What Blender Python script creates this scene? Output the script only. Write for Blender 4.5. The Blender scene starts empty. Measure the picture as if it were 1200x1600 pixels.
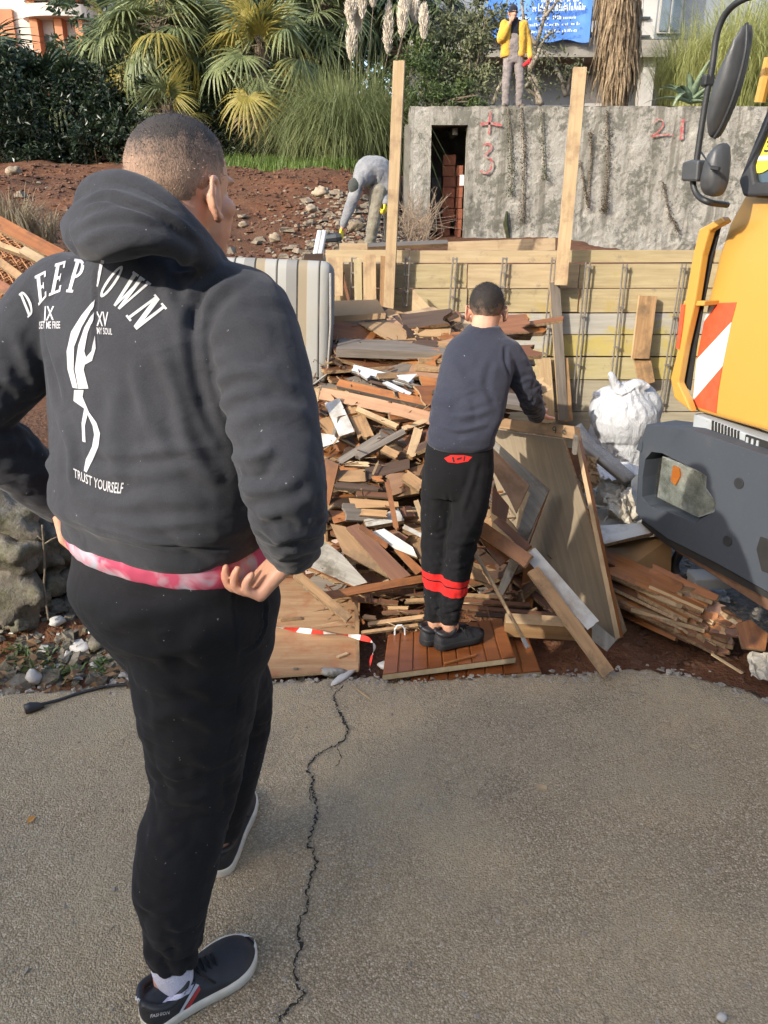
import bpy, bmesh, math, random
import numpy as np
from mathutils import Vector, Matrix, noise as mnoise
from mathutils.bvhtree import BVHTree

random.seed(7); np.random.seed(7)
SC = bpy.context.scene
COL = SC.collection
R = math.radians

# ---------------------------------------------------------------- camera
CAM_H, PITCH, FPX = 1.62, R(22.0), 1200.0
cam_d = bpy.data.cameras.new('camera'); cam_d.lens = 27.0; cam_d.sensor_width = 36.0
cam_d.clip_start = 0.05; cam_d.clip_end = 2000
cam = bpy.data.objects.new('camera', cam_d); COL.objects.link(cam)
cam.location = (0, 0, CAM_H); cam.rotation_euler = (R(90) - PITCH, 0, 0)
SC.camera = cam
# ---------------------------------------------------------------- sky, sun, exposure
SUN_AZ, SUN_EL = 47.0, 27.0          # the sun stands behind the photographer, to the left
W = bpy.data.worlds.new('World'); SC.world = W; W.use_nodes = True
wn = W.node_tree.nodes; wl = W.node_tree.links
sky = wn.new('ShaderNodeTexSky'); sky.sky_type = 'NISHITA'; sky.sun_disc = False
sky.sun_elevation = R(SUN_EL); sky.sun_rotation = R(180 + SUN_AZ)
sky.air_density = 1.0; sky.dust_density = 2.5; sky.ozone_density = 1.0
wn['Background'].inputs['Strength'].default_value = 0.15
wl.new(sky.outputs[0], wn['Background'].inputs['Color'])
sd = bpy.data.lights.new('sun', 'SUN'); sd.energy = 2.1; sd.angle = R(0.5); sd.color = (1.0, 0.93, 0.82)
sun = bpy.data.objects.new('sun', sd); COL.objects.link(sun)
to_sun = Vector((-math.sin(R(SUN_AZ)) * math.cos(R(SUN_EL)), -math.cos(R(SUN_AZ)) * math.cos(R(SUN_EL)), math.sin(R(SUN_EL))))
sun.rotation_euler = to_sun.to_track_quat('Z', 'Y').to_euler(); sun.location = (-10, -20, 14)
SC.view_settings.view_transform = 'Standard'; SC.view_settings.look = 'None'
SC.view_settings.exposure = 1.45; SC.view_settings.gamma = 1.0
SC.view_settings.use_curve_mapping = False

# ---------------------------------------------------------------- measuring helpers
CP, SP = math.cos(PITCH), math.sin(PITCH)
CAMV = Vector((0, 0, CAM_H))
def ray(u, v):
    x = (u - 600) / FPX; y = (800 - v) / FPX
    return Vector((x, CP + y * SP, -SP + y * CP))
def at(u, v, Y):                      # the point seen at (u, v) that stands Y metres ahead
    d = ray(u, v); return CAMV + d * (Y / d.y)
def gnd(u, v, z=0.0):                 # the point seen at (u, v) on level z
    d = ray(u, v); return CAMV + d * ((z - CAM_H) / d.z)
def mpp(v, Y):                        # metres per photo pixel at that place
    d = ray(600, v); return Y / d.y / FPX

# ---------------------------------------------------------------- tagging
def tag(o, label=None, cat=None, group=None, kind=None):
    if label: o['label'] = label
    if cat: o['category'] = cat
    if group: o['group'] = group
    if kind: o['kind'] = kind
    return o
def thing(name, label, cat, loc=(0, 0, 0), group=None, rotz=0.0):
    o = bpy.data.objects.new(name, None); COL.objects.link(o); o.location = loc; o.rotation_euler[2] = rotz
    o.empty_display_size = 0.1
    return tag(o, label, cat, group)
def link_mesh(name, me, mats, parent=None, loc=None, keep_world=True):
    o = bpy.data.objects.new(name, me); COL.objects.link(o)
    if mats is not None and len(me.materials) == 0:
        for m in (mats if isinstance(mats, (list, tuple)) else [mats]): me.materials.append(m)
    if parent is not None:
        o.parent = parent
        if keep_world:                # the mesh is written in world metres
            M = Matrix.Translation(parent.location) @ Matrix.Rotation(parent.rotation_euler[2], 4, 'Z')
            if parent.parent: M = Matrix.Translation(parent.parent.location) @ Matrix.Rotation(parent.parent.rotation_euler[2], 4, 'Z') @ parent.matrix_parent_inverse @ M
            o.matrix_parent_inverse = M.inverted()
    elif loc is not None: o.location = loc
    return o

class MB:
    """collects shapes and links them as one mesh object"""
    def __init__(s): s.v = []; s.f = []; s.m = []
    def add(s, vs, fs, mi=0):
        b = len(s.v); s.v += [tuple(p) for p in vs]
        for f in fs: s.f.append([i + b for i in f]); s.m.append(mi)
        return s
    def box(s, c, size, M=None, mi=0, bev=0.0):
        hx, hy, hz = size[0] / 2, size[1] / 2, size[2] / 2
        c = Vector(c)
        if bev <= 0:
            P = [Vector((x * hx, y * hy, z * hz)) for x in (-1, 1) for y in (-1, 1) for z in (-1, 1)]
            F = [(0, 1, 3, 2), (4, 6, 7, 5), (0, 4, 5, 1), (2, 3, 7, 6), (0, 2, 6, 4), (1, 5, 7, 3)]
        else:
            bm = bmesh.new(); bmesh.ops.create_cube(bm, size=1.0)
            for q in bm.verts: q.co = Vector((q.co.x * size[0], q.co.y * size[1], q.co.z * size[2]))
            bmesh.ops.bevel(bm, geom=list(bm.edges), offset=bev, segments=2, affect='EDGES', profile=0.5)
            bm.verts.index_update()
            P = [q.co.copy() for q in bm.verts]; F = [[q.index for q in f.verts] for f in bm.faces]; bm.free()
        if M is not None: P = [M @ p for p in P]
        return s.add([p + c for p in P], F, mi)
    def tube(s, pts, rad, n=8, mi=0, cap=True):
        pts = [Vector(p) for p in pts]; k = len(pts)
        if not isinstance(rad, (list, tuple)): rad = [rad] * k
        V = []; F = []; prev = None
        for i, p in enumerate(pts):
            t = (pts[min(i + 1, k - 1)] - pts[max(i - 1, 0)])
            t = t.normalized() if t.length > 1e-9 else Vector((0, 0, 1))
            a = prev if prev is not None else (Vector((0, 0, 1)) if abs(t.z) < .9 else Vector((1, 0, 0)))
            x = (a - t * a.dot(t)).normalized(); prev = x; y = t.cross(x)
            for j in range(n):
                an = 2 * math.pi * j / n
                V.append(p + (x * math.cos(an) + y * math.sin(an)) * rad[i])
        for i in range(k - 1):
            for j in range(n): F.append((i * n + j, i * n + (j + 1) % n, (i + 1) * n + (j + 1) % n, (i + 1) * n + j))
        if cap: F.append(tuple(range(n - 1, -1, -1))); F.append(tuple(range((k - 1) * n, k * n)))
        return s.add(V, F, mi)
    def prism(s, poly, ext, mi=0, mi_side=None):
        """closed 3-D polygon pushed along the vector ext"""
        n = len(poly); P = [Vector(p) for p in poly]; e = Vector(ext)
        s.add(P + [p + e for p in P], [tuple(range(n - 1, -1, -1)), tuple(range(n, 2 * n))], mi)
        s.add(P + [p + e for p in P], [(i, (i + 1) % n, n + (i + 1) % n, n + i) for i in range(n)], mi if mi_side is None else mi_side)
        return s
    def build(s, name, mats, parent=None, smooth=False, keep_world=True, loc=None):
        me = bpy.data.meshes.new(name); me.from_pydata(s.v, [], s.f); 
        if any(s.m): me.polygons.foreach_set('material_index', s.m)
        if smooth: me.polygons.foreach_set('use_smooth', [True] * len(me.polygons))
        me.update()
        return link_mesh(name, me, mats, parent, loc, keep_world)
def origin_to(o, p):                  # move the origin of a top-level mesh to p
    p = Vector(p); o.data.transform(Matrix.Translation(-p)); o.location = p; return o

# ---------------------------------------------------------------- materials
def _n(nt, t, **k):
    n = nt.nodes.new(t)
    for a, b in k.items(): setattr(n, a, b)
    return n
def ramp(nt, fac, stops):
    r = nt.nodes.new('ShaderNodeValToRGB'); e = r.color_ramp.elements
    while len(e) < len(stops): e.new(0.5)
    for i, (p, c) in enumerate(stops):
        e[i].position = p; e[i].color = (*c, 1) if len(c) == 3 else c
    nt.links.new(fac, r.inputs[0]); return r.outputs[0]
def mixc(nt, fac, a, b, mode='MIX'):
    m = nt.nodes.new('ShaderNodeMix'); m.data_type = 'RGBA'; m.blend_type = mode
    for s, x in ((m.inputs[0], fac), (m.inputs[6], a), (m.inputs[7], b)):
        if hasattr(x, 'is_linked') or hasattr(x, 'links'): nt.links.new(x, s)
        elif isinstance(x, (int, float)): s.default_value = x
        else: s.default_value = (*x, 1)
    return m.outputs[2]
def noise_tex(nt, vec, scale, detail=4, rough=.55, dist=0.0):
    n = nt.nodes.new('ShaderNodeTexNoise'); n.inputs['Scale'].default_value = scale
    n.inputs['Detail'].default_value = detail; n.inputs['Roughness'].default_value = rough; n.inputs['Distortion'].default_value = dist
    if vec is not None: nt.links.new(vec, n.inputs['Vector'])
    return n.outputs['Fac']
def coords(nt, stretch=(1, 1, 1), kind='Object', shift=False):
    tc = nt.nodes.new('ShaderNodeTexCoord'); mp = nt.nodes.new('ShaderNodeMapping')
    mp.inputs['Scale'].default_value = stretch; nt.links.new(tc.outputs[kind], mp.inputs['Vector'])
    if shift:
        oi = nt.nodes.new('ShaderNodeObjectInfo'); ml = nt.nodes.new('ShaderNodeMath'); ml.operation = 'MULTIPLY'
        nt.links.new(oi.outputs['Random'], ml.inputs[0]); ml.inputs[1].default_value = 37.0
        nt.links.new(ml.outputs[0], mp.inputs['Location'])
    return mp.outputs[0]
def new_mat(name, rough=.8, metallic=0.0, spec=.5):
    m = bpy.data.materials.new(name); m.use_nodes = True
    b = m.node_tree.nodes['Principled BSDF']; b.inputs['Roughness'].default_value = rough
    b.inputs['Metallic'].default_value = metallic; b.inputs['Specular IOR Level'].default_value = spec
    return m, m.node_tree, b
def bump(nt, b, h, strength=.3, dist=.01):
    n = nt.nodes.new('ShaderNodeBump'); n.inputs['Strength'].default_value = strength; n.inputs['Distance'].default_value = dist
    nt.links.new(h, n.inputs['Height']); nt.links.new(n.outputs[0], b.inputs['Normal']); return n
def simple(name, c1, c2=None, scale=10, rough=.8, metallic=0, bstr=.15, bscale=None, bdist=.004, spec=.5, stretch=(1, 1, 1), vary=0.0, lo=.35, hi=.68):
    m, nt, b = new_mat(name, rough, metallic, spec)
    v = coords(nt, stretch, shift=vary > 0)
    if c2 is None: c2 = tuple(min(1, x * .8) for x in c1)
    f = noise_tex(nt, v, scale, 6, .6)
    c = ramp(nt, f, [(lo, c1), (hi, c2)])
    if vary > 0:
        oi = nt.nodes.new('ShaderNodeObjectInfo')
        c = mixc(nt, 1.0, c, ramp(nt, oi.outputs['Random'], [(0, (1 - vary,) * 3), (1, (1 + vary * .4,) * 3)]), 'MULTIPLY')
    nt.links.new(c, b.inputs['Base Color'])
    if bstr > 0:
        bump(nt, b, noise_tex(nt, v, bscale or scale * 4, 5, .6), bstr, bdist)
    return m
def wood(name, c1, c2, rough=.6, vary=.25, dirt=None, grain=1.0, spec=.4):
    """wood with its grain along the local X axis of every piece"""
    m, nt, b = new_mat(name, rough, 0, spec)
    v = coords(nt, (1.2, 16 * grain, 16 * grain), shift=True)
    f = noise_tex(nt, v, 3.0, 8, .62, .4)
    c = ramp(nt, f, [(.3, c1), (.7, c2)])
    if dirt:
        v2 = coords(nt, (1, 1, 1), shift=True)
        c = mixc(nt, ramp(nt, noise_tex(nt, v2, 7, 6, .65), [(.5, (0, 0, 0)), (.66, (1, 1, 1))]), c, dirt)
    if vary > 0:
        oi = nt.nodes.new('ShaderNodeObjectInfo')
        c = mixc(nt, 1.0, c, ramp(nt, oi.outputs['Random'], [(0, (1 - vary, 1 - vary, 1 - vary)), (.5, (1, .97, .93)), (1, (1 + vary * .5,) * 3)]), 'MULTIPLY')
    nt.links.new(c, b.inputs['Base Color'])
    bump(nt, b, f, .25, .003)
    return m
def fabric(name, c1, c2, scale=5, weave=420, rough=.95, bstr=.25, sheen=.15, lint=None):
    m, nt, b = new_mat(name, rough, 0, .15)
    v = coords(nt)
    f = noise_tex(nt, v, scale, 5, .6)
    c = ramp(nt, f, [(.3, c1), (.72, c2)])
    w = noise_tex(nt, v, weave, 3, .7)
    c = mixc(nt, .5, c, ramp(nt, w, [(.3, (.55, .55, .55)), (.7, (1.3, 1.3, 1.3))]), 'MULTIPLY')
    if lint:
        l = ramp(nt, noise_tex(nt, v, 130, 2, .5), [(.755, (0, 0, 0)), (.775, (1, 1, 1))])
        c = mixc(nt, l, c, lint)
    nt.links.new(c, b.inputs['Base Color'])
    b.inputs['Sheen Weight'].default_value = sheen; b.inputs['Sheen Roughness'].default_value = .5
    b2 = nt.nodes.new('ShaderNodeBump'); b2.inputs['Strength'].default_value = .5; b2.inputs['Distance'].default_value = .012
    nt.links.new(noise_tex(nt, coords(nt, (1, 1, 1.8)), 9, 3, .5, .8), b2.inputs['Height'])
    b1 = bump(nt, b, w, bstr, .001); nt.links.new(b2.outputs[0], b1.inputs['Normal'])
    return m
def leafy(name, c1, c2, scale=2.5, rough=.5, trans=.35, fine=60, spec=.4):
    m, nt, b = new_mat(name, rough, 0, spec)
    v = coords(nt)
    f = noise_tex(nt, v, scale, 4, .7); g = noise_tex(nt, v, fine, 1, .5)
    a = nt.nodes.new('ShaderNodeMath'); a.operation = 'MULTIPLY_ADD'; nt.links.new(g, a.inputs[0]); a.inputs[1].default_value = .5
    nt.links.new(f, a.inputs[2])
    c = ramp(nt, a.outputs[0], [(.52, c1), (.98, c2)])
    nt.links.new(c, b.inputs['Base Color'])
    tr = nt.nodes.new('ShaderNodeBsdfTranslucent'); nt.links.new(c, tr.inputs['Color'])
    mx = nt.nodes.new('ShaderNodeMixShader'); mx.inputs[0].default_value = trans
    nt.links.new(b.outputs[0], mx.inputs[1]); nt.links.new(tr.outputs[0], mx.inputs[2])
    nt.links.new(mx.outputs[0], nt.nodes['Material Output'].inputs['Surface'])
    return m

# ---------------------------------------------------------------- organic surfaces: closed lofts fused by a voxel remesh
def catmull(P, k):
    P = [np.array(p, float) for p in P]; out = []
    for i in range(len(P) - 1):
        p0 = P[max(i - 1, 0)]; p1 = P[i]; p2 = P[i + 1]; p3 = P[min(i + 2, len(P) - 1)]
        for j in range(k):
            t = j / k
            out.append(.5 * ((2 * p1) + (-p0 + p2) * t + (2 * p0 - 5 * p1 + 4 * p2 - p3) * t * t + (-p0 + 3 * p1 - 3 * p2 + p3) * t ** 3))
    out.append(P[-1]); return out
class Blob:
    def __init__(s): s.v = []; s.f = []
    def loft(s, rings):
        n = len(rings[0]); b = len(s.v)
        for r in rings: s.v += [tuple(p) for p in r]
        for i in range(len(rings) - 1):
            for j in range(n):
                s.f.append((b + i * n + j, b + i * n + (j + 1) % n, b + (i + 1) * n + (j + 1) % n, b + (i + 1) * n + j))
        for i, fl in ((0, True), (len(rings) - 1, False)):
            c = np.mean(np.array([tuple(p) for p in rings[i]]), axis=0); s.v.append(tuple(c)); ci = len(s.v) - 1
            for j in range(n):
                q = (ci, b + i * n + (j + 1) % n, b + i * n + j) if fl else (ci, b + i * n + j, b + i * n + (j + 1) % n)
                s.f.append(q)
        return s
    def chain(s, pts, rad, k=5, n=14, ends=(True, True)):
        """a tapered limb through the points, with rounded ends"""
        pts = [np.array(p, float) for p in pts]
        q = [np.append(p, r) for p, r in zip(pts, rad)]
        q = catmull(q, k) if len(q) > 1 else q
        C = [p[:3] for p in q]; Rr = [p[3] for p in q]
        rings = []; prev = None
        def frame(t, prev):
            a = prev if prev is not None else (np.array((0, 0, 1.)) if abs(t[2]) < .9 else np.array((1., 0, 0)))
            x = a - t * a.dot(t); x /= np.linalg.norm(x); return x, np.cross(t, x)
        def ring(c, x, y, r): return [c + (x * math.cos(2 * math.pi * j / n) + y * math.sin(2 * math.pi * j / n)) * r for j in range(n)]
        m = len(C)
        for i in range(m):
            t = C[min(i + 1, m - 1)] - C[max(i - 1, 0)]; t /= (np.linalg.norm(t) + 1e-12)
            x, y = frame(t, prev); prev = x
            if i == 0 and ends[0]:
                for a in (80, 55, 28): rings.append(ring(C[0] - t * Rr[0] * math.sin(R(a)), x, y, Rr[0] * math.cos(R(a))))
            rings.append(ring(C[i], x, y, Rr[i]))
            if i == m - 1 and ends[1]:
                for a in (28, 55, 80): rings.append(ring(C[i] + t * Rr[i] * math.sin(R(a)), x, y, Rr[i] * math.cos(R(a))))
        return s.loft(rings)
    def ell(s, c, rx, ry, rz, M=None, n=20):
        rings = []
        for i in range(1, n // 2):
            ph = -math.pi / 2 + math.pi * i / (n // 2)
            rg = []
            for j in range(n):
                th = 2 * math.pi * j / n
                p = Vector((rx * math.cos(ph) * math.cos(th), ry * math.cos(ph) * math.sin(th), rz * math.sin(ph)))
                if M is not None: p = M @ p
                rg.append(np.array(Vector(c) + p))
            rings.append(rg)
        return s.loft(rings)
    def rings(s, table, ax, ay, n=28, pw=2.3, sub=4):
        """table rows: x, y, z, a, b -> superellipse sections lying flat, half-widths a along ax and b along ay"""
        T = catmull(table, sub); out = []
        for x, y, z, a, b in T:
            rg = []
            for j in range(n):
                th = 2 * math.pi * j / n; c, d = math.cos(th), math.sin(th)
                rg.append(np.array((x, y, z)) + np.array(ax) * (a * math.copysign(abs(c) ** (2 / pw), c)) + np.array(ay) * (b * math.copysign(abs(d) ** (2 / pw), d)))
            out.append(rg)
        return s.loft(out)
    def mesh(s, name, voxel, smooth=4):
        me = bpy.data.meshes.new(name); me.from_pydata(s.v, [], s.f); me.update()
        bm = bmesh.new(); bm.from_mesh(me); bmesh.ops.recalc_face_normals(bm, faces=bm.faces); bm.to_mesh(me); bm.free()
        o = bpy.data.objects.new('temp', me); COL.objects.link(o)
        r = o.modifiers.new('r', 'REMESH'); r.mode = 'VOXEL'; r.voxel_size = voxel; r.use_smooth_shade = True
        if smooth:
            sm = o.modifiers.new('s', 'SMOOTH'); sm.iterations = smooth; sm.factor = .5
        dg = bpy.context.evaluated_depsgraph_get()
        out = bpy.data.meshes.new_from_object(o.evaluated_get(dg)); out.name = name
        bpy.data.objects.remove(o); bpy.data.meshes.remove(me)
        out.polygons.foreach_set('use_smooth', [True] * len(out.polygons))
        return out
def get_co(me):
    a = np.empty(len(me.vertices) * 3); me.vertices.foreach_get('co', a); return a.reshape(-1, 3)
def get_no(me):
    a = np.empty(len(me.vertices) * 3); me.vertices.foreach_get('normal', a); return a.reshape(-1, 3)
def set_co(me, a): me.vertices.foreach_set('co', a.ravel()); me.update()
def seg_dist(P, pts):
    best = np.full(len(P), 1e9); par = np.zeros(len(P)); L = len(pts) - 1
    for i in range(L):
        a = np.array(pts[i]); b = np.array(pts[i + 1]); ab = b - a
        t = np.clip(((P - a) @ ab) / (ab @ ab + 1e-12), 0, 1)
        d = np.linalg.norm(P - (a + t[:, None] * ab), axis=1)
        m = d < best; best[m] = d[m]; par[m] = (i + t[m]) / L
    return best, par
def folds(me, lines, hit=None):
    """lines: (points, width, depth); a ridge where depth > 0, a crease where depth < 0; it fades to the ends"""
    co = get_co(me); no = get_no(me); off = np.zeros(len(co))
    bvh = BVHTree.FromPolygons([Vector(c) for c in co], [list(p.vertices) for p in me.polygons]) if hit else None
    for pts, w, d in lines:
        if hit:
            Q = []
            for (u, v) in pts:
                h = bvh.ray_cast(CAMV, ray(u, v).normalized())
                if h[0] is not None: Q.append(np.array(h[0]))
            if len(Q) < 2: continue
            pts = Q
        pts = catmull(pts, 4)
        D, t = seg_dist(co, pts)
        e = np.clip(np.minimum(t, 1 - t) * 5, 0, 1)
        off += d * np.exp(-(D / w) ** 2) * (e * .85 + .15)
        off -= .45 * d * np.exp(-((D - 1.9 * w) / w) ** 2) * e          # the cloth beside a fold bulges the other way
    set_co(me, co + no * off[:, None])
def rough_up(me, amp, scale, stretch=(1, 1, 1), oct=3):
    co = get_co(me); no = get_no(me); off = np.zeros(len(co)); s = scale; a = amp
    st = np.array(stretch)
    for k in range(oct):
        q = co * st * s + 11.3 * k
        off += a * np.array([mnoise.noise(Vector(p)) for p in q]); s *= 2.1; a *= .5
    set_co(me, co + no * off[:, None])

def axis_wrinkle(me, a, b, reach, freq, amp, peak=1.0, sharp=3.0, twist=1.0, seed=0.0):
    """creases running round a limb between a and b, thickest near the parameter peak"""
    co = get_co(me); no = get_no(me); a = np.array(a, float); b = np.array(b, float); ab = b - a; L = np.linalg.norm(ab); ax = ab / L
    t = ((co - a) @ ax) / L; rv = co - (a + np.clip(t, -.2, 1.2)[:, None] * ab); d = np.linalg.norm(rv, axis=1); off = np.zeros(len(co))
    m = (d < reach) & (t > -.25) & (t < 1.25); e1 = np.cross(ax, (0, 0, 1.) if abs(ax[2]) < .9 else (1., 0, 0)); e1 /= np.linalg.norm(e1); e2 = np.cross(ax, e1)
    for i in np.nonzero(m)[0]:
        p = co[i]; th = math.atan2(rv[i] @ e2, rv[i] @ e1); w = mnoise.noise(Vector((p[0] * 7 + seed, p[1] * 7, p[2] * 7)))
        n = mnoise.noise(Vector((t[i] * L * freq + .9 * w + .25 * twist * math.sin(th), 1.1 * math.cos(th) + seed, 1.1 * math.sin(th) + .6 * t[i])))
        n2 = mnoise.noise(Vector((t[i] * L * freq * 2.1 + w, 2 * math.cos(th) + seed + 7, 2 * math.sin(th))))
        off[i] = amp * (abs(n) * 1.5 + .5 * abs(n2) - .45) * math.exp(-((t[i] - peak) * sharp) ** 2) * min(1, (reach - d[i]) / (reach * .25))
    set_co(me, co + no * off[:, None])
# ================================================================ PEOPLE
from mathutils.geometry import tessellate_polygon
def skin_mat(name, c1, c2):
    m, nt, b = new_mat(name, .5, 0, .4)
    v = coords(nt)
    c = ramp(nt, noise_tex(nt, v, 28, 5, .6), [(.3, c1), (.7, c2)])
    c = mixc(nt, .35, c, ramp(nt, noise_tex(nt, v, 8, 2), [(.4, c1), (.6, tuple(x * y for x, y in zip(c2, (1.1, .75, .7))))]))
    nt.links.new(c, b.inputs['Base Color'])
    b.inputs['Subsurface Weight'].default_value = .12; b.inputs['Subsurface Radius'].default_value = (.012, .005, .003); b.inputs['Subsurface Scale'].default_value = .6
    bump(nt, b, noise_tex(nt, v, 190, 4, .6), .18, .002)
    return m
M_SKIN = skin_mat('skin', (.50, .27, .175), (.60, .35, .24))
M_SKIN2 = skin_mat('skin_tan', (.34, .18, .115), (.42, .24, .155))
M_HOOD = fabric('hoodie_cloth', (.034, .035, .040), (.050, .051, .058), 6, 500, sheen=.12, lint=(.2, .2, .2))
M_BLACK = fabric('trouser_cloth', (.011, .011, .012), (.021, .021, .023), 5, 420, sheen=.05, lint=(.25, .25, .25))
M_NAVY = fabric('sweater_cloth', (.029, .031, .046), (.043, .046, .064), 5, 380, sheen=.14, lint=(.3, .3, .3))
M_RED = fabric('red_band_cloth', (.50, .020, .018), (.62, .035, .028), 6, 400)
M_WHITE_PRINT = simple('white_print', (.56, .55, .56), (.46, .45, .47), 60, .8, 0, .2, 300, .001)
M_SOCK = fabric('sock_cloth', (.48, .48, .58), (.58, .58, .68), 20, 300)
M_SHOE = simple('black_shoe', (.012, .013, .016), (.022, .023, .026), 30, .55, 0, .4, 260, .0015)
M_SOLE = simple('shoe_sole', (.50, .47, .39), (.62, .59, .52), 22, .7, 0, .2, 90, .002)
M_LACE = simple('black_lace', (.010, .010, .011), None, 30, .8)
M_SHOE_RED = simple('red_stripe', (.42, .03, .03), None, 30, .6)
def hair_mat(name, cdark, cskin, lo, hi):
    """clipped hair: thin at the nape so that the scalp shows, dense on top"""
    m, nt, b = new_mat(name, .75, 0, .25)
    tc = nt.nodes.new('ShaderNodeTexCoord'); sx = nt.nodes.new('ShaderNodeSeparateXYZ'); nt.links.new(tc.outputs['Object'], sx.inputs[0])
    mr = nt.nodes.new('ShaderNodeMapRange'); mr.inputs[1].default_value = lo; mr.inputs[2].default_value = hi; nt.links.new(sx.outputs['Z'], mr.inputs[0])
    n1 = noise_tex(nt, coords(nt), 26, 5, .65); n2 = noise_tex(nt, coords(nt, (1, 1, .45)), 420, 2, .6)
    a = nt.nodes.new('ShaderNodeMath'); a.operation = 'MULTIPLY_ADD'; nt.links.new(n1, a.inputs[0]); a.inputs[1].default_value = 1.0; nt.links.new(mr.outputs[0], a.inputs[2])
    a2 = nt.nodes.new('ShaderNodeMath'); a2.operation = 'MULTIPLY_ADD'; nt.links.new(n2, a2.inputs[0]); a2.inputs[1].default_value = .7; nt.links.new(a.outputs[0], a2.inputs[2])
    c = ramp(nt, a2.outputs[0], [(.62, cskin), (1.0, tuple(.5 * x + .5 * y for x, y in zip(cskin, cdark))), (1.35, cdark)])
    sc = nt.nodes.new('ShaderNodeMath'); sc.operation = 'MULTIPLY'; sc.inputs[1].default_value = .6; nt.links.new(a2.outputs[0], sc.inputs[0])
    r = [n for n in nt.nodes if n.type == 'VALTORGB'][-1]
    nt.links.new(sc.outputs[0], r.inputs[0]); e = r.color_ramp.elements
    e[0].position = .40; e[1].position = .62; e[2].position = .80
    nt.links.new(c, b.inputs['Base Color']); bump(nt, b, n2, .5, .003)
    return m
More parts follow.
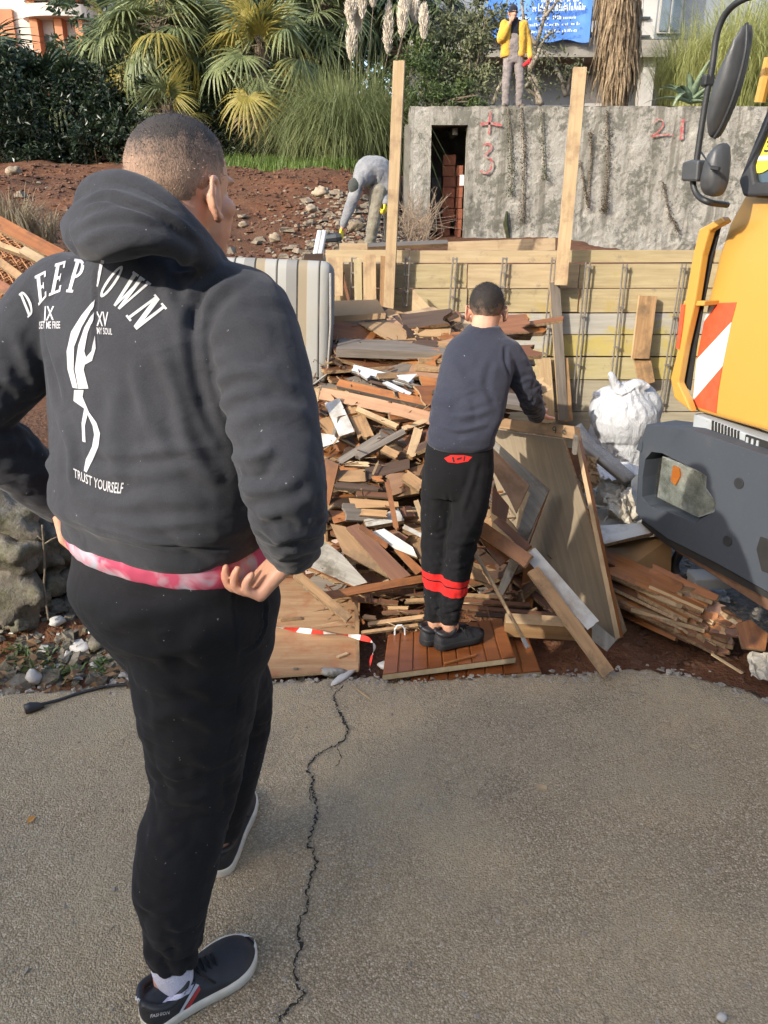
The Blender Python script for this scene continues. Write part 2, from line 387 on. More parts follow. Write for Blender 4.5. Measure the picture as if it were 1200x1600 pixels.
class Head:
    def __init__(s, c, yaw, pitch=0.0, sc=1.0, roll=0.0):
        s.c = Vector(c); s.s = sc
        s.M = Matrix.Rotation(-yaw, 3, 'Z') @ Matrix.Rotation(-pitch, 3, 'X') @ Matrix.Rotation(roll, 3, 'Y')   # +y is the face
    def p(s, x, y, z): return s.c + s.M @ (Vector((x, y, z)) * s.s)
    def put(s, b):
        k = s.s; M = s.M
        b.ell(s.p(0, -.008, .02), .076 * k, .096 * k, .090 * k, M)
        b.ell(s.p(0, .03, -.045), .063 * k, .068 * k, .085 * k, M)
        b.ell(s.p(0, .055, -.095), .040 * k, .040 * k, .028 * k, M)
        b.ell(s.p(.052, .045, -.03), .018 * k, .028 * k, .020 * k, M); b.ell(s.p(-.052, .045, -.03), .018 * k, .028 * k, .020 * k, M)
        b.chain([s.p(0, .092, .0), s.p(0, .112, -.035), s.p(0, .108, -.043)], [.010 * k, .015 * k, .017 * k], 3, 10)
        b.ell(s.p(0, .080, .016), .050 * k, .019 * k, .012 * k, M)
        b.ell(s.p(0, .097, -.073), .025 * k, .011 * k, .006 * k, M); b.ell(s.p(0, .096, -.083), .021 * k, .011 * k, .007 * k, M)
        for g in (-1, 1):
            arc = []
            for a in range(-150, 111, 26):
                t = R(a); arc.append(s.p(g * (.080 + .013 * max(0, math.cos(t * .6))), -.012 - .019 * math.cos(R(a + 20)) * .95, -.018 + .031 * math.sin(-R(a)) * 1.0))
            b.chain(arc, [.0058 * k] * len(arc), 3, 8)
            b.ell(s.p(g * .081, -.010, -.022), .008 * k, .015 * k, .026 * k, M @ Matrix.Rotation(g * R(-14), 3, 'Z'))
            b.ell(s.p(g * .080, -.002, -.048), .007 * k, .010 * k, .010 * k, M)
    def face_parts(s, parent, brow):
        for g in (-1, 1):
            e = MB(); bm = bmesh.new(); bmesh.ops.create_uvsphere(bm, u_segments=12, v_segments=8, radius=.0100 * s.s)
            bm.verts.index_update(); e.add([s.p(g * .029, .070, -.006) + q.co for q in bm.verts], [[q.index for q in f.verts] for f in bm.faces]); bm.free()
            e.build('eye', M_EYE, parent, True)
            w = MB(); w.tube([s.p(g * .012, .097, .014), s.p(g * .028, .093, .020), s.p(g * .043, .082, .016)], [.002, .003, .0015], 6); w.build('eyebrow', brow, parent, True)
    def hair(s, mat, parent, grow=1.03, seed=0, front=.03, nape=-.055, cards=0, clen=.008):
        """a clipped cap of hair with a ragged edge, and short bristles on it"""
        bm = bmesh.new(); bmesh.ops.create_uvsphere(bm, u_segments=64, v_segments=40, radius=1.0); k = s.s
        keep = {}
        for q in bm.verts:
            x, y, z = q.co; L = Vector((x * .076 * grow, -.008 + y * .096 * grow, .02 + z * .090 * grow))
            if z > 0: L.x *= 1 + .17 * z * z
            if z < 0 and y < .2: L.x *= 1 - .10 * z * z; L.y += .010 * z * z
            t = (y + 1) / 2
            lim = nape + (t ** 2.2) * (front + .10 - nape) + .006 * mnoise.noise(Vector((x * 6, y * 6, seed)))
            if abs(x) > .75 and y > -.25: lim = max(lim, -.012 + .03 * max(0, y))
            keep[q] = L.z > lim
            q.co = L
        bmesh.ops.delete(bm, geom=[f for f in bm.faces if not all(keep[q] for q in f.verts)], context='FACES')
        bmesh.ops.delete(bm, geom=[q for q in bm.verts if not q.link_faces], context='VERTS')
        bm.normal_update(); bm.verts.index_update()
        V = [q.co.copy() for q in bm.verts]; F = [[q.index for q in f.verts] for f in bm.faces]
        fc = [(f.calc_center_median(), f.normal.copy(), f.calc_area()) for f in bm.faces]
        m = MB(); rnd = random.Random(seed + 5)
        bd = [q for q in bm.verts if q.is_boundary]; bdi = {q.index for q in bd}; bm.free()
        for i in bdi: V[i] = Vector((V[i].x / (grow + .02), V[i].y / (grow + .02), V[i].z))       # the rim sinks into the scalp
        m.add([s.p(*(p + Vector((0, 0, 0)) + p.normalized() * .0014 * mnoise.noise(p * 190))) for p in V], F)
        for i in range(cards):
            c, n, a = rnd.choice(fc)
            if c.z < .0 and rnd.random() < .75: continue
            d = (n + Vector((rnd.uniform(-.6, .6), rnd.uniform(-.3, .9), rnd.uniform(-.2, .6))) * .6).normalized()
            o = c + Vector((rnd.uniform(-.004, .004), rnd.uniform(-.004, .004), rnd.uniform(-.004, .004)))
            w = n.cross(d); w = (w.normalized() if w.length > .01 else Vector((1, 0, 0))) * .0006; l = clen * rnd.uniform(.5, 1.2)
            m.add([s.p(*(o - w)), s.p(*(o + w)), s.p(*(o + d * l))], [(0, 1, 2)])
        o = m.build('hair', mat, parent, True)
        return o
M_EYE = simple('eyeball', (.8, .78, .75), (.7, .68, .66), 40, .2)
def hand(b, Wp, d, n, side, curl=(35, 40, 30), s=1.0, spread=.0, thumb=None, curls=None):
    """palm and five fingers fused into the blob; n points out of the palm, side*(d x n) to the thumb"""
    Wp = Vector(Wp); d = Vector(d).normalized(); n = Vector(n); n = (n - d * n.dot(d)).normalized(); lat = d.cross(n) * side
    offs = (.030, .010, -.010, -.028); lens = (.072, .080, .074, .058); kn = (.088, .092, .088, .080)
    for i in range(4):
        k0 = Wp + (d * .005 + lat * offs[i] * .55) * s; k1 = Wp + (d * kn[i] + lat * offs[i]) * s
        b.chain([k0, (k0 + k1) / 2 + n * .003 * s, k1], [.0150 * s, .0140 * s, .0108 * s], 3, 10)
        p = k1; a = 0.0; dd = (d + lat * (offs[i] * 4 * spread)).normalized(); P = [p]; cu = curls[i] if curls else curl
        for j, fr in enumerate((.45, .30, .25)):
            a += R(cu[j] * (1 + .08 * (i - 1)))
            q = P[-1] + (dd * math.cos(a) + n * math.sin(a)) * lens[i] * fr * s; P.append(q)
        b.chain(P, [.0096 * s, .0090 * s, .0082 * s, .0070 * s], 3, 10)
    t0 = Wp + (d * .018 + lat * .020 + n * .004) * s
    td = thumb if thumb else (d * .62 + lat * .62 + n * .35)
    td = Vector(td).normalized(); t1 = t0 + td * .045 * s; t2 = t1 + (td + d * .35).normalized() * .034 * s; t3 = t2 + (td * .7 + d * .6).normalized() * .026 * s
    b.chain([t0, t1, t2, t3], [.0165 * s, .0125 * s, .0105 * s, .0085 * s], 3, 10)
    return lat
def shoe(parent, heel, toe, z, mats, Wd=.048, H=.085, sock=None, laces=True, name='shoe', turn=None):
    heel = Vector((heel[0], heel[1], z)); toe = Vector((toe[0], toe[1], z)); L = (toe - heel).length; d = (toe - heel) / L; y = Vector((-d.y, d.x, 0)); up = Vector((0, 0, 1))
    def wid(t): return Wd * (.70 + .10 * math.sin(t * 3.1) + .26 * math.exp(-((t - .72) / .22) ** 2)) * min(1, math.sqrt(max(0, 1 - ((.10 - t) / .10) ** 2)) if t < .10 else 1, ) * (math.sqrt(max(.0, 1 - ((t - .80) / .20) ** 2)) if t > .80 else 1)
    st = [.001, .008, .025, .05, .09, .15, .22, .3, .4, .5, .6, .7, .78, .84, .89, .93, .96, .985, .999]
    bend = lambda t: .012 * math.sin((t - .25) * 3.0) if t > .25 else 0
    pt = lambda t, w, h: heel + d * (t * L) + y * (w + (turn or 0) * bend(t)) + up * h
    # sole
    outline = [(t, wid(t)) for t in st] + [(t, -wid(t)) for t in reversed(st)]
    m = MB(); nO = len(outline)
    lay = [(0, .97), (.004, 1.04), (.020, 1.05), (.026, 1.0), (.026, .6)]
    V = []
    for h, k in lay: V += [pt(t, w * k, h) for t, w in outline]
    F = [tuple(range(nO))[::-1]]
    for a in range(len(lay) - 1):
        for j in range(nO): F.append((a * nO + j, a * nO + (j + 1) % nO, (a + 1) * nO + (j + 1) % nO, (a + 1) * nO + j))
    m.add(V, F)
    # upper
    b = Blob(); rings = []
    def top(t):
        if t < .12: return H * (.88 + t * .3)
        if t < .40: return H * .90
        return H * (.90 - .50 * ((t - .40) / .6) ** .85)
    for t in st:
        w = max(.004, wid(t) * .97); h = top(t) * (1 if t < .9 else max(.3, 1 - ((t - .9) / .1) ** 2 * .6)) * (1 if t > .02 else .86)
        rg = []
        for j in range(20):
            a = 2 * math.pi * j / 20; c, s_ = math.cos(a), math.sin(a)
            hh = .022 + (h - .022) * max(0, s_) ** .75 if s_ > 0 else .022 + .012 * s_
            k = (1 - .42 * max(0, s_) ** 1.3 * (1 if t < .45 else .75))
            rg.append(np.array(pt(t, w * math.copysign(abs(c) ** .8, c) * (k if s_ > 0 else 1), hh)))
        rings.append(rg)
    b.loft(rings)
    # padded collar round the ankle
    for g in (-1, 1):
        b.chain([pt(.02, g * .010, H * .93), pt(.09, g * Wd * .62, H * .86), pt(.22, g * Wd * .68, H * .80), pt(.33, g * Wd * .50, H * .98)], [.008, .009, .009, .009], 4, 10)
    b.chain([pt(.30, 0, H * .95), pt(.40, 0, H * 1.13)], [.018, .012], 3, 10)
    me = b.mesh(name, .004, 3)
    root = link_mesh(name, me, mats[0], parent)
    m.build('sole', mats[1], root, True)
    if laces:
        lm = MB()
        for i, t in enumerate((.42, .47, .52, .57, .62)):
            h = top(t) + .006
            lm.tube([pt(t - .02, -.024, h - .016), pt(t, -.008, h), pt(t + .01, .010, h), pt(t + .02, .025, h - .015)], .0030, 6)
        lm.tube([pt(.44, 0, top(.44) + .008), pt(.42, .03, top(.42) + .010), pt(.50, .055, top(.5) * .75), pt(.52, .052, top(.5) * .55)], .0026, 6)
        lm.tube([pt(.44, 0, top(.44) + .008), pt(.45, -.03, top(.42) + .008), pt(.52, -.05, top(.5) * .8)], .0026, 6)
        lm.build('lace', mats[2], root, True)
    return root, pt, top, me
def bvh_of(me): return BVHTree.FromPolygons([v.co.copy() for v in me.vertices], [list(p.vertices) for p in me.polygons])
def decal(name, polys, bvh, mat, parent, off=.0012, step=4.0, grid=None):
    """flat print that follows the cloth: 2-D outlines pressed onto the surface"""
    bm = bmesh.new()
    for poly in polys:
        P = [Vector((x, y, 0)) for x, y in poly]
        vs = [bm.verts.new(p) for p in P]
        for t in (tessellate_polygon([P]) if len(P) > 3 else [(0, 1, 2)]):
            try: bm.faces.new([vs[i] for i in t])
            except ValueError: pass
    for it in range(7):
        L = [e for e in bm.edges if e.calc_length() > step]
        if not L: break
        bmesh.ops.subdivide_edges(bm, edges=L, cuts=1); bmesh.ops.triangulate(bm, faces=[f for f in bm.faces if len(f.verts) > 3])
    m = MB(); ix = {}
    for q in bm.verts:
        h = bvh.ray_cast(CAMV, ray(q.co.x, q.co.y).normalized())
        if h[0] is None: continue
        nn = h[1]; dv = (CAMV - h[0]).normalized()
        ix[q] = len(m.v); m.v.append(tuple(h[0] + (nn if nn.dot(dv) > 0 else -nn) * off))
    for f in bm.faces:
        if all(q in ix for q in f.verts):
            P = [Vector(m.v[ix[q]]) for q in f.verts]
            if max((P[i] - P[i - 1]).length for i in range(3)) < .05: m.f.append([ix[q] for q in f.verts]); m.m.append(0)
    bm.free()
    return m.build(name, mat, parent, True)
def text_polys(txt, fn, narrow=.6):
    """outlines of a line of text; fn maps (x 0..1, y 0..1) to where it goes"""
    c = bpy.data.curves.new('t', 'FONT'); c.body = txt; c.size = 1; c.resolution_u = 2; c.offset = .012
    o = bpy.data.objects.new('t', c); COL.objects.link(o); dg = bpy.context.evaluated_depsgraph_get(); dg.update()
    me = bpy.data.meshes.new_from_object(o.evaluated_get(dg)); bpy.data.objects.remove(o); bpy.data.curves.remove(c)
    X = [v.co.x for v in me.vertices]; x0, x1 = min(X), max(X)
    out = [[fn((me.vertices[i].co.x - x0) / (x1 - x0), me.vertices[i].co.y / .72) for i in p.vertices] for p in me.polygons]
    bpy.data.meshes.remove(me); return out
def bilin(bl, br, tr, tl):
    return lambda x, y: tuple((bl[i] * (1 - x) + br[i] * x) * (1 - y) + (tl[i] * (1 - x) + tr[i] * x) * y for i in (0, 1))
def ring_poly(cx, cy, rx, ry, wx, wy, a0=0, a1=360, n=18):
    out = []
    for i in range(n):
        t0, t1 = R(a0 + (a1 - a0) * i / n), R(a0 + (a1 - a0) * (i + 1) / n)
        out.append([(cx + rx * math.cos(t0), cy + ry * math.sin(t0)), (cx + rx * math.cos(t1), cy + ry * math.sin(t1)),
                    (cx + (rx - wx) * math.cos(t1), cy + (ry - wy) * math.sin(t1)), (cx + (rx - wx) * math.cos(t0), cy + (ry - wy) * math.sin(t0))])
    return out
def rc(x0, y0, x1, y1): return [(x0, y0), (x1, y0), (x1, y1), (x0, y1)]
def ln(x0, y0, x1, y1, w): return [(x0 - w, y0), (x0 + w, y0), (x1 + w, y1), (x1 - w, y1)]
GLY = {
    'D': [rc(.12, 0, .40, 1), rc(.0, 0, .5, .07), rc(.0, .93, .5, 1)] + ring_poly(.40, .5, .56, .5, .27, .09, -90, 90, 12),
    'E': [rc(.14, 0, .45, 1), rc(0, 0, .95, .09), rc(0, .91, .95, 1), rc(.45, .45, .72, .55), rc(.80, .0, .95, .22), rc(.80, .78, .95, 1), rc(.66, .38, .74, .62)],
    'P': [rc(.14, 0, .44, 1), rc(0, 0, .62, .08), rc(0, .92, .5, 1)] + ring_poly(.42, .72, .53, .28, .25, .09, -90, 90, 12),
    'O': ring_poly(.5, .5, .46, .5, .26, .10),
    'W': [ln(.14, 1, .32, 0, .09), ln(.54, 1, .34, 0, .06), ln(.48, 1, .68, 0, .09), ln(.88, 1, .70, 0, .06), rc(0, .94, .32, 1), rc(.38, .94, .66, 1), rc(.76, .94, 1, 1)],
    'N': [rc(.10, 0, .24, 1), rc(.74, 0, .90, 1), [(.10, 1), (.38, 1), (.90, 0), (.66, 0)], rc(0, 0, .36, .06), rc(.60, .94, 1.0, 1), rc(0, .94, .2, 1)],
}
def rib_band(me, zmin):
    pass

# ---------------------------------------------------------------- the big man in the hoodie
def build_man():
    YAW = R(30); rx = np.array((math.cos(YAW), -math.sin(YAW), 0)); fy = np.array((math.sin(YAW), math.cos(YAW), 0))
    O = np.array((-.42, 1.37, 0))
    t = thing('person', 'big man from behind in dark grey hoodie with white back print and black joggers', 'person', (O[0], O[1], 0))
    hd = Head((-.336, 1.385, 1.642), R(29), R(4), .97)
    shR = np.array((-.222, 1.265, 1.440)); elR = np.array(at(452, 784, 1.11)); wrR = np.array(at(458, 866, 1.225))
    shL = np.array((-.600, 1.475, 1.440)); elL = np.array(at(-50, 655, 1.42)); wrL = np.array(at(88, 778, 1.52))
    hipR = np.array((-.345, 1.335, .86)); knR = np.array((-.405, 1.30, .47)); anR = np.array((-.462, 1.168, .105))
    hipL = np.array((-.478, 1.425, .86)); knL = np.array((-.362, 1.575, .47)); anL = np.array((-.428, 1.535, .105))
    # body
    b = Blob(); hd.put(b)
    b.chain([(-.392, 1.36, 1.46), (-.372, 1.368, 1.53), hd.p(0, -.02, -.04)], [.074, .068, .064], 4, 18)
    for q in (0, 1, 2):                                        # rolls of the nape
        b.ell(hd.p(0, -.085 - .002 * q, -.030 - .022 * q), .045, .014, .010, hd.M)
    b.rings([(-.41, 1.37, .84, .15, .11), (-.42, 1.37, .93, .19, .13), (-.41, 1.37, 1.1, .195, .14), (-.40, 1.37, 1.3, .195, .125), (-.395, 1.36, 1.43, .17, .10), (-.392, 1.36, 1.49, .09, .07)], rx, fy)
    b.chain([shR, elR + [-.004, 0, .014], wrR], [.058, .042, .030], 5, 14); b.chain([shL, elL, wrL], [.058, .050, .034], 5, 14)
    b.chain([hipR, knR, anR, anR + [0, 0, -.05]], [.09, .065, .034, .032], 5, 14); b.chain([hipL, knL, anL, anL + [0, 0, -.05]], [.09, .065, .034, .032], 5, 14)
    kR = np.array(at(408, 914, 1.215)); dR = Vector(kR - wrR)
    hand(b, Vector(wrR) + dR.normalized() * .004, dR, Vector((-.1, -.12, 1)), 1, s=1.04,
         curls=[(48, 55, 30), (55, 55, 30), (62, 52, 30), (66, 52, 30)], thumb=Vector((-.62, .30, .70)))
    hand(b, Vector(wrL), Vector(np.array(at(106, 838, 1.50)) - wrL), Vector((.95, .1, .15)), 1, s=1.0, curl=(38, 60, 40), thumb=Vector((.35, .45, -.6)))
    me = b.mesh('body', .0042, 5)
    folds(me, [([(208, 284), (232, 283), (258, 282), (286, 284)], .0035, -.0035), ([(214, 268), (236, 262), (262, 267)], .004, -.002)], True)
    link_mesh('body', me, M_SKIN, t)
    hm = hair_mat('short_hair', (.050, .042, .037), (.42, .27, .185), .022 + hd.c.z, .125 + hd.c.z)
    hd.hair(hm, t, 1.015, 3, .035, -.075, 2200, .004)
    hd.face_parts(t, M_LACE)
    # hoodie
    b = Blob()
    T = [(-.420, 1.375, 1.018, .198, .143), (-.416, 1.372, 1.034, .214, .162), (-.412, 1.37, 1.072, .217, .166), (-.408, 1.37, 1.10, .231, .182), (-.404, 1.37, 1.145, .230, .180), (-.402, 1.37, 1.22, .228, .168), (-.398, 1.37, 1.32, .226, .152), (-.398, 1.362, 1.41, .222, .138), (-.396, 1.362, 1.47, .188, .118), (-.392, 1.366, 1.525, .112, .095), (-.388, 1.37, 1.55, .085, .08)]
    b.rings(T, rx, fy, 36, 2.5)
    b.chain([shR - rx * .08 + [0, 0, .01], shR, shR * .5 + elR * .5 + [.004, -.008, .012], elR + [-.004, 0, .012], elR * .5 + wrR * .5 + [.0, -.004, .006], wrR * .84 + elR * .16], [.083, .079, .074, .066, .059, .050], 6, 20)
    b.chain([shL + rx * .08 + [0, 0, .01], shL, shL * .5 + elL * .5, elL, elL * .5 + wrL * .5, wrL + (wrL - elL) * .02], [.085, .084, .080, .072, .064, .052], 6, 20)
    # hood: rolled rim and the bag lying on the back
    b.chain([at(132, 345, 1.31), at(147, 302, 1.31), at(182, 293, 1.255), at(224, 305, 1.225), at(262, 330, 1.21), at(300, 363, 1.225), at(338, 402, 1.30)], [.022, .026, .027, .026, .024, .022, .016], 6, 14)
    b.chain([at(122, 358, 1.29), at(150, 342, 1.245), at(195, 338, 1.205), at(240, 350, 1.19), at(290, 380, 1.215), at(325, 408, 1.26)], [.028, .036, .036, .034, .030, .022], 6, 14)
    b.chain([at(126, 366, 1.27), at(152, 374, 1.215), at(190, 366, 1.18), at(240, 366, 1.178), at(292, 388, 1.21)], [.030, .036, .036, .030, .022], 6, 14)
    b.chain([at(240, 330, 1.30), at(200, 320, 1.29), at(165, 330, 1.30)], [.04, .045, .04], 4, 12)
    me = b.mesh('hoodie', .0052, 5)
    rough_up(me, .003, 9, (1, 1, .8), 2)
    axis_wrinkle(me, shR, elR, .11, 11, .007, 1.0, 1.9, 3.5, 1); axis_wrinkle(me, elR, wrR, .10, 15, .008, .45, 1.2, 2.5, 4)
    axis_wrinkle(me, shL, elL, .11, 12, .008, .9, 1.6, 3, 8); axis_wrinkle(me, elL, wrL, .10, 14, .008, .4, 1.1, 2.5, 12)
    axis_wrinkle(me, (-.405, 1.37, 1.33), (-.41, 1.37, 1.05), .27, 9, .007, .85, 1.5, 4.5, 17); axis_wrinkle(me, shR - rx * .10, shR + rx * .05, .12, 16, .006, .3, 1.6, 1, 23)
    fl = [
        ([(376, 424), (340, 432), (312, 458), (300, 500), (302, 560), (322, 640), (350, 700)], .009, -.008),
        ([(300, 470), (285, 430), (288, 395)], .010, .006), ([(275, 500), (262, 450), (262, 405)], .010, .005),
        ([(316, 520), (330, 470), (365, 440)], .009, .006), ([(250, 540), (275, 610), (296, 700), (345, 760)], .013, .007),
        ([(205, 560), (232, 660), (300, 735), (350, 745)], .012, .004), ([(152, 412), (150, 480), (152, 545)], .004, -.004),
        ([(120, 700), (200, 712), (280, 700), (330, 712)], .010, .004), ([(130, 735), (220, 738), (310, 728)], .011, .004), ([(372, 424), (338, 434), (312, 460), (301, 502), (303, 560)], .0028, -.0035), ([(42, 432), (52, 470), (66, 520), (80, 580)], .0028, -.003), ([(140, 283), (180, 284), (222, 297), (268, 324), (318, 364)], .0025, -.003),
        ([(110, 770), (180, 790), (260, 778), (325, 788)], .012, .004), ([(150, 805), (230, 822), (300, 815), (345, 822)], .009, .004),
        ([(108, 815), (180, 838), (260, 855), (330, 858), (400, 850)], .004, -.004),
        ([(60, 470), (75, 560), (95, 640)], .012, -.005), ([(180, 600), (176, 680), (190, 760)], .018, .004), ([(90, 650), (110, 700), (112, 760)], .012, .005),
        ([(306, 575), (350, 560), (400, 575), (440, 580)], .011, .005), ([(312, 612), (360, 585), (410, 588), (462, 610)], .011, .006), ([(328, 650), (370, 615), (420, 612)], .010, .005),
        ([(345, 690), (390, 650), (440, 640), (488, 655)], .013, .006), ([(365, 715), (400, 715), (428, 700)], .009, .010), ([(370, 742), (398, 748), (425, 735)], .007, -.006),
        ([(380, 765), (420, 768), (470, 750)], .011, .007), ([(400, 800), (440, 795), (500, 770)], .012, .005), ([(410, 822), (440, 815), (470, 830)], .008, -.004), ([(425, 845), (455, 838), (505, 830)], .009, .005), ([(438, 868), (462, 862), (500, 858)], .006, .004),
        ([(340, 520), (380, 500), (430, 520)], .015, .004), ([(330, 550), (345, 500), (385, 465)], .012, .004),
        ([(4, 590), (40, 610), (70, 650)], .011, .006), ([(2, 640), (40, 650), (85, 690)], .011, .006), ([(2, 690), (45, 700), (90, 740)], .010, .006), ([(20, 520), (40, 560), (60, 620)], .011, .005),
        ([(130, 318), (160, 308), (205, 322), (260, 345), (310, 385)], .006, -.008), ([(112, 372), (150, 350), (210, 345), (270, 362), (320, 396)], .008, -.006), ([(150, 400), (200, 380), (260, 380)], .009, .004),
        ([(104, 358), (108, 375), (122, 395)], .008, -.004),
    ]
    folds(me, fl, True)
    bh = bvh_of(me)
    hood = link_mesh('hoodie', me, M_HOOD, t)
    # the print on the back
    Q = {  # bottom-left, bottom-right, top-right, top-left of every letter
        0: ('D', (44, 497), (56, 486), (40, 452), (30, 460)), 1: ('E', (61, 478), (74, 463), (73, 423), (55, 432)), 2: ('E', (77, 463), (96, 456), (104, 408), (87, 413)),
        3: ('P', (104, 457), (121, 458), (137, 408), (117, 405)), 4: ('O', (152, 459), (164, 470), (198, 420), (186, 412)), 5: ('W', (174, 474), (192, 487), (237, 444), (209, 424)), 6: ('N', (197, 494), (216, 518), (262, 482), (243, 460))}
    polys = []
    parts = []
    for k, (g, bl, br, tr, tl) in Q.items():
        f = bilin(bl, br, tr, tl); parts.append(('letter', [[f(*p) for p in poly] for poly in GLY[g]]))
    polys.append([(151, 448), (154, 448), (163, 406), (158, 405)])
    parts.append(('letter', polys)); polys = []
    f = bilin((70, 501), (85, 500), (86, 478), (71, 478)); polys += text_polys('IX', f)
    parts.append(('roman_numeral', polys)); polys = []
    f = bilin((62, 514), (95, 513), (95, 502), (62, 502)); polys += text_polys('SET ME FREE', f)
    parts.append(('small_lettering', polys)); polys = []
    f = bilin((152, 509), (169, 510), (170, 487), (151, 486)); polys += text_polys('XV', f)
    parts.append(('roman_numeral', polys)); polys = []
    f = bilin((153, 522), (176, 523), (176, 513), (152, 511)); polys += text_polys('MY SOUL', f)
    parts.append(('small_lettering', polys)); polys = []
    def arc(x, y):
        bx = 116 + 76 * x; by = 745 + 24 * math.sin(min(1, x * 1.05) * math.pi / 2) + 2 * x * x; return (bx + (x - .3) * 3 * y, by - (14 + 4 * x) * y)
    polys += text_polys('TRUST YOURSELF', arc)
    parts.append(('bottom_lettering', polys)); polys = []
    z = lambda L: [(x * .4667, y * .4667 + 250) for x, y in L]
    polys += [z([(318, 468), (275, 520), (240, 575), (225, 640), (228, 700), (245, 762), (262, 765), (248, 700), (250, 625), (275, 560), (314, 492)]),
              z([(315, 510), (285, 560), (264, 620), (252, 700), (264, 766), (298, 765), (282, 702), (286, 685), (310, 672), (322, 630), (318, 588), (308, 640), (290, 660), (284, 640), (295, 580), (313, 535)]),
              z([(250, 770), (248, 806), (284, 832), (275, 880), (278, 942), (288, 946), (286, 890), (295, 852), (312, 890), (317, 920), (310, 960), (290, 1000), (283, 1040), (292, 1046), (311, 1006), (331, 960), (337, 915), (325, 880), (300, 845), (278, 792), (282, 770)])]
    parts += [('emblem', polys)]
    for nm, pl in parts: decal(nm, pl, bh, M_WHITE_PRINT, hood, .0012, 3.5)
    # ribbed hem of the hoodie, T-shirt edge, trousers
    m_pink, nt, bs = new_mat('tie_dye_cloth', .9, 0, .2)
    c = ramp(nt, noise_tex(nt, coords(nt), 16, 3, .5, .6), [(.36, (.44, .42, .48)), (.45, (.52, .27, .32)), (.54, (.54, .085, .15))]); nt.links.new(c, bs.inputs['Base Color'])
    b = Blob(); tl = .028
    def tilted(tab, tilt, n=40, pw=2.4):
        out = []
        for x, y, zz, a, bb in catmull(tab, 3):
            out.append([np.array((x, y, zz - tilt * math.sin(2 * math.pi * j / n))) + rx * (a * math.copysign(abs(math.cos(2 * math.pi * j / n)) ** (2 / pw), math.cos(2 * math.pi * j / n))) + fy * (bb * math.copysign(abs(math.sin(2 * math.pi * j / n)) ** (2 / pw), math.sin(2 * math.pi * j / n))) for j in range(n)])
        return out
    b.loft(tilted([(-.416, 1.375, .968, .205, .152), (-.416, 1.375, .992, .212, .160), (-.416, 1.373, 1.024, .208, .157), (-.416, 1.373, 1.044, .19, .14)], .024))
    me = b.mesh('t_shirt', .005, 3)
    rough_up(me, .003, 22, (1, 1, 1), 2); link_mesh('t_shirt', me, m_pink, t)
    b = Blob()
    b.loft(tilted([(-.416, 1.375, .988, .194, .140), (-.416, 1.373, .977, .204, .149), (-.416, 1.37, .948, .207, .157), (-.416, 1.362, .90, .212, .174), (-.414, 1.362, .84, .202, .160), (-.408, 1.368, .77, .180, .135), (-.40, 1.372, .68, .13, .10)], .022))
    b.chain([hipR + [-.03, -.015, .03], hipR * .55 + knR * .45 + [-.012, -.005, 0], knR, knR * .55 + anR * .45 + [-.012, -.02, 0], knR * .2 + anR * .8, anR + [0.002, .004, .0]], [.132, .126, .094, .086, .067, .055], 6, 22, (True, False))
    b.chain([hipL, hipL * .5 + knL * .5 + [.02, 0, 0], knL, knL * .5 + anL * .5, anL + [0, 0, .005]], [.125, .114, .090, .080, .058], 6, 20, (True, False))
    me = b.mesh('trousers', .0055, 5)
    rough_up(me, .003, 8, (1, 1, .8), 2)
    axis_wrinkle(me, hipR, knR, .17, 13, .010, 1.0, 1.6, 2.5, 3); axis_wrinkle(me, knR, anR, .13, 15, .009, .95, 1.5, 1.5, 6); axis_wrinkle(me, hipL, knL, .16, 12, .008, 1.0, 1.6, 2, 9); axis_wrinkle(me, (-.41, 1.37, .95), (-.40, 1.37, .72), .26, 10, .007, .6, 1.6, 3, 31)
    folds(me, [([(112, 872), (200, 905), (290, 915), (400, 905)], .004, -.004), ([(120, 930), (190, 960), (270, 940), (350, 930)], .018, .005), ([(150, 985), (230, 960), (310, 950)], .016, .006), ([(165, 1000), (250, 1020), (330, 990)], .015, .006),
               ([(205, 1050), (270, 1075), (330, 1060)], .016, .005), ([(232, 1130), (280, 1112), (340, 1140)], .014, .005), ([(245, 1195), (275, 1215), (312, 1205)], .010, .005), ([(300, 1180), (335, 1195), (380, 1165)], .012, .004), ([(240, 1232), (290, 1250), (330, 1235)], .011, .006), ([(250, 1262), (285, 1268), (345, 1250)], .008, -.004),
               ([(225, 1320), (260, 1300), (300, 1335)], .014, .003), ([(216, 1405), (246, 1425), (285, 1415)], .010, .004), ([(260, 1440), (285, 1452), (310, 1435)], .008, .005), ([(213, 1468), (240, 1480), (270, 1474)], .008, .005), ([(214, 1500), (255, 1512), (300, 1496)], .006, -.004), ([(255, 1490), (280, 1494), (303, 1482)], .007, .005),
               ([(290, 960), (280, 1040), (300, 1110)], .018, -.004),
               ([(366, 920), (368, 1000), (372, 1100), (350, 1200)], .003, -.003), ([(410, 925), (414, 970), (400, 1005), (376, 1018)], .004, -.007)], True)
    link_mesh('trousers', me, M_BLACK, t)
    # shoes and socks
    hR = gnd(224, 1606); tR = gnd(393, 1474); hL = gnd(338, 1372); tL = gnd(392, 1238)
    sh, pt, top, sme = shoe(t, (hR.x, hR.y), (tR.x, tR.y), .0, (M_SHOE, M_SOLE, M_LACE), .060, .080, turn=-1)
    bs_ = bvh_of(sme)
    decal('stripe', [[(277, 1586), (283, 1582), (311, 1539), (306, 1537)]], bs_, M_WHITE_PRINT, sh, .0015, 3)
    decal('stripe', [[(285, 1582), (294, 1577), (313, 1546), (311, 1540)]], bs_, M_SHOE_RED, sh, .0015, 3)
    decal('collar_trim', [[(253, 1567), (262, 1558), (284, 1552), (297, 1540), (303, 1538), (296, 1552), (275, 1563)]], bs_, M_SOCK, sh, .0015, 3)
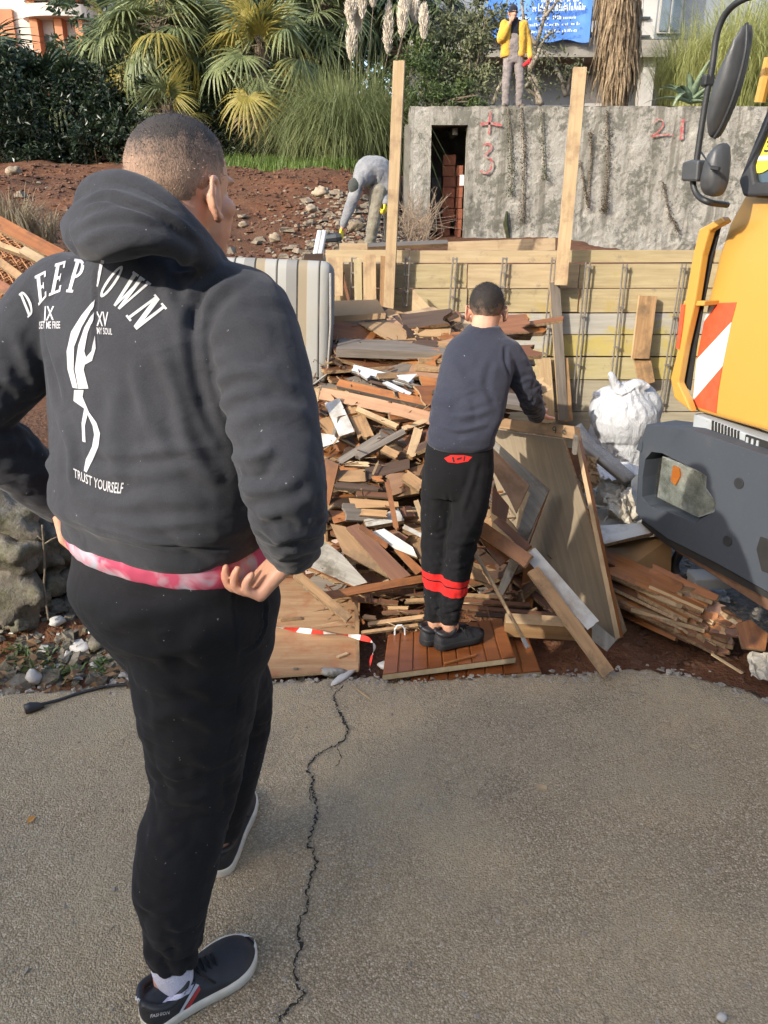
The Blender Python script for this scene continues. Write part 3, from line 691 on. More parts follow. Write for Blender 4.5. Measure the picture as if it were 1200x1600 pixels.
    decal('side_lettering', text_polys('FASHION', bilin((235, 1590), (264, 1584), (265, 1578), (236, 1584))), bs_, M_WHITE_PRINT, sh, .0015, 2)
    decal('heel_lettering', text_polys('OSMJ', bilin((203, 1557), (217, 1567), (219, 1561), (206, 1550))), bs_, M_WHITE_PRINT, sh, .0015, 2)
    shoe(t, (hL.x, hL.y), (tL.x, tL.y), .0, (M_SHOE, M_SOLE, M_LACE), .052, .088, turn=1)
    for an, hp, tp in ((anR, hR, tR), (anL, hL, tL)):
        d = (tp - hp).normalized(); b = Blob(); base = np.array((hp.x + d.x * .085, hp.y + d.y * .085, .075))
        b.chain([an + [0, 0, .04], an * .5 + base * .5 + [0, 0, .012], base], [.038, .043, .040], 4, 16)
        me = b.mesh('sock', .005, 3); link_mesh('sock', me, M_SOCK, t)
    return t


# ---------------------------------------------------------------- the boy leaning on the boards
def build_boy():
    t = thing('person', 'boy from behind in navy sweater and black joggers with red bands, leaning on boards', 'person', tuple(gnd(690, 1005, .0)))
    hd = Head(at(760, 483, 2.86), R(6), R(10), .80)
    A = lambda u, v, Y: np.array(at(u, v, Y))
    shL, elL, wrL = A(712, 552, 2.80), A(712, 630, 2.98), A(768, 652, 3.12)
    shR, elR, wrR = A(790, 552, 2.76), A(827, 618, 2.78), A(838, 648, 2.94)
    hipL, knL, anL = A(690, 728, 2.64), A(681, 845, 2.62), A(679, 958, 2.55)
    hipR, knR, anR = A(738, 728, 2.60), A(722, 845, 2.57), A(702, 962, 2.52)
    ex, ey = np.array((1., 0, 0)), np.array((0, 1., 0))
    def ringrow(v, ul, ur, Y, b): p = at((ul + ur) / 2, v, Y); return (p.x, p.y, p.z, (ur - ul) / 2 * mpp(v, Y), b)
    b = Blob(); hd.put(b)
    b.chain([A(752, 535, 2.78), A(756, 512, 2.815), hd.p(0, -.02, -.04)], [.052, .047, .050], 4, 16)
    b.rings([ringrow(735, 685, 755, 2.62, .07), ringrow(680, 684, 756, 2.63, .07), ringrow(600, 696, 783, 2.71, .07), ringrow(550, 705, 790, 2.76, .06), ringrow(528, 728, 780, 2.78, .045)], ex, ey)
    b.chain([shL, elL, wrL], [.042, .036, .026], 4, 12); b.chain([shR, elR, wrR], [.042, .036, .026], 4, 12)
    for h, k, a in ((hipL, knL, anL), (hipR, knR, anR)): b.chain([h, k, a, a + [.01, .01, -.05]], [.065, .045, .031, .030], 4, 12)
    hand(b, Vector(wrR), Vector((.35, .9, .1)), Vector((-.1, .1, -1)), -1, s=.78, curl=(12, 50, 40))
    hand(b, Vector(wrL), Vector((.4, .9, .1)), Vector((-.1, .1, -1)), 1, s=.78, curl=(12, 50, 40))
    link_mesh('body', b.mesh('body', .0042, 4), M_SKIN, t)
    hd.hair(hair_mat('dark_short_hair', (.028, .023, .020), (.30, .19, .135), -.035 + hd.c.z, .095 + hd.c.z), t, 1.03, 8, .05, -.066, 4200, .006)
    hd.face_parts(t, M_LACE)
    b = Blob()
    b.rings([ringrow(698, 676, 766, 2.625, .085), ringrow(690, 667, 773, 2.625, .100), ringrow(668, 669, 779, 2.635, .104), ringrow(640, 673, 788, 2.66, .100), ringrow(600, 682, 797, 2.70, .098), ringrow(560, 691, 804, 2.745, .090), ringrow(535, 703, 799, 2.775, .075), ringrow(517, 724, 786, 2.80, .056), ringrow(508, 733, 780, 2.81, .05)], ex, ey, 32, 2.4)
    b.chain([shR + [-.04, .0, .0], shR, A(812, 585, 2.76), elR, elR * .4 + wrR * .6, wrR], [.055, .056, .052, .045, .039, .034], 5, 16)
    b.chain([shL + [.05, 0, -.01], shL + [.012, .02, -.015], elL, wrL], [.050, .050, .045, .034], 5, 16)
    me = b.mesh('sweater', .0050, 5); rough_up(me, .003, 11, (1, 1, 1), 2)
    axis_wrinkle(me, shR, elR, .08, 22, .008, .9, 1.4, 1, 2); axis_wrinkle(me, elR, wrR, .07, 26, .007, .3, 1.2, 1, 5); axis_wrinkle(me, A(735, 600, 2.71), A(720, 680, 2.63), .16, 16, .009, .7, 1.5, 2.5, 8)
    folds(me, [([(790, 540), (790, 565), (797, 590)], .008, -.006), ([(680, 640), (720, 652), (770, 640)], .010, .005), ([(672, 660), (715, 672), (765, 662)], .009, .006), ([(690, 600), (740, 640), (790, 640)], .012, .005),
               ([(668, 676), (715, 684), (772, 694)], .004, -.004), ([(805, 600), (825, 592), (840, 600)], .008, .005), ([(803, 622), (825, 612), (845, 622)], .008, .005), ([(815, 640), (835, 632), (848, 640)], .006, .004), ([(728, 516), (756, 522), (788, 518)], .003, -.003), ([(700, 560), (730, 600), (760, 610)], .014, .004), ([(770, 560), (760, 600), (775, 640)], .012, -.004)], True)
    link_mesh('sweater', me, M_NAVY, t)
    b = Blob()
    b.rings([ringrow(676, 680, 760, 2.63, .085), ringrow(690, 668, 770, 2.63, .092), ringrow(730, 662, 771, 2.62, .098), ringrow(770, 664, 766, 2.62, .085)], ex, ey, 28)
    b.chain([hipL + [.005, 0, -.02], hipL * .5 + knL * .5, knL, knL * .5 + anL * .5, anL + [0, 0, .03], anL + [0, 0, -.022]], [.074, .068, .056, .050, .038, .038], 5, 16, (True, False))
    b.chain([hipR + [0, 0, -.02], hipR * .5 + knR * .5 + [.008, 0, 0], knR, knR * .5 + anR * .5, anR + [0, 0, .03], anR + [0, 0, -.022]], [.078, .070, .058, .052, .043, .041], 5, 16, (True, False))
    me = b.mesh('trousers', .0052, 5); rough_up(me, .0025, 11, (1, 1, .8), 2)
    axis_wrinkle(me, hipR, knR, .11, 16, .009, .95, 1.5, 2.2, 2); axis_wrinkle(me, knR, anR, .08, 20, .010, .9, 1.4, 1.5, 5); axis_wrinkle(me, knL, anL, .08, 20, .010, .9, 1.4, 1.5, 9); axis_wrinkle(me, hipL, knL, .10, 15, .007, .9, 1.4, 2, 12)
    folds(me, [([(700, 770), (705, 820), (695, 870)], .006, -.006), ([(660, 830), (685, 838), (700, 830)], .008, .005), ([(700, 842), (722, 850), (746, 840)], .008, .005), ([(660, 870), (685, 880), (700, 872)], .008, .004), ([(695, 880), (712, 888), (730, 880)], .007, .004),
               ([(684, 940), (700, 946), (716, 940)], .006, .006), ([(684, 955), (700, 960), (716, 953)], .005, -.005), ([(662, 945), (676, 950), (690, 946)], .006, .005), ([(745, 720), (735, 760), (722, 800)], .010, .005), ([(664, 692), (715, 698), (770, 705)], .003, -.003)], True)
    bm_, nt, bs = new_mat('black_joggers_with_red_bands', .95, 0, .15)
    p1, p2 = at(674, 904, 2.57), at(702, 914, 2.53); k = (p2.z - p1.z) / (p2.x - p1.x)
    sx = nt.nodes.new('ShaderNodeSeparateXYZ'); tc = nt.nodes.new('ShaderNodeTexCoord'); nt.links.new(tc.outputs['Object'], sx.inputs[0])
    q = nt.nodes.new('ShaderNodeMath'); q.operation = 'MULTIPLY_ADD'; nt.links.new(sx.outputs['X'], q.inputs[0]); q.inputs[1].default_value = -k; nt.links.new(sx.outputs['Z'], q.inputs[2])
    mr = nt.nodes.new('ShaderNodeMapRange'); c0 = p1.z - k * p1.x; mr.inputs[1].default_value = c0 - .046; mr.inputs[2].default_value = c0 + .046; nt.links.new(q.outputs[0], mr.inputs[0])
    K = (.010, .010, .011); RD = (.55, .022, .02)
    c = ramp(nt, mr.outputs[0], [(0, K), (.16, RD), (.53, K), (.58, RD), (.84, K)])
    [n for n in nt.nodes if n.type == 'VALTORGB'][-1].color_ramp.interpolation = 'CONSTANT'
    w = noise_tex(nt, coords(nt), 420, 3, .7); c = mixc(nt, .5, c, ramp(nt, w, [(.3, (.55, .55, .55)), (.7, (1.3, 1.3, 1.3))]), 'MULTIPLY')
    l = ramp(nt, noise_tex(nt, coords(nt), 130, 2, .5), [(.735, (0, 0, 0)), (.765, (1, 1, 1))]); c = mixc(nt, l, c, (.25, .25, .25))
    nt.links.new(c, bs.inputs['Base Color']); bs.inputs['Sheen Weight'].default_value = .03; bump(nt, bs, w, .25, .001)
    me.materials.append(bm_)
    tr = link_mesh('trousers', me, None, t)
    bh = bvh_of(me)
    decal('pocket_lining', [[(694, 716), (704, 711), (724, 711), (738, 714), (731, 721), (714, 724), (700, 722)]], bh, M_RED, tr, .0015, 4)
    decal('pocket_print', [[(706, 714), (709, 714), (711, 722), (708, 722)], [(714, 716), (722, 714), (721, 717), (714, 719)], [(725, 713), (727, 713), (726, 720), (724, 720)]], bh, M_LACE, tr, .0022, 3)
    z = .062
    for an, a, c in ((anR, (664, 1006), (728, 988)), (anL, (664, 982), (732, 964))):
        p, q = gnd(*a, z), gnd(*c, z); d = (q - p).normalized() * .215
        h = Vector((an[0], an[1], 0)) - d * .27
        shoe(t, (h.x, h.y), (h.x + d.x, h.y + d.y), z - .005, (M_SHOE, M_LACE, M_LACE), .044, .078)
    return t

# ---------------------------------------------------------------- the two workers behind
M_JACKET = fabric('yellow_jacket', (.46, .26, .035), (.58, .35, .06), 6, 90)
M_GREYPANT = fabric('grey_work_trousers', (.15, .13, .125), (.24, .21, .20), 7, 90)
M_BEANIE = fabric('dark_knit', (.012, .013, .020), (.02, .022, .03), 20, 120)
M_GREYTOP = fabric('grey_sweatshirt', (.17, .175, .185), (.27, .275, .285), 7, 90)
M_KHAKI = fabric('khaki_trousers', (.17, .155, .12), (.27, .245, .19), 8, 90)
M_GREENCAP = fabric('green_knit', (.045, .05, .045), (.07, .075, .068), 20, 120)
M_GLOVE_R = fabric('red_glove', (.45, .02, .03), (.55, .04, .05), 20, 90)
M_GLOVE_Y = fabric('yellow_glove', (.72, .55, .03), (.80, .65, .06), 20, 90)
M_BOOT = simple('work_boot', (.06, .045, .03), (.1, .08, .06), 20)
def cap_shell(hd, mat, parent, name, low=-.02, g=1.12, roll=True):
    b = Blob(); k = hd.s
    b.ell(hd.p(0, -.010, .035), .076 * g * k, .094 * g * k, .088 * g * k, hd.M)
    me = b.mesh(name, .007, 3); bm = bmesh.new(); bm.from_mesh(me); Mi = hd.M.inverted()
    bmesh.ops.delete(bm, geom=[f for f in bm.faces if (Mi @ (f.calc_center_median() - hd.c)).z < (low + .02) * k], context='FACES'); bm.to_mesh(me); bm.free()
    o = link_mesh(name, me, mat, parent)
    if roll:
        m = MB(); m.tube([hd.p(math.cos(R(a)) * .083, -.010 + math.sin(R(a)) * .102, low + .025) for a in range(0, 361, 20)], .011 * k, 8, cap=False); m.build('cuff', mat, o, True)
    return o
def build_phone_worker():
    B = at(801, 166, 16.95); B.z = 3.31
    t = thing('person', 'worker in yellow jacket and black beanie with hand raised to face, standing on concrete wall', 'person', tuple(B))
    P = lambda x, y, z: np.array((B.x + x, B.y + y, B.z + z))
    hd = Head(P(-.09, -.02, 1.615), R(168), R(6), 1.0)
    shR, elR, wrR = P(-.24, 0, 1.42), P(-.31, -.10, 1.16), P(-.15, -.17, 1.44)
    shL, elL, wrL = P(.13, .0, 1.42), P(.23, .02, 1.13), P(.27, -.06, .88)
    hR, kR, aR = P(-.13, 0, .88), P(-.15, -.03, .48), P(-.14, 0, .08)
    hL, kL, aL = P(.05, 0, .88), P(.11, -.03, .48), P(.13, .02, .08)
    ex, ey = np.array((1., 0, 0)), np.array((0, 1., 0))
    b = Blob(); hd.put(b); b.chain([P(-.07, .0, 1.42), P(-.08, -.0, 1.52), hd.p(0, -.02, -.04)], [.06, .055, .055], 3, 12)
    b.rings([(*P(-.04, 0, .84), .15, .09), (*P(-.04, 0, 1.0), .16, .10), (*P(-.05, 0, 1.2), .17, .10), (*P(-.055, 0, 1.4), .16, .08), (*P(-.06, 0, 1.46), .08, .05)], ex, ey)
    for q in ((shR, elR, wrR), (shL, elL, wrL)): b.chain(q, [.05, .042, .03], 4, 10)
    for q in ((hR, kR, aR), (hL, kL, aL)): b.chain(q, [.08, .055, .04], 4, 10)
    hand(b, Vector(wrR), Vector((.10, .02, .20)), Vector((.3, .9, 0)), 1, s=1.05, curl=(25, 45, 35))
    link_mesh('body', b.mesh('body', .008, 3), M_SKIN2, t); hd.face_parts(t, M_LACE)
    b = Blob(); hand(b, Vector(wrL), Vector((.0, -.15, -1)), Vector((-1, -.2, 0)), -1, s=1.1, curl=(40, 50, 30)); link_mesh('glove', b.mesh('glove', .008, 2), M_GLOVE_R, t)
    m = MB(); m.tube([Vector(wrL) + Vector((-.12, -.04, -.16)), Vector(wrL) + Vector((.02, -.02, -.03))], [.035, .03], 8); g2 = m.build('spare_glove', M_GLOVE_R, t, True)
    b = Blob(); b.rings([(*P(-.04, .01, .80), .17, .11), (*P(-.045, .0, .92), .175, .115), (*P(-.05, -.005, 1.15), .165, .115), (*P(-.055, -.01, 1.40), .12, .10), (*P(-.06, 0, 1.49), .08, .075), (*P(-.065, 0, 1.535), .078, .078)], ex, ey); link_mesh('shirt', b.mesh('shirt', .010, 3), M_BEANIE, t)
    b = Blob(); b.rings([(*P(-.04, .01, .78), .165, .115), (*P(-.045, .0, .95), .18, .125), (*P(-.05, -.01, 1.1), .15, .125), (*P(-.05, -.02, 1.26), .10, .105)], ex, ey)
    b.chain([hR, kR, aR + [0, 0, .02]], [.105, .085, .075], 5, 14); b.chain([hL, kL, aL + [0, 0, .02]], [.105, .085, .075], 5, 14)
    me = b.mesh('overalls', .010, 3); rough_up(me, .010, 9, (1, 1, 1.4), 3); link_mesh('overalls', me, M_GREYPANT, t)
    for g in (-1, 1):
        b = Blob(); c = -.05 + g * .135
        b.rings([(*P(c, .02, .88), .085, .125), (*P(c, .02, .93), .10, .14), (*P(c, .01, 1.15), .095, .135), (*P(c * .97, .0, 1.36), .095, .115), (*P(c * .8, 0, 1.47), .06, .085)], ex, ey)
        if g < 0: b.chain([shR, elR, elR * .3 + wrR * .7], [.082, .080, .055], 5, 14)
        else: b.chain([shL, elL, wrL], [.082, .072, .052], 5, 14)
        if g < 0: b.rings([(*P(-.05, .08, .88), .16, .05), (*P(-.05, .08, 1.2), .16, .05), (*P(-.05, .06, 1.45), .13, .05)], ex, ey)
        me = b.mesh('jacket', .010, 3); rough_up(me, .008, 8, (1, 1, 1), 3); link_mesh('jacket', me, M_JACKET, t)
    b = Blob(); b.chain([P(-.19, .02, 1.47), P(-.07, .09, 1.50), P(.05, .02, 1.47)], [.035, .04, .035], 4, 10); link_mesh('collar', b.mesh('collar', .010, 2), M_BEANIE, t)
    cap_shell(hd, M_BEANIE, t, 'beanie')
    for a, dx in ((aR, -.05), (aL, .06)):
        b = Blob(); b.chain([a + [0, .04, -.03], a + [dx, -.16, -.045]], [.05, .045], 3, 10); b.chain([a + [0, .02, .06], a + [0, .02, -.03]], [.055, .055], 3, 10); link_mesh('boot', b.mesh('boot', .012, 2), M_BOOT, t)
    return t
def build_bent_worker():
    Y = 11.3; A = lambda u, v, dy=0: np.array(at(u, v, Y + dy))
    t = thing('person', 'worker in grey sweatshirt and yellow gloves bent over behind the formwork', 'person', tuple(A(590, 396)))
    hd = Head(at(557, 294, Y - .25), R(222), R(62), 1.0)
    b = Blob(); hd.put(b)
    sh1, el1, wr1 = A(562, 282, -.25), A(546, 325, -.3), A(534, 358, -.35)
    sh2, el2, wr2 = A(588, 285, .15), A(602, 305, -.05), A(603, 316, -.2)
    h1, k1, a1 = A(591, 300, -.1), A(584, 345, -.15), A(577, 392, -.1)
    h2, k2, a2 = A(604, 296, .12), A(609, 345, .1), A(608, 397, .15)
    b.chain([A(600, 285), A(588, 272), A(572, 272, -.1), hd.p(0, -.03, -.04)], [.12, .13, .11, .055], 4, 14)
    b.chain([sh1, el1, wr1], [.045, .04, .03], 4, 10); b.chain([sh2, el2, wr2], [.045, .04, .03], 4, 10)
    for q in ((h1, k1, a1), (h2, k2, a2)): b.chain(q, [.08, .055, .04], 4, 10)
    link_mesh('body', b.mesh('body', .008, 3), M_SKIN2, t); hd.face_parts(t, M_LACE)
    b = Blob(); b.chain([A(603, 288), A(592, 271), A(576, 268, -.08), A(566, 277, -.18)], [.17, .205, .19, .13], 5, 18)
    b.chain([sh1, el1, wr1 * .8 + el1 * .2], [.085, .070, .052], 5, 14); b.chain([sh2, el2, wr2], [.085, .07, .05], 5, 14)
    me = b.mesh('sweatshirt', .010, 3); rough_up(me, .012, 7, (1, 1, 1), 3); link_mesh('sweatshirt', me, M_GREYTOP, t)
    b = Blob(); b.chain([A(597, 284), A(600, 300)], [.15, .15], 4, 16); b.chain([h1, k1, a1 + [0, 0, .03]], [.12, .09, .08], 5, 14); b.chain([h2, k2, a2 + [0, 0, .03]], [.12, .09, .08], 5, 14)
    me = b.mesh('trousers', .010, 3); rough_up(me, .010, 8, (1, 1, 1.3), 3); link_mesh('trousers', me, M_KHAKI, t)
    for w, d in ((wr1, (-.05, -.1, -1)), (wr2, (-.1, -.3, -1))):
        b = Blob(); hand(b, Vector(w), Vector(d), Vector((-.6, .3, 0)), 1, s=1.15, curl=(40, 50, 30)); link_mesh('glove', b.mesh('glove', .008, 2), M_GLOVE_Y, t)
    cap_shell(hd, M_GREENCAP, t, 'beanie', -.03, 1.15)
    for a in (a1, a2):
        b = Blob(); b.chain([a + [0.04, 0, -.02], a + [-.16, -.08, -.03]], [.055, .05], 3, 10); b.chain([a + [0, 0, .08], a], [.06, .06], 3, 10); link_mesh('boot', b.mesh('boot', .012, 2), M_BOOT, t)
    return t
# ================================================================ GROUND
def fbm(x, y, s=1.0, o=4, seed=0.0):
    r = 0; a = 1.0; f = s
    for i in range(o): r += a * mnoise.noise(Vector((x * f, y * f, seed + i * 7.1))); a *= .5; f *= 2.07
    return r
def sstep(a, b, x):
    t = max(0.0, min(1.0, (x - a) / (b - a))); return t * t * (3 - 2 * t)
def mixv(a, b, t): return a + (b - a) * t
def terrain(x, y):
    low = -.06 + .025 * fbm(x, y, 3.0)
    # terrace held up by the old stone wall on the left, with rubble running down in front of it
    terr = .62 + .10 * sstep(3.2, 7, y) + .07 * fbm(x, y, 1.2)
    foot = .16 * sstep(2.25, 2.75, y) * (.6 + .8 * abs(fbm(x, y, 5, 3, 3)))
    e = sstep(2.85, 3.15, y) * (1 - sstep(-1.15, -.85, x))
    z = mixv(low + foot * (1 - sstep(-1.1, -.7, x)), terr, e)
    back = .93 + .05 * fbm(x, y, .9)
    z = mixv(z, back, sstep(5.50, 5.60, y) * (1 - sstep(3.6, 4.4, x)))
    bank = 1.30 * sstep(10.2, 17.2, y + .5 * fbm(x, y, .5)) * (1 - sstep(-.6, .6, x + (y - 12) * .02)) + .13 * fbm(x, y, .8) * sstep(9, 11, y) * (1 - sstep(-.4, .8, x))
    left = .45 * sstep(3.5, 8, y) * sstep(-2.0, -4.5, x) * (1 - sstep(12, 16, y))
    z += bank + left
    if 2.9 < y < 5.4 and -1.0 < x < 1.0:          # mound added inside the timber heap to carry it and block light leaks
        core = .92 * sstep(3.05, 4.5, y) - .35 * sstep(4.5, 4.9, y)
        z = max(z, mixv(z, core, sstep(-.95, -.6, x) * (1 - sstep(.35, .8, x)) * sstep(2.95, 3.3, y)))
    if y > 16.4: z = mixv(z, 3.24, sstep(18.7, 18.9, y) * sstep(.75, .95, x))
    if y > 17: z = max(z, z + .10 * (min(y, 40) - 17))
    return z
M_SOIL, nt, bs = new_mat('red_soil', .95, 0, .2)
v = coords(nt); f1 = noise_tex(nt, v, .7, 6, .65); f2 = noise_tex(nt, v, 9, 6, .7); f3 = noise_tex(nt, v, 60, 3, .6)
c = ramp(nt, f2, [(.3, (.065, .026, .013)), (.5, (.125, .052, .025)), (.7, (.20, .095, .05))])
c = mixc(nt, ramp(nt, f1, [(.42, (0, 0, 0)), (.62, (1, 1, 1))]), c, ramp(nt, f3, [(.35, (.07, .033, .018)), (.65, (.15, .08, .046))]))
c = mixc(nt, ramp(nt, f3, [(.70, (0, 0, 0)), (.75, (1, 1, 1))]), c, (.36, .27, .19))
nt.links.new(c, bs.inputs['Base Color']); bump(nt, bs, f3, .8, .02)
def axis(vals): return np.array(sorted(set(np.round(vals, 4))))
xs = axis(list(np.arange(-9, 9.01, .10)) + [-9.5 - 1.3 ** i for i in range(1, 22)] + [9.5 + 1.3 ** i for i in range(1, 22)])
ys = axis(list(np.arange(1.9, 6.2, .07)) + list(np.arange(6.2, 19.6, .13)) + [20 + 1.35 ** i for i in range(0, 18)] + [1.7 - 1.35 ** i for i in range(0, 18)])
gm = MB(); nx = len(xs)
for y in ys:
    for x in xs:
        z = terrain(x, y) if abs(x) < 60 else terrain(60 * np.sign(x), y)
        if -9 < x < 9 and 2 < y < 18: z += .018 * fbm(x, y, 7, 3, 5)
        gm.v.append((x, y, z))
for j in range(len(ys) - 1):
    for i in range(nx - 1): gm.f.append((j * nx + i, j * nx + i + 1, (j + 1) * nx + i + 1, (j + 1) * nx + i)); gm.m.append(0)
GROUND = tag(gm.build('ground', M_SOIL, None, True), kind='structure')
# ---- asphalt with a broken far edge
M_ASPH, nt, bs = new_mat('asphalt', .92, 0, .3)
v = coords(nt); vo = nt.nodes.new('ShaderNodeTexVoronoi'); vo.inputs['Scale'].default_value = 215; nt.links.new(v, vo.inputs['Vector'])
f1 = noise_tex(nt, v, .9, 5, .6); f2 = noise_tex(nt, v, 45, 5, .75); f3 = noise_tex(nt, v, 4, 4, .6)
sp = nt.nodes.new('ShaderNodeSeparateColor'); nt.links.new(vo.outputs['Color'], sp.inputs[0])
stone = ramp(nt, sp.outputs[0], [(.0, (.30, .240, .155)), (.5, (.405, .330, .222)), (.85, (.50, .415, .29)), (1, (.66, .575, .44))])
gap = ramp(nt, vo.outputs['Distance'], [(.15, (1, 1, 1)), (.75, (.52, .50, .47))])
c = mixc(nt, 1.0, stone, gap, 'MULTIPLY')
c = mixc(nt, ramp(nt, f2, [(.62, (0, 0, 0)), (.72, (1, 1, 1))]), c, (.22, .185, .12))
c = mixc(nt, ramp(nt, f1, [(.45, (0, 0, 0)), (.62, (.55, .55, .55))]), c, (.48, .375, .225))
c = mixc(nt, ramp(nt, f3, [(.50, (0, 0, 0)), (.72, (.45, .45, .45))]), c, (.28, .235, .17))
sy = nt.nodes.new('ShaderNodeSeparateXYZ'); nt.links.new(v, sy.inputs[0]); my = nt.nodes.new('ShaderNodeMapRange'); my.inputs[1].default_value = 1.45; my.inputs[2].default_value = 2.35; nt.links.new(sy.outputs['Y'], my.inputs[0])
c = mixc(nt, mixc(nt, 1.0, my.outputs[0], ramp(nt, noise_tex(nt, v, 2.2, 6, .7), [(.36, (.05, .05, .05)), (.62, (.5, .5, .5))]), 'MULTIPLY'), c, (.54, .42, .255))      # dust trodden out from the soil
dn = nt.nodes.new('ShaderNodeTexNoise'); dn.inputs['Scale'].default_value = 18; nt.links.new(v, dn.inputs['Vector']); dv = nt.nodes.new('ShaderNodeVectorMath'); dv.operation = 'MULTIPLY_ADD'; nt.links.new(dn.outputs['Color'], dv.inputs[0]); dv.inputs[1].default_value = (.07, .07, .07); nt.links.new(v, dv.inputs[2])
ve = nt.nodes.new('ShaderNodeTexVoronoi'); ve.feature = 'DISTANCE_TO_EDGE'; ve.inputs['Scale'].default_value = 17; nt.links.new(dv.outputs[0], ve.inputs['Vector'])
ln_ = ramp(nt, ve.outputs['Distance'], [(.0, (1, 1, 1)), (.045, (0, 0, 0))]); ln_ = mixc(nt, 1.0, ln_, ramp(nt, noise_tex(nt, v, 3.1, 5, .7), [(.45, (0, 0, 0)), (.62, (.75, .75, .75))]), 'MULTIPLY'); c = mixc(nt, ln_, c, (.16, .13, .09))
c = mixc(nt, ramp(nt, noise_tex(nt, v, 1.7, 7, .7), [(.50, (0, 0, 0)), (.70, (.6, .6, .6))]), c, (.34, .29, .195))
nt.links.new(c, bs.inputs['Base Color'])
ad = nt.nodes.new('ShaderNodeMath'); ad.operation = 'ADD'; nt.links.new(vo.outputs['Distance'], ad.inputs[0]); nt.links.new(f2, ad.inputs[1])
iv = nt.nodes.new('ShaderNodeMath'); iv.operation = 'MULTIPLY'; iv.inputs[1].default_value = -1; nt.links.new(ad.outputs[0], iv.inputs[0]); bump(nt, bs, iv.outputs[0], .75, .006)
EDGE = [gnd(u, v_, 0) for u, v_ in ((-700, 1130), (-200, 1092), (0, 1082), (110, 1076), (200, 1064), (320, 1066), (430, 1062), (500, 1061), (560, 1058), (640, 1062), (720, 1056), (800, 1054), (860, 1054), (930, 1050), (985, 1046), (1060, 1050), (1120, 1066), (1200, 1092), (1330, 1130), (1700, 1180))]
EDGE = [Vector((-60, EDGE[0].y, 0))] + EDGE + [Vector((60, EDGE[-1].y, 0))]
def edge_y(x):
    for a, b in zip(EDGE, EDGE[1:]):
        if a.x <= x <= b.x: return a.y + (b.y - a.y) * (x - a.x) / (b.x - a.x)
    return 2.2
am = MB(); cols = list(np.arange(-2.2, 2.6, .012)); cols = [-60, -20, -8, -4, -3] + cols + [3, 4, 8, 20, 60]
for x in cols:
    e = edge_y(x) + .030 * fbm(x, 0, 9, 5, 2) + .008 * mnoise.noise(Vector((x * 90, 0, 3)))
    ro = .010 * mnoise.noise(Vector((x * 35, 5, 0)))
    for y, z in ((-30, 0), (.2, 0), (e - .10, 0), (e - .03, .004 + ro * .4), (e, -.006 + ro), (e + .010, -.030 + ro), (e + .006, -.12)): am.v.append((x, y, z))
for i in range(len(cols) - 1):
    for j in range(6): am.f.append((i * 7 + j, (i + 1) * 7 + j, (i + 1) * 7 + j + 1, i * 7 + j + 1)); am.m.append(0)
tag(am.build('asphalt', M_ASPH, None, True), kind='structure')
# crumbs of broken asphalt along the edge
M_CRUMB = simple('asphalt_crumbs', (.16, .145, .12), (.42, .37, .31), 14, .95, 0, .4, 60)
def pebble(m, p, r, rnd, flat=.7, n=None):
    M = Matrix.Rotation(rnd.uniform(0, 6.28), 3, 'Z') @ Matrix.Rotation(rnd.uniform(-.5, .5), 3, 'X'); sx, sy, sz = rnd.uniform(.7, 1.3), rnd.uniform(.6, 1.1), rnd.uniform(.5, .9) * flat
    base = [(-1, -.6, -.5), (1, -.7, -.5), (.8, .8, -.5), (-.7, .9, -.5), (-.7, -.5, .6), (.6, -.5, .7), (.7, .5, .5), (-.5, .6, .7)]
    m.add([Vector(p) + M @ Vector(((x + rnd.uniform(-.25, .25)) * sx * r, (y + rnd.uniform(-.25, .25)) * sy * r, (z + rnd.uniform(-.2, .2)) * sz * r)) for x, y, z in base],
          [(3, 2, 1, 0), (4, 5, 6, 7), (0, 1, 5, 4), (1, 2, 6, 5), (2, 3, 7, 6), (3, 0, 4, 7)])
rnd = random.Random(3); m = MB()
for i in range(1500):
    x = rnd.uniform(-1.9, 2.2); y = edge_y(x) + rnd.gauss(.015, .035); r = rnd.uniform(.003, .011)
    pebble(m, (x, y, (0 if y < edge_y(x) else -.035) + r * .3), r, rnd)
tag(m.build('edge_gravel', M_CRUMB, None), kind='stuff')
m = MB()
for i in range(900):
    x, y = rnd.uniform(-1.6, 1.5), rnd.uniform(.9, 2.3); r = abs(rnd.gauss(0, .0022)) + .0012
    pebble(m, (x, y, r * .3), r, rnd)
tag(m.build('asphalt_grit', M_CRUMB, None), kind='stuff')
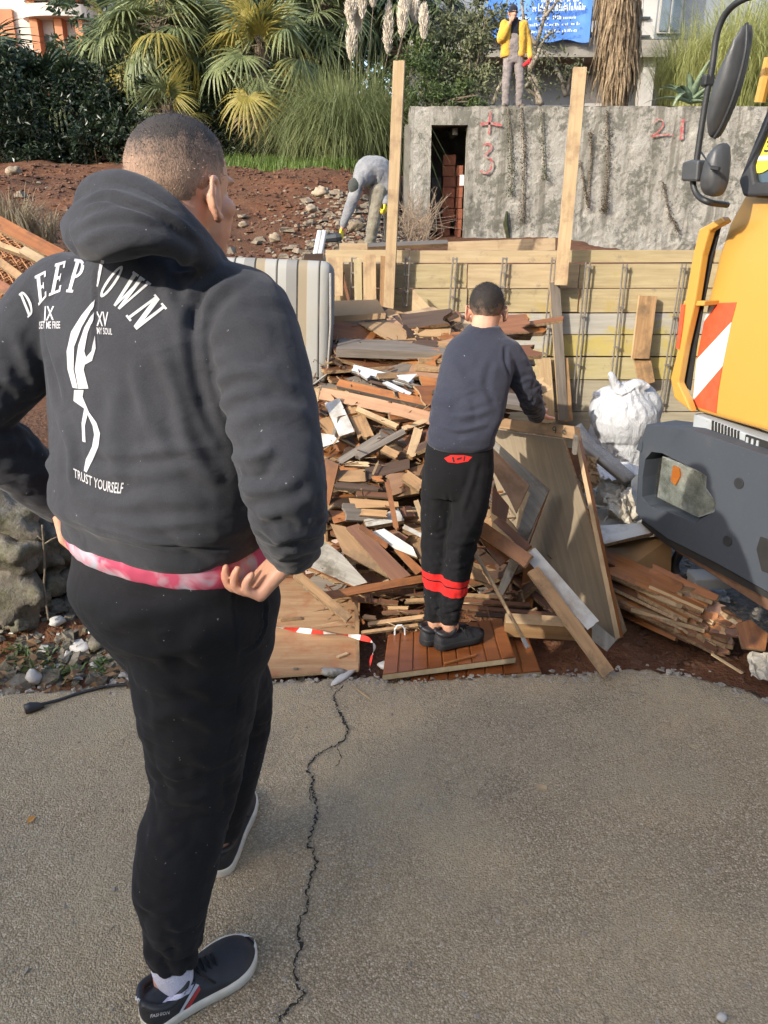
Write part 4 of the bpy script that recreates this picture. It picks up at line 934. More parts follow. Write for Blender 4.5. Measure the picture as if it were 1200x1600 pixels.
# the crack
CR = [(536, 1062), (530, 1078), (522, 1092), (527, 1108), (537, 1124), (542, 1142), (538, 1158), (520, 1168), (500, 1178), (485, 1192), (482, 1205), (490, 1222), (488, 1240), (494, 1258), (493, 1275), (490, 1295), (482, 1318), (492, 1330), (493, 1350), (484, 1375), (478, 1395), (482, 1415), (470, 1437), (464, 1460), (468, 1480), (460, 1500), (464, 1520), (470, 1545), (476, 1555), (455, 1572), (440, 1588), (432, 1605)]
M_CRACK = simple('crack_shadow_dirt', (.012, .010, .008), (.03, .026, .02), 60, 1.0)
def crack(name, pts, w0, seed):
    P = [gnd(u, v_, 0) for u, v_ in pts]; D = []
    for a, b in zip(P, P[1:]):
        n = max(2, int((b - a).length / .006))
        D += [a.lerp(b, i / n) for i in range(n)]
    D.append(P[-1]); m = MB(); r = random.Random(seed)
    for i, p in enumerate(D):
        t = (D[min(i + 1, len(D) - 1)] - D[max(i - 1, 0)]); t.z = 0; t = t.normalized(); s = Vector((-t.y, t.x, 0))
        j = .008 * mnoise.noise(Vector((i * .33, seed, 0))) + .004 * r.uniform(-1, 1) + .010 * mnoise.noise(Vector((i * .09, seed, 4)))
        w = w0 * (.25 + 1.5 * abs(mnoise.noise(Vector((i * .13, seed + 5, 0)))) + .9 * r.random() ** 2) * min(1, (i + 2) / 12, (len(D) - i + 4) / 14)
        m.v += [tuple(p + s * (j - w) + Vector((0, 0, .0030))), tuple(p + s * (j + w) + Vector((0, 0, .0030)))]
        if i: k = len(m.v); m.f.append((k - 4, k - 3, k - 1, k - 2)); m.m.append(0)
    tag(m.build(name, M_CRACK), kind='structure')
crack('crack', CR, .0038, 1); crack('crack', [(537, 1158), (528, 1168), (533, 1180), (530, 1192), (522, 1198)], .0024, 2); crack('crack', [(490, 1222), (484, 1232), (486, 1246), (492, 1256)], .0018, 8); crack('crack', [(484, 1375), (476, 1382), (477, 1392)], .0016, 9); crack('crack', [(482, 1205), (492, 1214), (500, 1216)], .0016, 4)
crack('crack', [(1128, 1066), (1150, 1078), (1172, 1082), (1200, 1094)], .006, 6)
m = MB(); rnd = random.Random(8)
for i in range(420):
    a = rnd.randrange(len(CR) - 1); p = gnd(*CR[a], 0).lerp(gnd(*CR[a + 1], 0), rnd.random()); r = rnd.uniform(.0008, .0026); pebble(m, p + Vector((rnd.gauss(0, .009), rnd.gauss(0, .005), .003 + r * .3)), r, rnd)
tag(m.build('crack_crumbs', M_CRUMB), kind='stuff')
# light dust scuffs on the asphalt
M_DUST, nt, bs = new_mat('pale_dust', 1.0, 0, .1); bs.inputs['Base Color'].default_value = (.52, .44, .34, 1)
# gravelly lane under the truck
M_GRAV = simple('lane_gravel', (.13, .125, .115), (.30, .29, .27), 40, .95, 0, .8, 120, .02)
m = MB(); P = [gnd(u, v_, -.03) for u, v_ in ((1035, 905), (1085, 945), (1140, 972), (1220, 1015))]; 
poly = [P[0], P[1], P[2], P[3], Vector((3.5, 2.25, -.03)), Vector((7, 2.3, -.03)), Vector((7, 5.2, -.03)), Vector((2.0, 5.2, -.03))]
m.add(poly, [tuple(range(len(poly)))]); tag(m.build('lane', M_GRAV), kind='structure')
m = MB(); rnd = random.Random(12)
for i in range(1400):
    x, y = rnd.uniform(1.35, 2.2), rnd.uniform(2.4, 3.9)
    if x < 1.42 + (3.2 - y) * .2: continue
    r = rnd.uniform(.004, .012); pebble(m, (x, y, -.03 + r * .3), r, rnd)
tag(m.build('lane_stones', M_CRUMB), kind='stuff')
# stones, clods on the bank
M_STONE = simple('pale_limestone', (.20, .155, .105), (.36, .295, .215), 7, .9, 0, .5, 26, .02, vary=.35)
M_CLOD = simple('soil_clods', (.06, .028, .016), (.15, .07, .038), 10, .95, 0, .5, 40, .01)
rnd = random.Random(21); m = MB()
for i in range(9000):
    x, y = rnd.uniform(-7.5, .5), rnd.uniform(6.5, 17)
    r = abs(rnd.gauss(0, .018)) + .010; pebble(m, (x, y, terrain(x, y) + r * .2), r, rnd)
for i in range(1500):
    x, y = rnd.uniform(-.6, 1.9), rnd.uniform(2.45, 3.4)
    r = abs(rnd.gauss(0, .007)) + .003; pebble(m, (x, y, terrain(x, y) + r * .2), r, rnd)
tag(m.build('soil_clods', M_CLOD), kind='stuff')
m = MB()
for i in range(1300):
    x, y = rnd.gauss(-.45, .55), rnd.uniform(8.5, 14.5)
    if rnd.random() < .08: x = rnd.uniform(-7.5, 0)
    if x > .35: continue
    r = abs(rnd.gauss(0, .035)) + .014; pebble(m, (x, y, terrain(x, y) + r * .25), r, rnd)
tag(m.build('rubble', M_STONE), kind='stuff')
def boulder(name, p, r, mat, seed, sq=(1, .8, .7), parent=None, amp=.22, sub=3):
    bm = bmesh.new(); bmesh.ops.create_icosphere(bm, subdivisions=sub, radius=1.0); rr = random.Random(seed); M = Matrix.Rotation(rr.uniform(0, 6.28), 3, 'Z')
    pl = [Vector((rr.uniform(-1, 1), rr.uniform(-1, 1), rr.uniform(-1, 1))).normalized() for _ in range(7)]
    for q in bm.verts:
        c = q.co.copy()
        for n in pl:
            d = c.dot(n)
            if d > .72: c -= n * (d - .72) * .85
        c *= 1 + amp * mnoise.noise(c * 1.9 + Vector((seed, 0, 0))) + .07 * mnoise.noise(c * 6 + Vector((seed, 0, 0)))
        q.co = M @ Vector((c.x * r * sq[0], c.y * r * sq[1], c.z * r * sq[2]))
    me = bpy.data.meshes.new(name); bm.to_mesh(me); bm.free(); me.materials.append(mat)
    me.polygons.foreach_set('use_smooth', [True] * len(me.polygons))
    o = bpy.data.objects.new(name, me); COL.objects.link(o)
    if parent is None: o.location = p
    else: o.parent = parent; o.location = Vector(p) - parent.location
    return o
for i, (u, v_, Y, r, lab) in enumerate(((380, 347, 11.2, .09, 'pale yellow rock on the red bank beside the head of the man in the hoodie'), (500, 295, 12.5, .17, 'largest pale rock on the rubble slope left of the bent worker'), (487, 322, 12, .13, 'pale rock lower on the rubble slope left of the bent worker'),
        (555, 350, 11.5, .16, 'square pale stone beside the hand of the bent worker'), (430, 368, 10.8, .13, 'flat grey stone low on the red bank'), (130, 292, 13.5, .10, 'small pale stone high on the bank left of the hood'), (22, 265, 15, .2, 'white broken stone at the top left end of the bank'))):
    tag(boulder('rock', at(u, v_ + 4, Y), r * .8, M_STONE, i + 40, (1, .8, .65), None, .34), lab, 'rock', 'rocks on the bank')
# ================================================================ CONCRETE BUNKER
def concrete_mat():
    m, nt, b = new_mat('old_concrete', .95, 0, .2)
    v = coords(nt); a = noise_tex(nt, v, 1.1, 8, .68); s = noise_tex(nt, coords(nt, (3.2, 3.2, .35)), 1.5, 7, .65, .5); g = noise_tex(nt, v, 7, 8, .72); k = noise_tex(nt, v, 38, 4, .6)
    c = ramp(nt, g, [(.30, (.21, .195, .165)), (.48, (.30, .285, .25)), (.68, (.38, .365, .33))])
    c = mixc(nt, ramp(nt, s, [(.48, (0, 0, 0)), (.62, (.8, .8, .8))]), c, (.12, .112, .09))
    ad = nt.nodes.new('ShaderNodeMath'); ad.operation = 'MULTIPLY'; nt.links.new(a, ad.inputs[0]); nt.links.new(g, ad.inputs[1])
    c = mixc(nt, ramp(nt, ad.outputs[0], [(.255, (0, 0, 0)), (.31, (.85, .85, .85))]), c, (.10, .098, .08))
    c = mixc(nt, ramp(nt, k, [(.56, (0, 0, 0)), (.66, (.55, .55, .55))]), c, (.14, .13, .11))
    nt.links.new(c, b.inputs['Base Color']); bump(nt, b, g, .7, .05); return m
M_CONC = concrete_mat()
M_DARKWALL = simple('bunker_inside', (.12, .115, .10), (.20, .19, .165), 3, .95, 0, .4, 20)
BY = 16.5; bx0, bx1, bz0, bz1 = .50, 9.0, .55, 3.31; dx0, dx1, dz1 = .915, 1.615, 2.99
BUNK = thing('bunker', 'weathered grey concrete bunker wall with dark doorway and red paint marks', 'bunker', (bx0, BY, .8))
m = MB(); gx = list(np.arange(bx0, dx0, .06)) + list(np.arange(dx0, dx1, .07)) + list(np.arange(dx1, bx1, .07)) + [bx1]; gz = list(np.arange(bz0, dz1, .07)) + list(np.arange(dz1, bz1, .055)) + [bz1]
gx = sorted(set([round(x, 3) for x in gx] + [dx0, dx1])); gz = sorted(set([round(z, 3) for z in gz] + [dz1])); ix = {}
for i, x in enumerate(gx):
    for j, z in enumerate(gz):
        ch = .05 * max(0, 1 - abs(z - bz0 - .25) / .35)
        ix[i, j] = len(m.v); m.v.append((x + (.02 * fbm(z, 3, 3) if i == 0 else 0), BY + .018 * fbm(x, z, 2.2, 5) + .02 * max(0, fbm(x, z, 6, 4, 9)) - ch * (.6 + fbm(x, z, 4)), z + (.018 * fbm(x, 8, 3) if j == len(gz) - 1 else 0)))
for i in range(len(gx) - 1):
    for j in range(len(gz) - 1):
        if gx[i] >= dx0 - .001 and gx[i + 1] <= dx1 + .001 and gz[j + 1] <= dz1 + .001: continue
        m.f.append((ix[i, j], ix[i + 1, j], ix[i + 1, j + 1], ix[i, j + 1])); m.m.append(0)
n = len(gz) - 1
m.add([(bx0, BY + .01, bz1), (bx1, BY + .01, bz1), (bx1, BY + 2.5, bz1 - .02), (bx0, BY + 2.5, bz1 - .02)], [(0, 1, 2, 3)])
m.add([(bx0, BY, bz0), (bx0, BY, bz1), (bx0, BY + 2.4, bz1), (bx0, BY + 2.4, bz0)], [(0, 1, 2, 3)])
m.build('wall', M_CONC, BUNK, False)
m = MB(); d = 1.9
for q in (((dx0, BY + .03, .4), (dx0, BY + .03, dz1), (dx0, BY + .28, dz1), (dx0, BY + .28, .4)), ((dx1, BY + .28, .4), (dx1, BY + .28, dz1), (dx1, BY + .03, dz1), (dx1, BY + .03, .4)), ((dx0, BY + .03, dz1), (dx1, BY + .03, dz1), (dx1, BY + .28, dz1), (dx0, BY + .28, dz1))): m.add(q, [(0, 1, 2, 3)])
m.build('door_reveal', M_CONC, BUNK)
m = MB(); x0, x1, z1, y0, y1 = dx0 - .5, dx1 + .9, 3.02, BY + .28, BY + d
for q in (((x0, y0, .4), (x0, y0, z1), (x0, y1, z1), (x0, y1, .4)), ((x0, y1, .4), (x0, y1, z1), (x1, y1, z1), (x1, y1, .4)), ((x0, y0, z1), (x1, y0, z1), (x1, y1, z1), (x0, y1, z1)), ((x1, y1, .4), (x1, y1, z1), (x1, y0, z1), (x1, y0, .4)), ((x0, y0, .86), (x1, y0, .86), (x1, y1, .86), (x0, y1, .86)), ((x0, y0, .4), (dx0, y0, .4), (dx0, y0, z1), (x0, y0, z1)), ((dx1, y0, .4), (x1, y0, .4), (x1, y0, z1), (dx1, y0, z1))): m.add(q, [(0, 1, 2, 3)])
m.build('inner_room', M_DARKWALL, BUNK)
m = MB(); m.box((dx0 + .48, BY + 1.0, 2.90), (.10, 1.4, .12)); m.build('ceiling_beam', M_CONC, BUNK)
M_RPAINT = simple('red_spray_paint', (.34, .075, .075), (.30, .24, .20), 14, .9, 0, 0, lo=.46, hi=.62)
def wall_stroke(pts, w, name='paint_mark'):
    w *= .8; m = MB(); P = [at(u, v_, BY - .045) for u, v_ in pts]; P = [Vector(p) for p in catmull(P, 6)]
    for i, p in enumerate(P):
        t = (P[min(i + 1, len(P) - 1)] - P[max(i - 1, 0)]).normalized(); s = Vector((-t.z, 0, t.x)); k = w * (.8 + .35 * mnoise.noise(p * 9))
        m.v += [tuple(p + s * k), tuple(p - s * k)]
        if i: q = len(m.v); m.f.append((q - 4, q - 3, q - 1, q - 2)); m.m.append(0)
    m.build(name, M_RPAINT, BUNK)
wall_stroke([(766, 174), (765, 190), (764, 210)], .035); wall_stroke([(750, 194), (768, 193), (784, 196)], .035)
wall_stroke([(755, 226), (764, 225), (768, 232), (758, 243), (768, 250), (768, 262), (760, 270), (750, 267)], .028)
wall_stroke([(1022, 192), (1027, 187), (1035, 188), (1036, 196), (1028, 206), (1018, 213), (1032, 211), (1047, 210)], .022); wall_stroke([(1067, 186), (1066, 200), (1065, 218)], .055); wall_stroke([(1050, 211), (1051, 212), (1052, 211)], .02)
# block stack inside the doorway
M_BRICK = simple('terracotta_block', (.24, .08, .042), (.32, .12, .065), 12, .9, 0, .4, 60, vary=.2)
M_BLOCKG = simple('grey_block', (.22, .21, .19), (.32, .30, .27), 9, .95, 0, .4, 50, vary=.15)
bs_ = thing('block_stack', 'stack of terracotta blocks inside the dark bunker doorway', 'bricks', (1.36, BY + .6, .86)); me_ = {}
for col, (xa, ya, wd, n, mt) in enumerate(((1.34, BY + .85, .27, 8, M_BRICK), (1.555, BY + .7, .14, 7, M_BRICK), (1.12, BY + 1.6, .22, 6, M_BLOCKG))):
    for i in range(n):
        k = (round(wd, 2), mt.name)
        z = .86 + .115 + i * .205; x = xa + (.0 if i > 1 or col else -.07) + .01 * ((i * 7) % 3 - 1)
        if k not in me_:
            mb = MB(); mb.box((0, 0, 0), (wd - .012, .24, .195), bev=.006); o = mb.build('block', mt, bs_, False, False); me_[k] = o.data
        else: o = link_mesh('block', me_[k], None, bs_, None, False)
        o.location = Vector((x, ya, z)) - bs_.location
tag((lambda m: origin_to(m.box((1.57, BY + .35, 2.02), (.09, .03, .20), bev=.004).build('notice', simple('notice_card', (.6, .6, .6))), (1.57, BY + .35, 1.92)))(MB()), 'small white card fixed beside the blocks in the bunker doorway', 'card')
# ivy and stains hanging on the wall
M_IVY = leafy('dry_ivy', (.020, .018, .010), (.085, .055, .028), 6, .7, .15)
M_IVYG = leafy('dark_ivy', (.018, .026, .012), (.06, .075, .035), 6, .6, .15)
M_TWIG = simple('twig_bark', (.10, .075, .05), (.20, .16, .11), 30, .9)
def leafcard(m, p, d, up, L, Wd, fold=.25):
    d = d.normalized(); s = d.cross(up); s = s.normalized() if s.length > 1e-4 else Vector((1, 0, 0)); n = s.cross(d)
    a = p + d * L * .45 + s * Wd * .5 + n * fold * Wd; b = p + d * L * .45 - s * Wd * .5 + n * fold * Wd; t = p + d * L
    m.add([p, a, t, b], [(0, 1, 2), (0, 2, 3)])
def rdir(r, z=0): 
    v = Vector((r.gauss(0, 1), r.gauss(0, 1), r.gauss(0, 1) + z)); return v.normalized() if v.length > 1e-6 else Vector((0, 0, 1))
for i, (pts, mt, w, n, lab) in enumerate((([(793, 168), (797, 225), (800, 270), (797, 305)], M_IVYG, .14, 300, 'dark ivy hanging left of the standing worker\'s feet on the concrete wall'), ([(814, 168), (818, 220), (819, 270), (816, 345)], M_IVY, .10, 330, 'brown dry ivy hanging straight below the standing worker'), ([(846, 172), (849, 240), (852, 280)], M_IVYG, .09, 200, 'thin dark ivy hanging left of the tall leaning post'),
        ([(948, 172), (950, 240), (946, 310), (943, 330)], M_IVY, .12, 420, 'long dark ivy hanging below the dead palm trunk'), ([(922, 205), (923, 245), (918, 320)], M_IVY, .06, 160, 'thin short ivy right of the tall leaning post'), ([(1036, 285), (1045, 330), (1060, 362)], M_IVY, .07, 160, 'ivy creeping down towards the yellow cab'), ([(906, 250), (914, 300), (920, 325)], M_IVY, .05, 120, 'faint dry ivy low on the wall right of the tall leaning post'))):
    P = [at(u, v_, BY - .05) for u, v_ in pts]; t = thing('ivy', lab, 'ivy', tuple(P[0]), 'ivy strands on the bunker'); rr = random.Random(i + 3)
    s = MB(); C = [Vector(p) for p in catmull(P, 6)]; s.tube(C, .012, 5); s.build('stem', M_TWIG, t)
    l = MB()
    for k in range(n):
        f = rr.random() ** .8 * (len(C) - 1); p = C[int(f)].lerp(C[min(len(C) - 1, int(f) + 1)], f % 1) + Vector((rr.gauss(0, w * .36), rr.uniform(-.07, .02), rr.gauss(0, .03)))
        leafcard(l, p, Vector((rr.gauss(0, 1), -.6, rr.gauss(-.6, .6))), Vector((0, -1, .3)), rr.uniform(.022, .045), rr.uniform(.014, .026))
    tag(l.build('leaves', mt, t), kind='stuff')
# a broken seam of the wall with moss
m = MB(); P = [at(u, v_, BY - .05) for u, v_ in ((792, 330), (790, 350), (794, 372), (788, 384))]; m.tube(P, [.02, .05, .04, .06], 6); m.build('seam_crack', simple('dark_moss', (.02, .022, .01), (.05, .055, .02), 20, 1), BUNK)
# ================================================================ HOUSES
M_HOUSEB = simple('grey_blue_render', (.17, .19, .22), (.22, .24, .27), 1.2, .9, 0, .2, 30)
M_SLAB = simple('stained_slab', (.15, .14, .12), (.27, .25, .22), 2.5, .9, 0, .3, 20)
M_WHITEWALL = simple('white_render', (.36, .35, .33), (.44, .43, .41), 1.5, .9, 0, .2, 30)
M_GLASSD = simple('dark_window_glass', (.10, .13, .15), (.16, .19, .21), 1, .12, 0, 0, spec=.6)
M_METAL = simple('dark_railing', (.03, .035, .04), None, 10, .5)
HY = 23.0
HOUSE = thing('house', 'grey blue house with stained balcony slab and white pillar behind the bunker', 'house', tuple(at(900, 165, HY)))
def hbox(name, u0, v0, u1, v1, Y, depth, mat, parent, bev=0):
    vr = min(150, max(20, (v0 + v1) / 2)); a = at(u0, v0, Y); b = at(u1, v1, Y); m = MB(); x0, x1 = sorted((at(u0, vr, Y).x, at(u1, vr, Y).x)); z0, z1 = min(a.z, b.z), max(a.z, b.z)
    m.box(((x0 + x1) / 2, Y + depth / 2, (z0 + z1) / 2), (x1 - x0, depth, z1 - z0), bev=bev); return m.build(name, mat, parent)
hbox('wall', 640, 88, 1400, 215, HY, .3, M_HOUSEB, HOUSE); hbox('balcony_slab', 640, 62, 1400, 88.5, HY - 1.2, 1.5, M_SLAB, HOUSE)
hbox('upper_wall', 640, -130, 1400, 61, HY + .6, .3, M_HOUSEB, HOUSE); hbox('pillar', 1003, 80, 1022, 175, HY - 1.0, .4, M_WHITEWALL, HOUSE); hbox('pillar', 1003, -130, 1026, 61, HY - 1.05, .35, M_WHITEWALL, HOUSE)
w = hbox('window', 1030, -40, 1066, 52, HY + .5, .08, M_WHITEWALL, HOUSE); hbox('pane', 1033, -38, 1046, 48, HY + .46, .03, M_GLASSD, w); hbox('pane', 1050, -38, 1063, 48, HY + .46, .03, M_GLASSD, w)
w = hbox('window', 918, -60, 942, 50, HY + .5, .08, M_WHITEWALL, HOUSE); hbox('pane', 920, -56, 940, 30, HY + .46, .03, M_GLASSD, w)
w = hbox('door', 915, 118, 942, 175, HY - .06, .05, M_WHITEWALL, HOUSE)
r = MB()
for u in range(918, 1000, 5): r.box(at(u, 42, HY - 1.1), (.03, .03, .85))
r.box(at(955, 28, HY - 1.1), (1.9, .05, .05)); r.box(at(955, 57, HY - 1.1), (1.9, .05, .05)); r.build('railing', M_METAL, HOUSE)
hbox('sill_strip', 640, 86, 1400, 89, HY - 1.25, .1, M_SLAB, HOUSE)
# banner
M_BAN = simple('blue_banner', (.055, .17, .55), (.09, .24, .64), 2, .6, 0, .1, 6)
M_BANW = simple('banner_lettering', (.72, .76, .82), None, 3, .6, 0, 0)
BAN = thing('banner', 'blue banner with rows of white lettering hung on the house balcony', 'banner', tuple(at(875, 62, HY - 1.4)))
m = MB(); a, b = at(760, -60, HY - 1.4), at(920, 64, HY - 1.4); NU = 30; NV = 14
for j in range(NV + 1):
    for i in range(NU + 1):
        x = a.x + (b.x - a.x) * i / NU; z = a.z + (b.z - a.z) * j / NV; m.v.append((x, HY - 1.4 + .05 * math.sin(x * 5 + z * 2) + .03 * fbm(x, z, 2), z + .04 * math.sin(i * .6) * j / NV))
for j in range(NV):
    for i in range(NU): m.f.append((j * (NU + 1) + i, (j + 1) * (NU + 1) + i, (j + 1) * (NU + 1) + i + 1, j * (NU + 1) + i + 1)); m.m.append(0)
m.build('cloth', M_BAN, BAN, True)
def flat_text(txt, c0, c1, h, mat, parent, name='lettering', Y=None):
    """a line of lettering standing in the XZ plane from c0 to c1"""
    m = MB(); d = c1 - c0
    for poly in text_polys(txt, lambda x, y: (x, y)):
        m.add([c0 + d * x + Vector((0, 0, h * y)) for x, y in poly], [tuple(range(len(poly)))])
    return m.build(name, mat, parent)
rr = random.Random(4); m = MB()                # the lettering is too far off to read: rows of small white strokes
for u0, u1, v_, h in ((842, 905, 4, .15), (832, 915, 18, .13), (800, 900, 32, .06), (800, 908, 42, .05), (815, 902, 52, .05)):
    u = u0
    while u < u1:
        w = rr.uniform(1.5, 3.2)
        if rr.random() > .16:
            p = at(u, v_ - (u - u0) * .03, HY - 1.52); hh = h * rr.choice((.7, .7, 1.0, 1.25)); ww = w * mpp(v_, HY) * .36
            m.box(p + Vector((0, 0, hh / 2)), (ww, .004, hh)); 
            if rr.random() < .6: m.box(p + Vector((ww * .9, 0, hh * .82)), (ww, .004, hh * .2))
            if rr.random() < .5: m.box(p + Vector((ww * .9, 0, hh * .1)), (ww, .004, hh * .2))
        u += w
tag(m.build('lettering', M_BANW, BAN), kind='stuff')
# far apartment block
M_CREAM = simple('cream_render', (.44, .40, .36), (.50, .46, .42), .6, .9, 0, .1, 10)
M_ORANGE = simple('orange_render', (.36, .15, .08), (.42, .19, .10), .8, .9, 0, .1, 10)
M_SHUT = simple('roller_shutter', (.55, .55, .55), (.62, .62, .62), 1, .8)
AY = 46.0
APT = thing('apartment_building', 'cream apartment block with orange pilasters and curved balconies at top left', 'building', tuple(at(80, 110, AY)))
hbox('wall', -220, -260, 142, 330, AY + 1.4, 6, M_CREAM, APT)
for u in (52, 90, 122): hbox('pilaster', u - 6, -260, u + 6, 330, AY + .55, .9, M_ORANGE, APT)
hbox('brick_panel', -60, 14, 24, 100, AY + 1.2, .2, M_ORANGE, APT); hbox('pilaster', 236, -200, 252, 22, AY + 1.0, .8, M_ORANGE, APT); hbox('wing_wall', 206, -200, 272, 330, AY + 2.0, 3, M_CREAM, APT)
for k, (v0, v1) in enumerate(((-30, -4), (4, 24))):
    m = MB(); a = at(20, v0, AY); b = at(138, v1, AY); n = 18
    for zz in (a.z, b.z):
        for i in range(n + 1): t = math.pi * i / n; m.v.append(((a.x + b.x) / 2 - (b.x - a.x) / 2 * math.cos(t), AY + 1.5 - 1.5 * math.sin(t) ** .6, zz))
    for i in range(n): m.f.append((i, i + 1, n + 1 + i + 1, n + 1 + i)); m.m.append(0)
    m.f.append(tuple(range(n + 1))); m.f.append(tuple(range(n + 1, 2 * n + 2))[::-1]); m.m += [0, 0]
    m.build('balcony', M_CREAM, APT)
for u0, u1 in ((60, 84), (97, 117)):
    w = hbox('window', u0, 26, u1, 80, AY + 1.28, .1, M_WHITEWALL, APT); hbox('shutter', u0 + 1, 27, u1 - 1, 55, AY + 1.24, .05, M_SHUT, w); hbox('pane', u0 + 1, 56, u1 - 1, 79, AY + 1.24, .05, M_GLASSD, w)
# the house across the road behind the photographer: it keeps the asphalt in shade
BH = 8.15 + .0
SHY = -11.0
term = 2.52; slope = math.tan(R(SUN_EL)) / math.cos(R(SUN_AZ)); BH = slope * (term - SHY)
RB = thing('row_house', 'plain cream house across the road behind the photographer, shading the asphalt', 'house', (-8, SHY - 4, 0))
m = MB(); m.box((-8, SHY - 4, BH / 2), (44, 8, BH)); m.build('wall', M_CREAM, RB)
m = MB(); m.prism([(-30.2, SHY - .02, BH), (-30.2, SHY - 4, BH + 1.2), (-30.2, SHY - 8.2, BH)], (44.4, 0, 0)); m.build('roof', M_ORANGE, RB)
for i in range(7):
    for k in range(2):
        m = MB(); m.box((-27 + i * 6.4, SHY + .03, 2.0 + k * 3.2), (1.2, .1, 1.5)); w = m.build('window', M_WHITEWALL, RB); m = MB(); m.box((-27 + i * 6.4, SHY + .085, 2.0 + k * 3.2), (1.0, .02, 1.3)); m.build('pane', M_GLASSD, w)
# ================================================================ PLANTS
M_PALM = leafy('palm_leaf', (.075, .105, .045), (.29, .32, .145), .8, .45, .3, 8)
M_PALMY = leafy('yellowing_palm_leaf', (.19, .17, .035), (.40, .33, .09), 1.5, .5, .35, 8)
M_PALMD = leafy('dark_palm_leaf', (.02, .036, .018), (.075, .105, .05), .8, .45, .25, 8)  # darker leaf copy, puts the shade of the shaded palms into the colour
M_PALMB = leafy('dead_palm_leaf', (.16, .11, .06), (.32, .24, .14), 1.5, .8, .2, 8)
M_TRUNK = simple('fibrous_trunk', (.06, .045, .03), (.16, .12, .08), 14, .95, 0, .8, 40, .02)
def frond_mesh(name, mat, seed, n=26, L=1.0, span=250, droop=.35):
    r = random.Random(seed); m = MB()
    for i in range(n):
        a = R(-span / 2 + span * i / (n - 1)) + r.uniform(-.03, .03); l = L * (.72 + .28 * math.cos(a * .55)) * r.uniform(.85, 1.05); w = .030 * L
        d = Vector((math.sin(a), math.cos(a), 0)); s = Vector((d.y, -d.x, 0)); k = droop * r.uniform(.6, 1.5); b = len(m.v)
        for t, ww in ((.0, .25), (.28, 1.0), (.55, .95), (.80, .6), (1.0, .05)):
            p = d * l * t * (1 - .15 * k * t) + Vector((0, 0, -k * l * max(0, t - .25) ** 1.6 * 1.1 + .05 * L * math.sin(t * 3)))
            f = Vector((0, 0, -.012 * L * ww)); m.v += [tuple(p - s * w * ww + f), tuple(p), tuple(p + s * w * ww + f)]
        for j in range(4):
            q = b + j * 3; m.f += [[q, q + 1, q + 4, q + 3], [q + 1, q + 2, q + 5, q + 4]]; m.m += [0, 0]
    me = bpy.data.meshes.new(name); me.from_pydata(m.v, [], m.f); me.materials.append(mat); me.update(); return me
FR = {k: [frond_mesh('frond', mt, s * 7 + 1, 26, 1.0, sp, dr) for s, sp, dr in ((1, 250, .35), (2, 230, .75), (3, 270, .55), (4, 240, 1.1))] for k, mt in (('g', M_PALM), ('y', M_PALMY), ('d', M_PALMD), ('b', M_PALMB))}
def palm(lab, base, top, n, size, seed, kinds='gggy', skirt=0, low=-60):
    t = thing('palm_tree', lab, 'palm tree', tuple(base), 'palms behind the bank'); r = random.Random(seed)
    m = MB(); b = Vector(base); T = Vector(top); m.tube([b.lerp(T, i / 8) + Vector((.03 * math.sin(i), 0, 0)) for i in range(9)], [.16 + .03 * math.sin(i * 5) for i in range(9)], 10); m.build('trunk', M_TRUNK, t)
    pm = MB()
    for i in range(n + skirt):
        az = i * 2.399 + r.uniform(-.3, .3)
        el = R(r.uniform(low, 75)) if i < n else R(r.uniform(-80, -55)); pl = r.uniform(.55, 1.0) * size
        d = Vector((math.cos(az) * math.cos(el), math.sin(az) * math.cos(el), math.sin(el))); o = T + Vector((0, 0, r.uniform(-.35, .1)))
        tip = o + d * pl + Vector((0, 0, -.18 * pl)); pm.tube([o, o + d * pl * .6, tip], [.014, .010, .008], 5)
        k = r.choice(kinds) if i < n else 'b'; ob = bpy.data.objects.new('frond', r.choice(FR[k])); COL.objects.link(ob); ob.parent = t
        d2 = (d + Vector((0, 0, -.35))).normalized(); z = (Vector((0, 0, 1)) - d2 * d2.z).normalized(); x = d2.cross(z)
        M = Matrix((x, d2, z)).transposed() @ Matrix.Rotation(r.uniform(-.5, .5), 3, 'Y') @ Matrix.Rotation(r.uniform(-.2, .3), 3, 'X'); sc = size * r.uniform(.75, 1.1)
        ob.matrix_local = Matrix.Translation(tip - t.location) @ M.to_4x4() @ Matrix.Scale(sc, 4)
    tag(pm.build('stalks', M_TWIG, t), kind='stuff')
    return t
def palm_at(lab, u, v, Y, *a, **k):
    T = at(u, v, Y); palm(lab, (T.x, T.y, terrain(T.x, T.y) - .1), T, *a, **k)
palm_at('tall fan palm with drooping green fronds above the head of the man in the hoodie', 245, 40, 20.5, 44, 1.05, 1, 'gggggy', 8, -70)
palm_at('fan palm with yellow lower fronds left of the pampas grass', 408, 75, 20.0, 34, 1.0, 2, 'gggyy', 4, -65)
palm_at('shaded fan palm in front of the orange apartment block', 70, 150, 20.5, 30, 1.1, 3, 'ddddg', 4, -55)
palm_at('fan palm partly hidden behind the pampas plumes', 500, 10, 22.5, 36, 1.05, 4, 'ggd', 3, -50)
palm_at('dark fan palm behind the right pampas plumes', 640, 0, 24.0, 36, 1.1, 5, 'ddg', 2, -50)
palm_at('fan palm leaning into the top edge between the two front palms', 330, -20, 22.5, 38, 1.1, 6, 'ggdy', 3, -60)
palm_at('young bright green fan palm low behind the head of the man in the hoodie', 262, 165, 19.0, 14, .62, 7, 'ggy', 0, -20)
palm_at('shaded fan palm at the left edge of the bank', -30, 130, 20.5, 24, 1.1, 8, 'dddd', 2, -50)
palm_at('dark fan palm standing behind the laurel at the left', 165, 130, 22.5, 24, 1.1, 9, 'dddg', 3, -55)
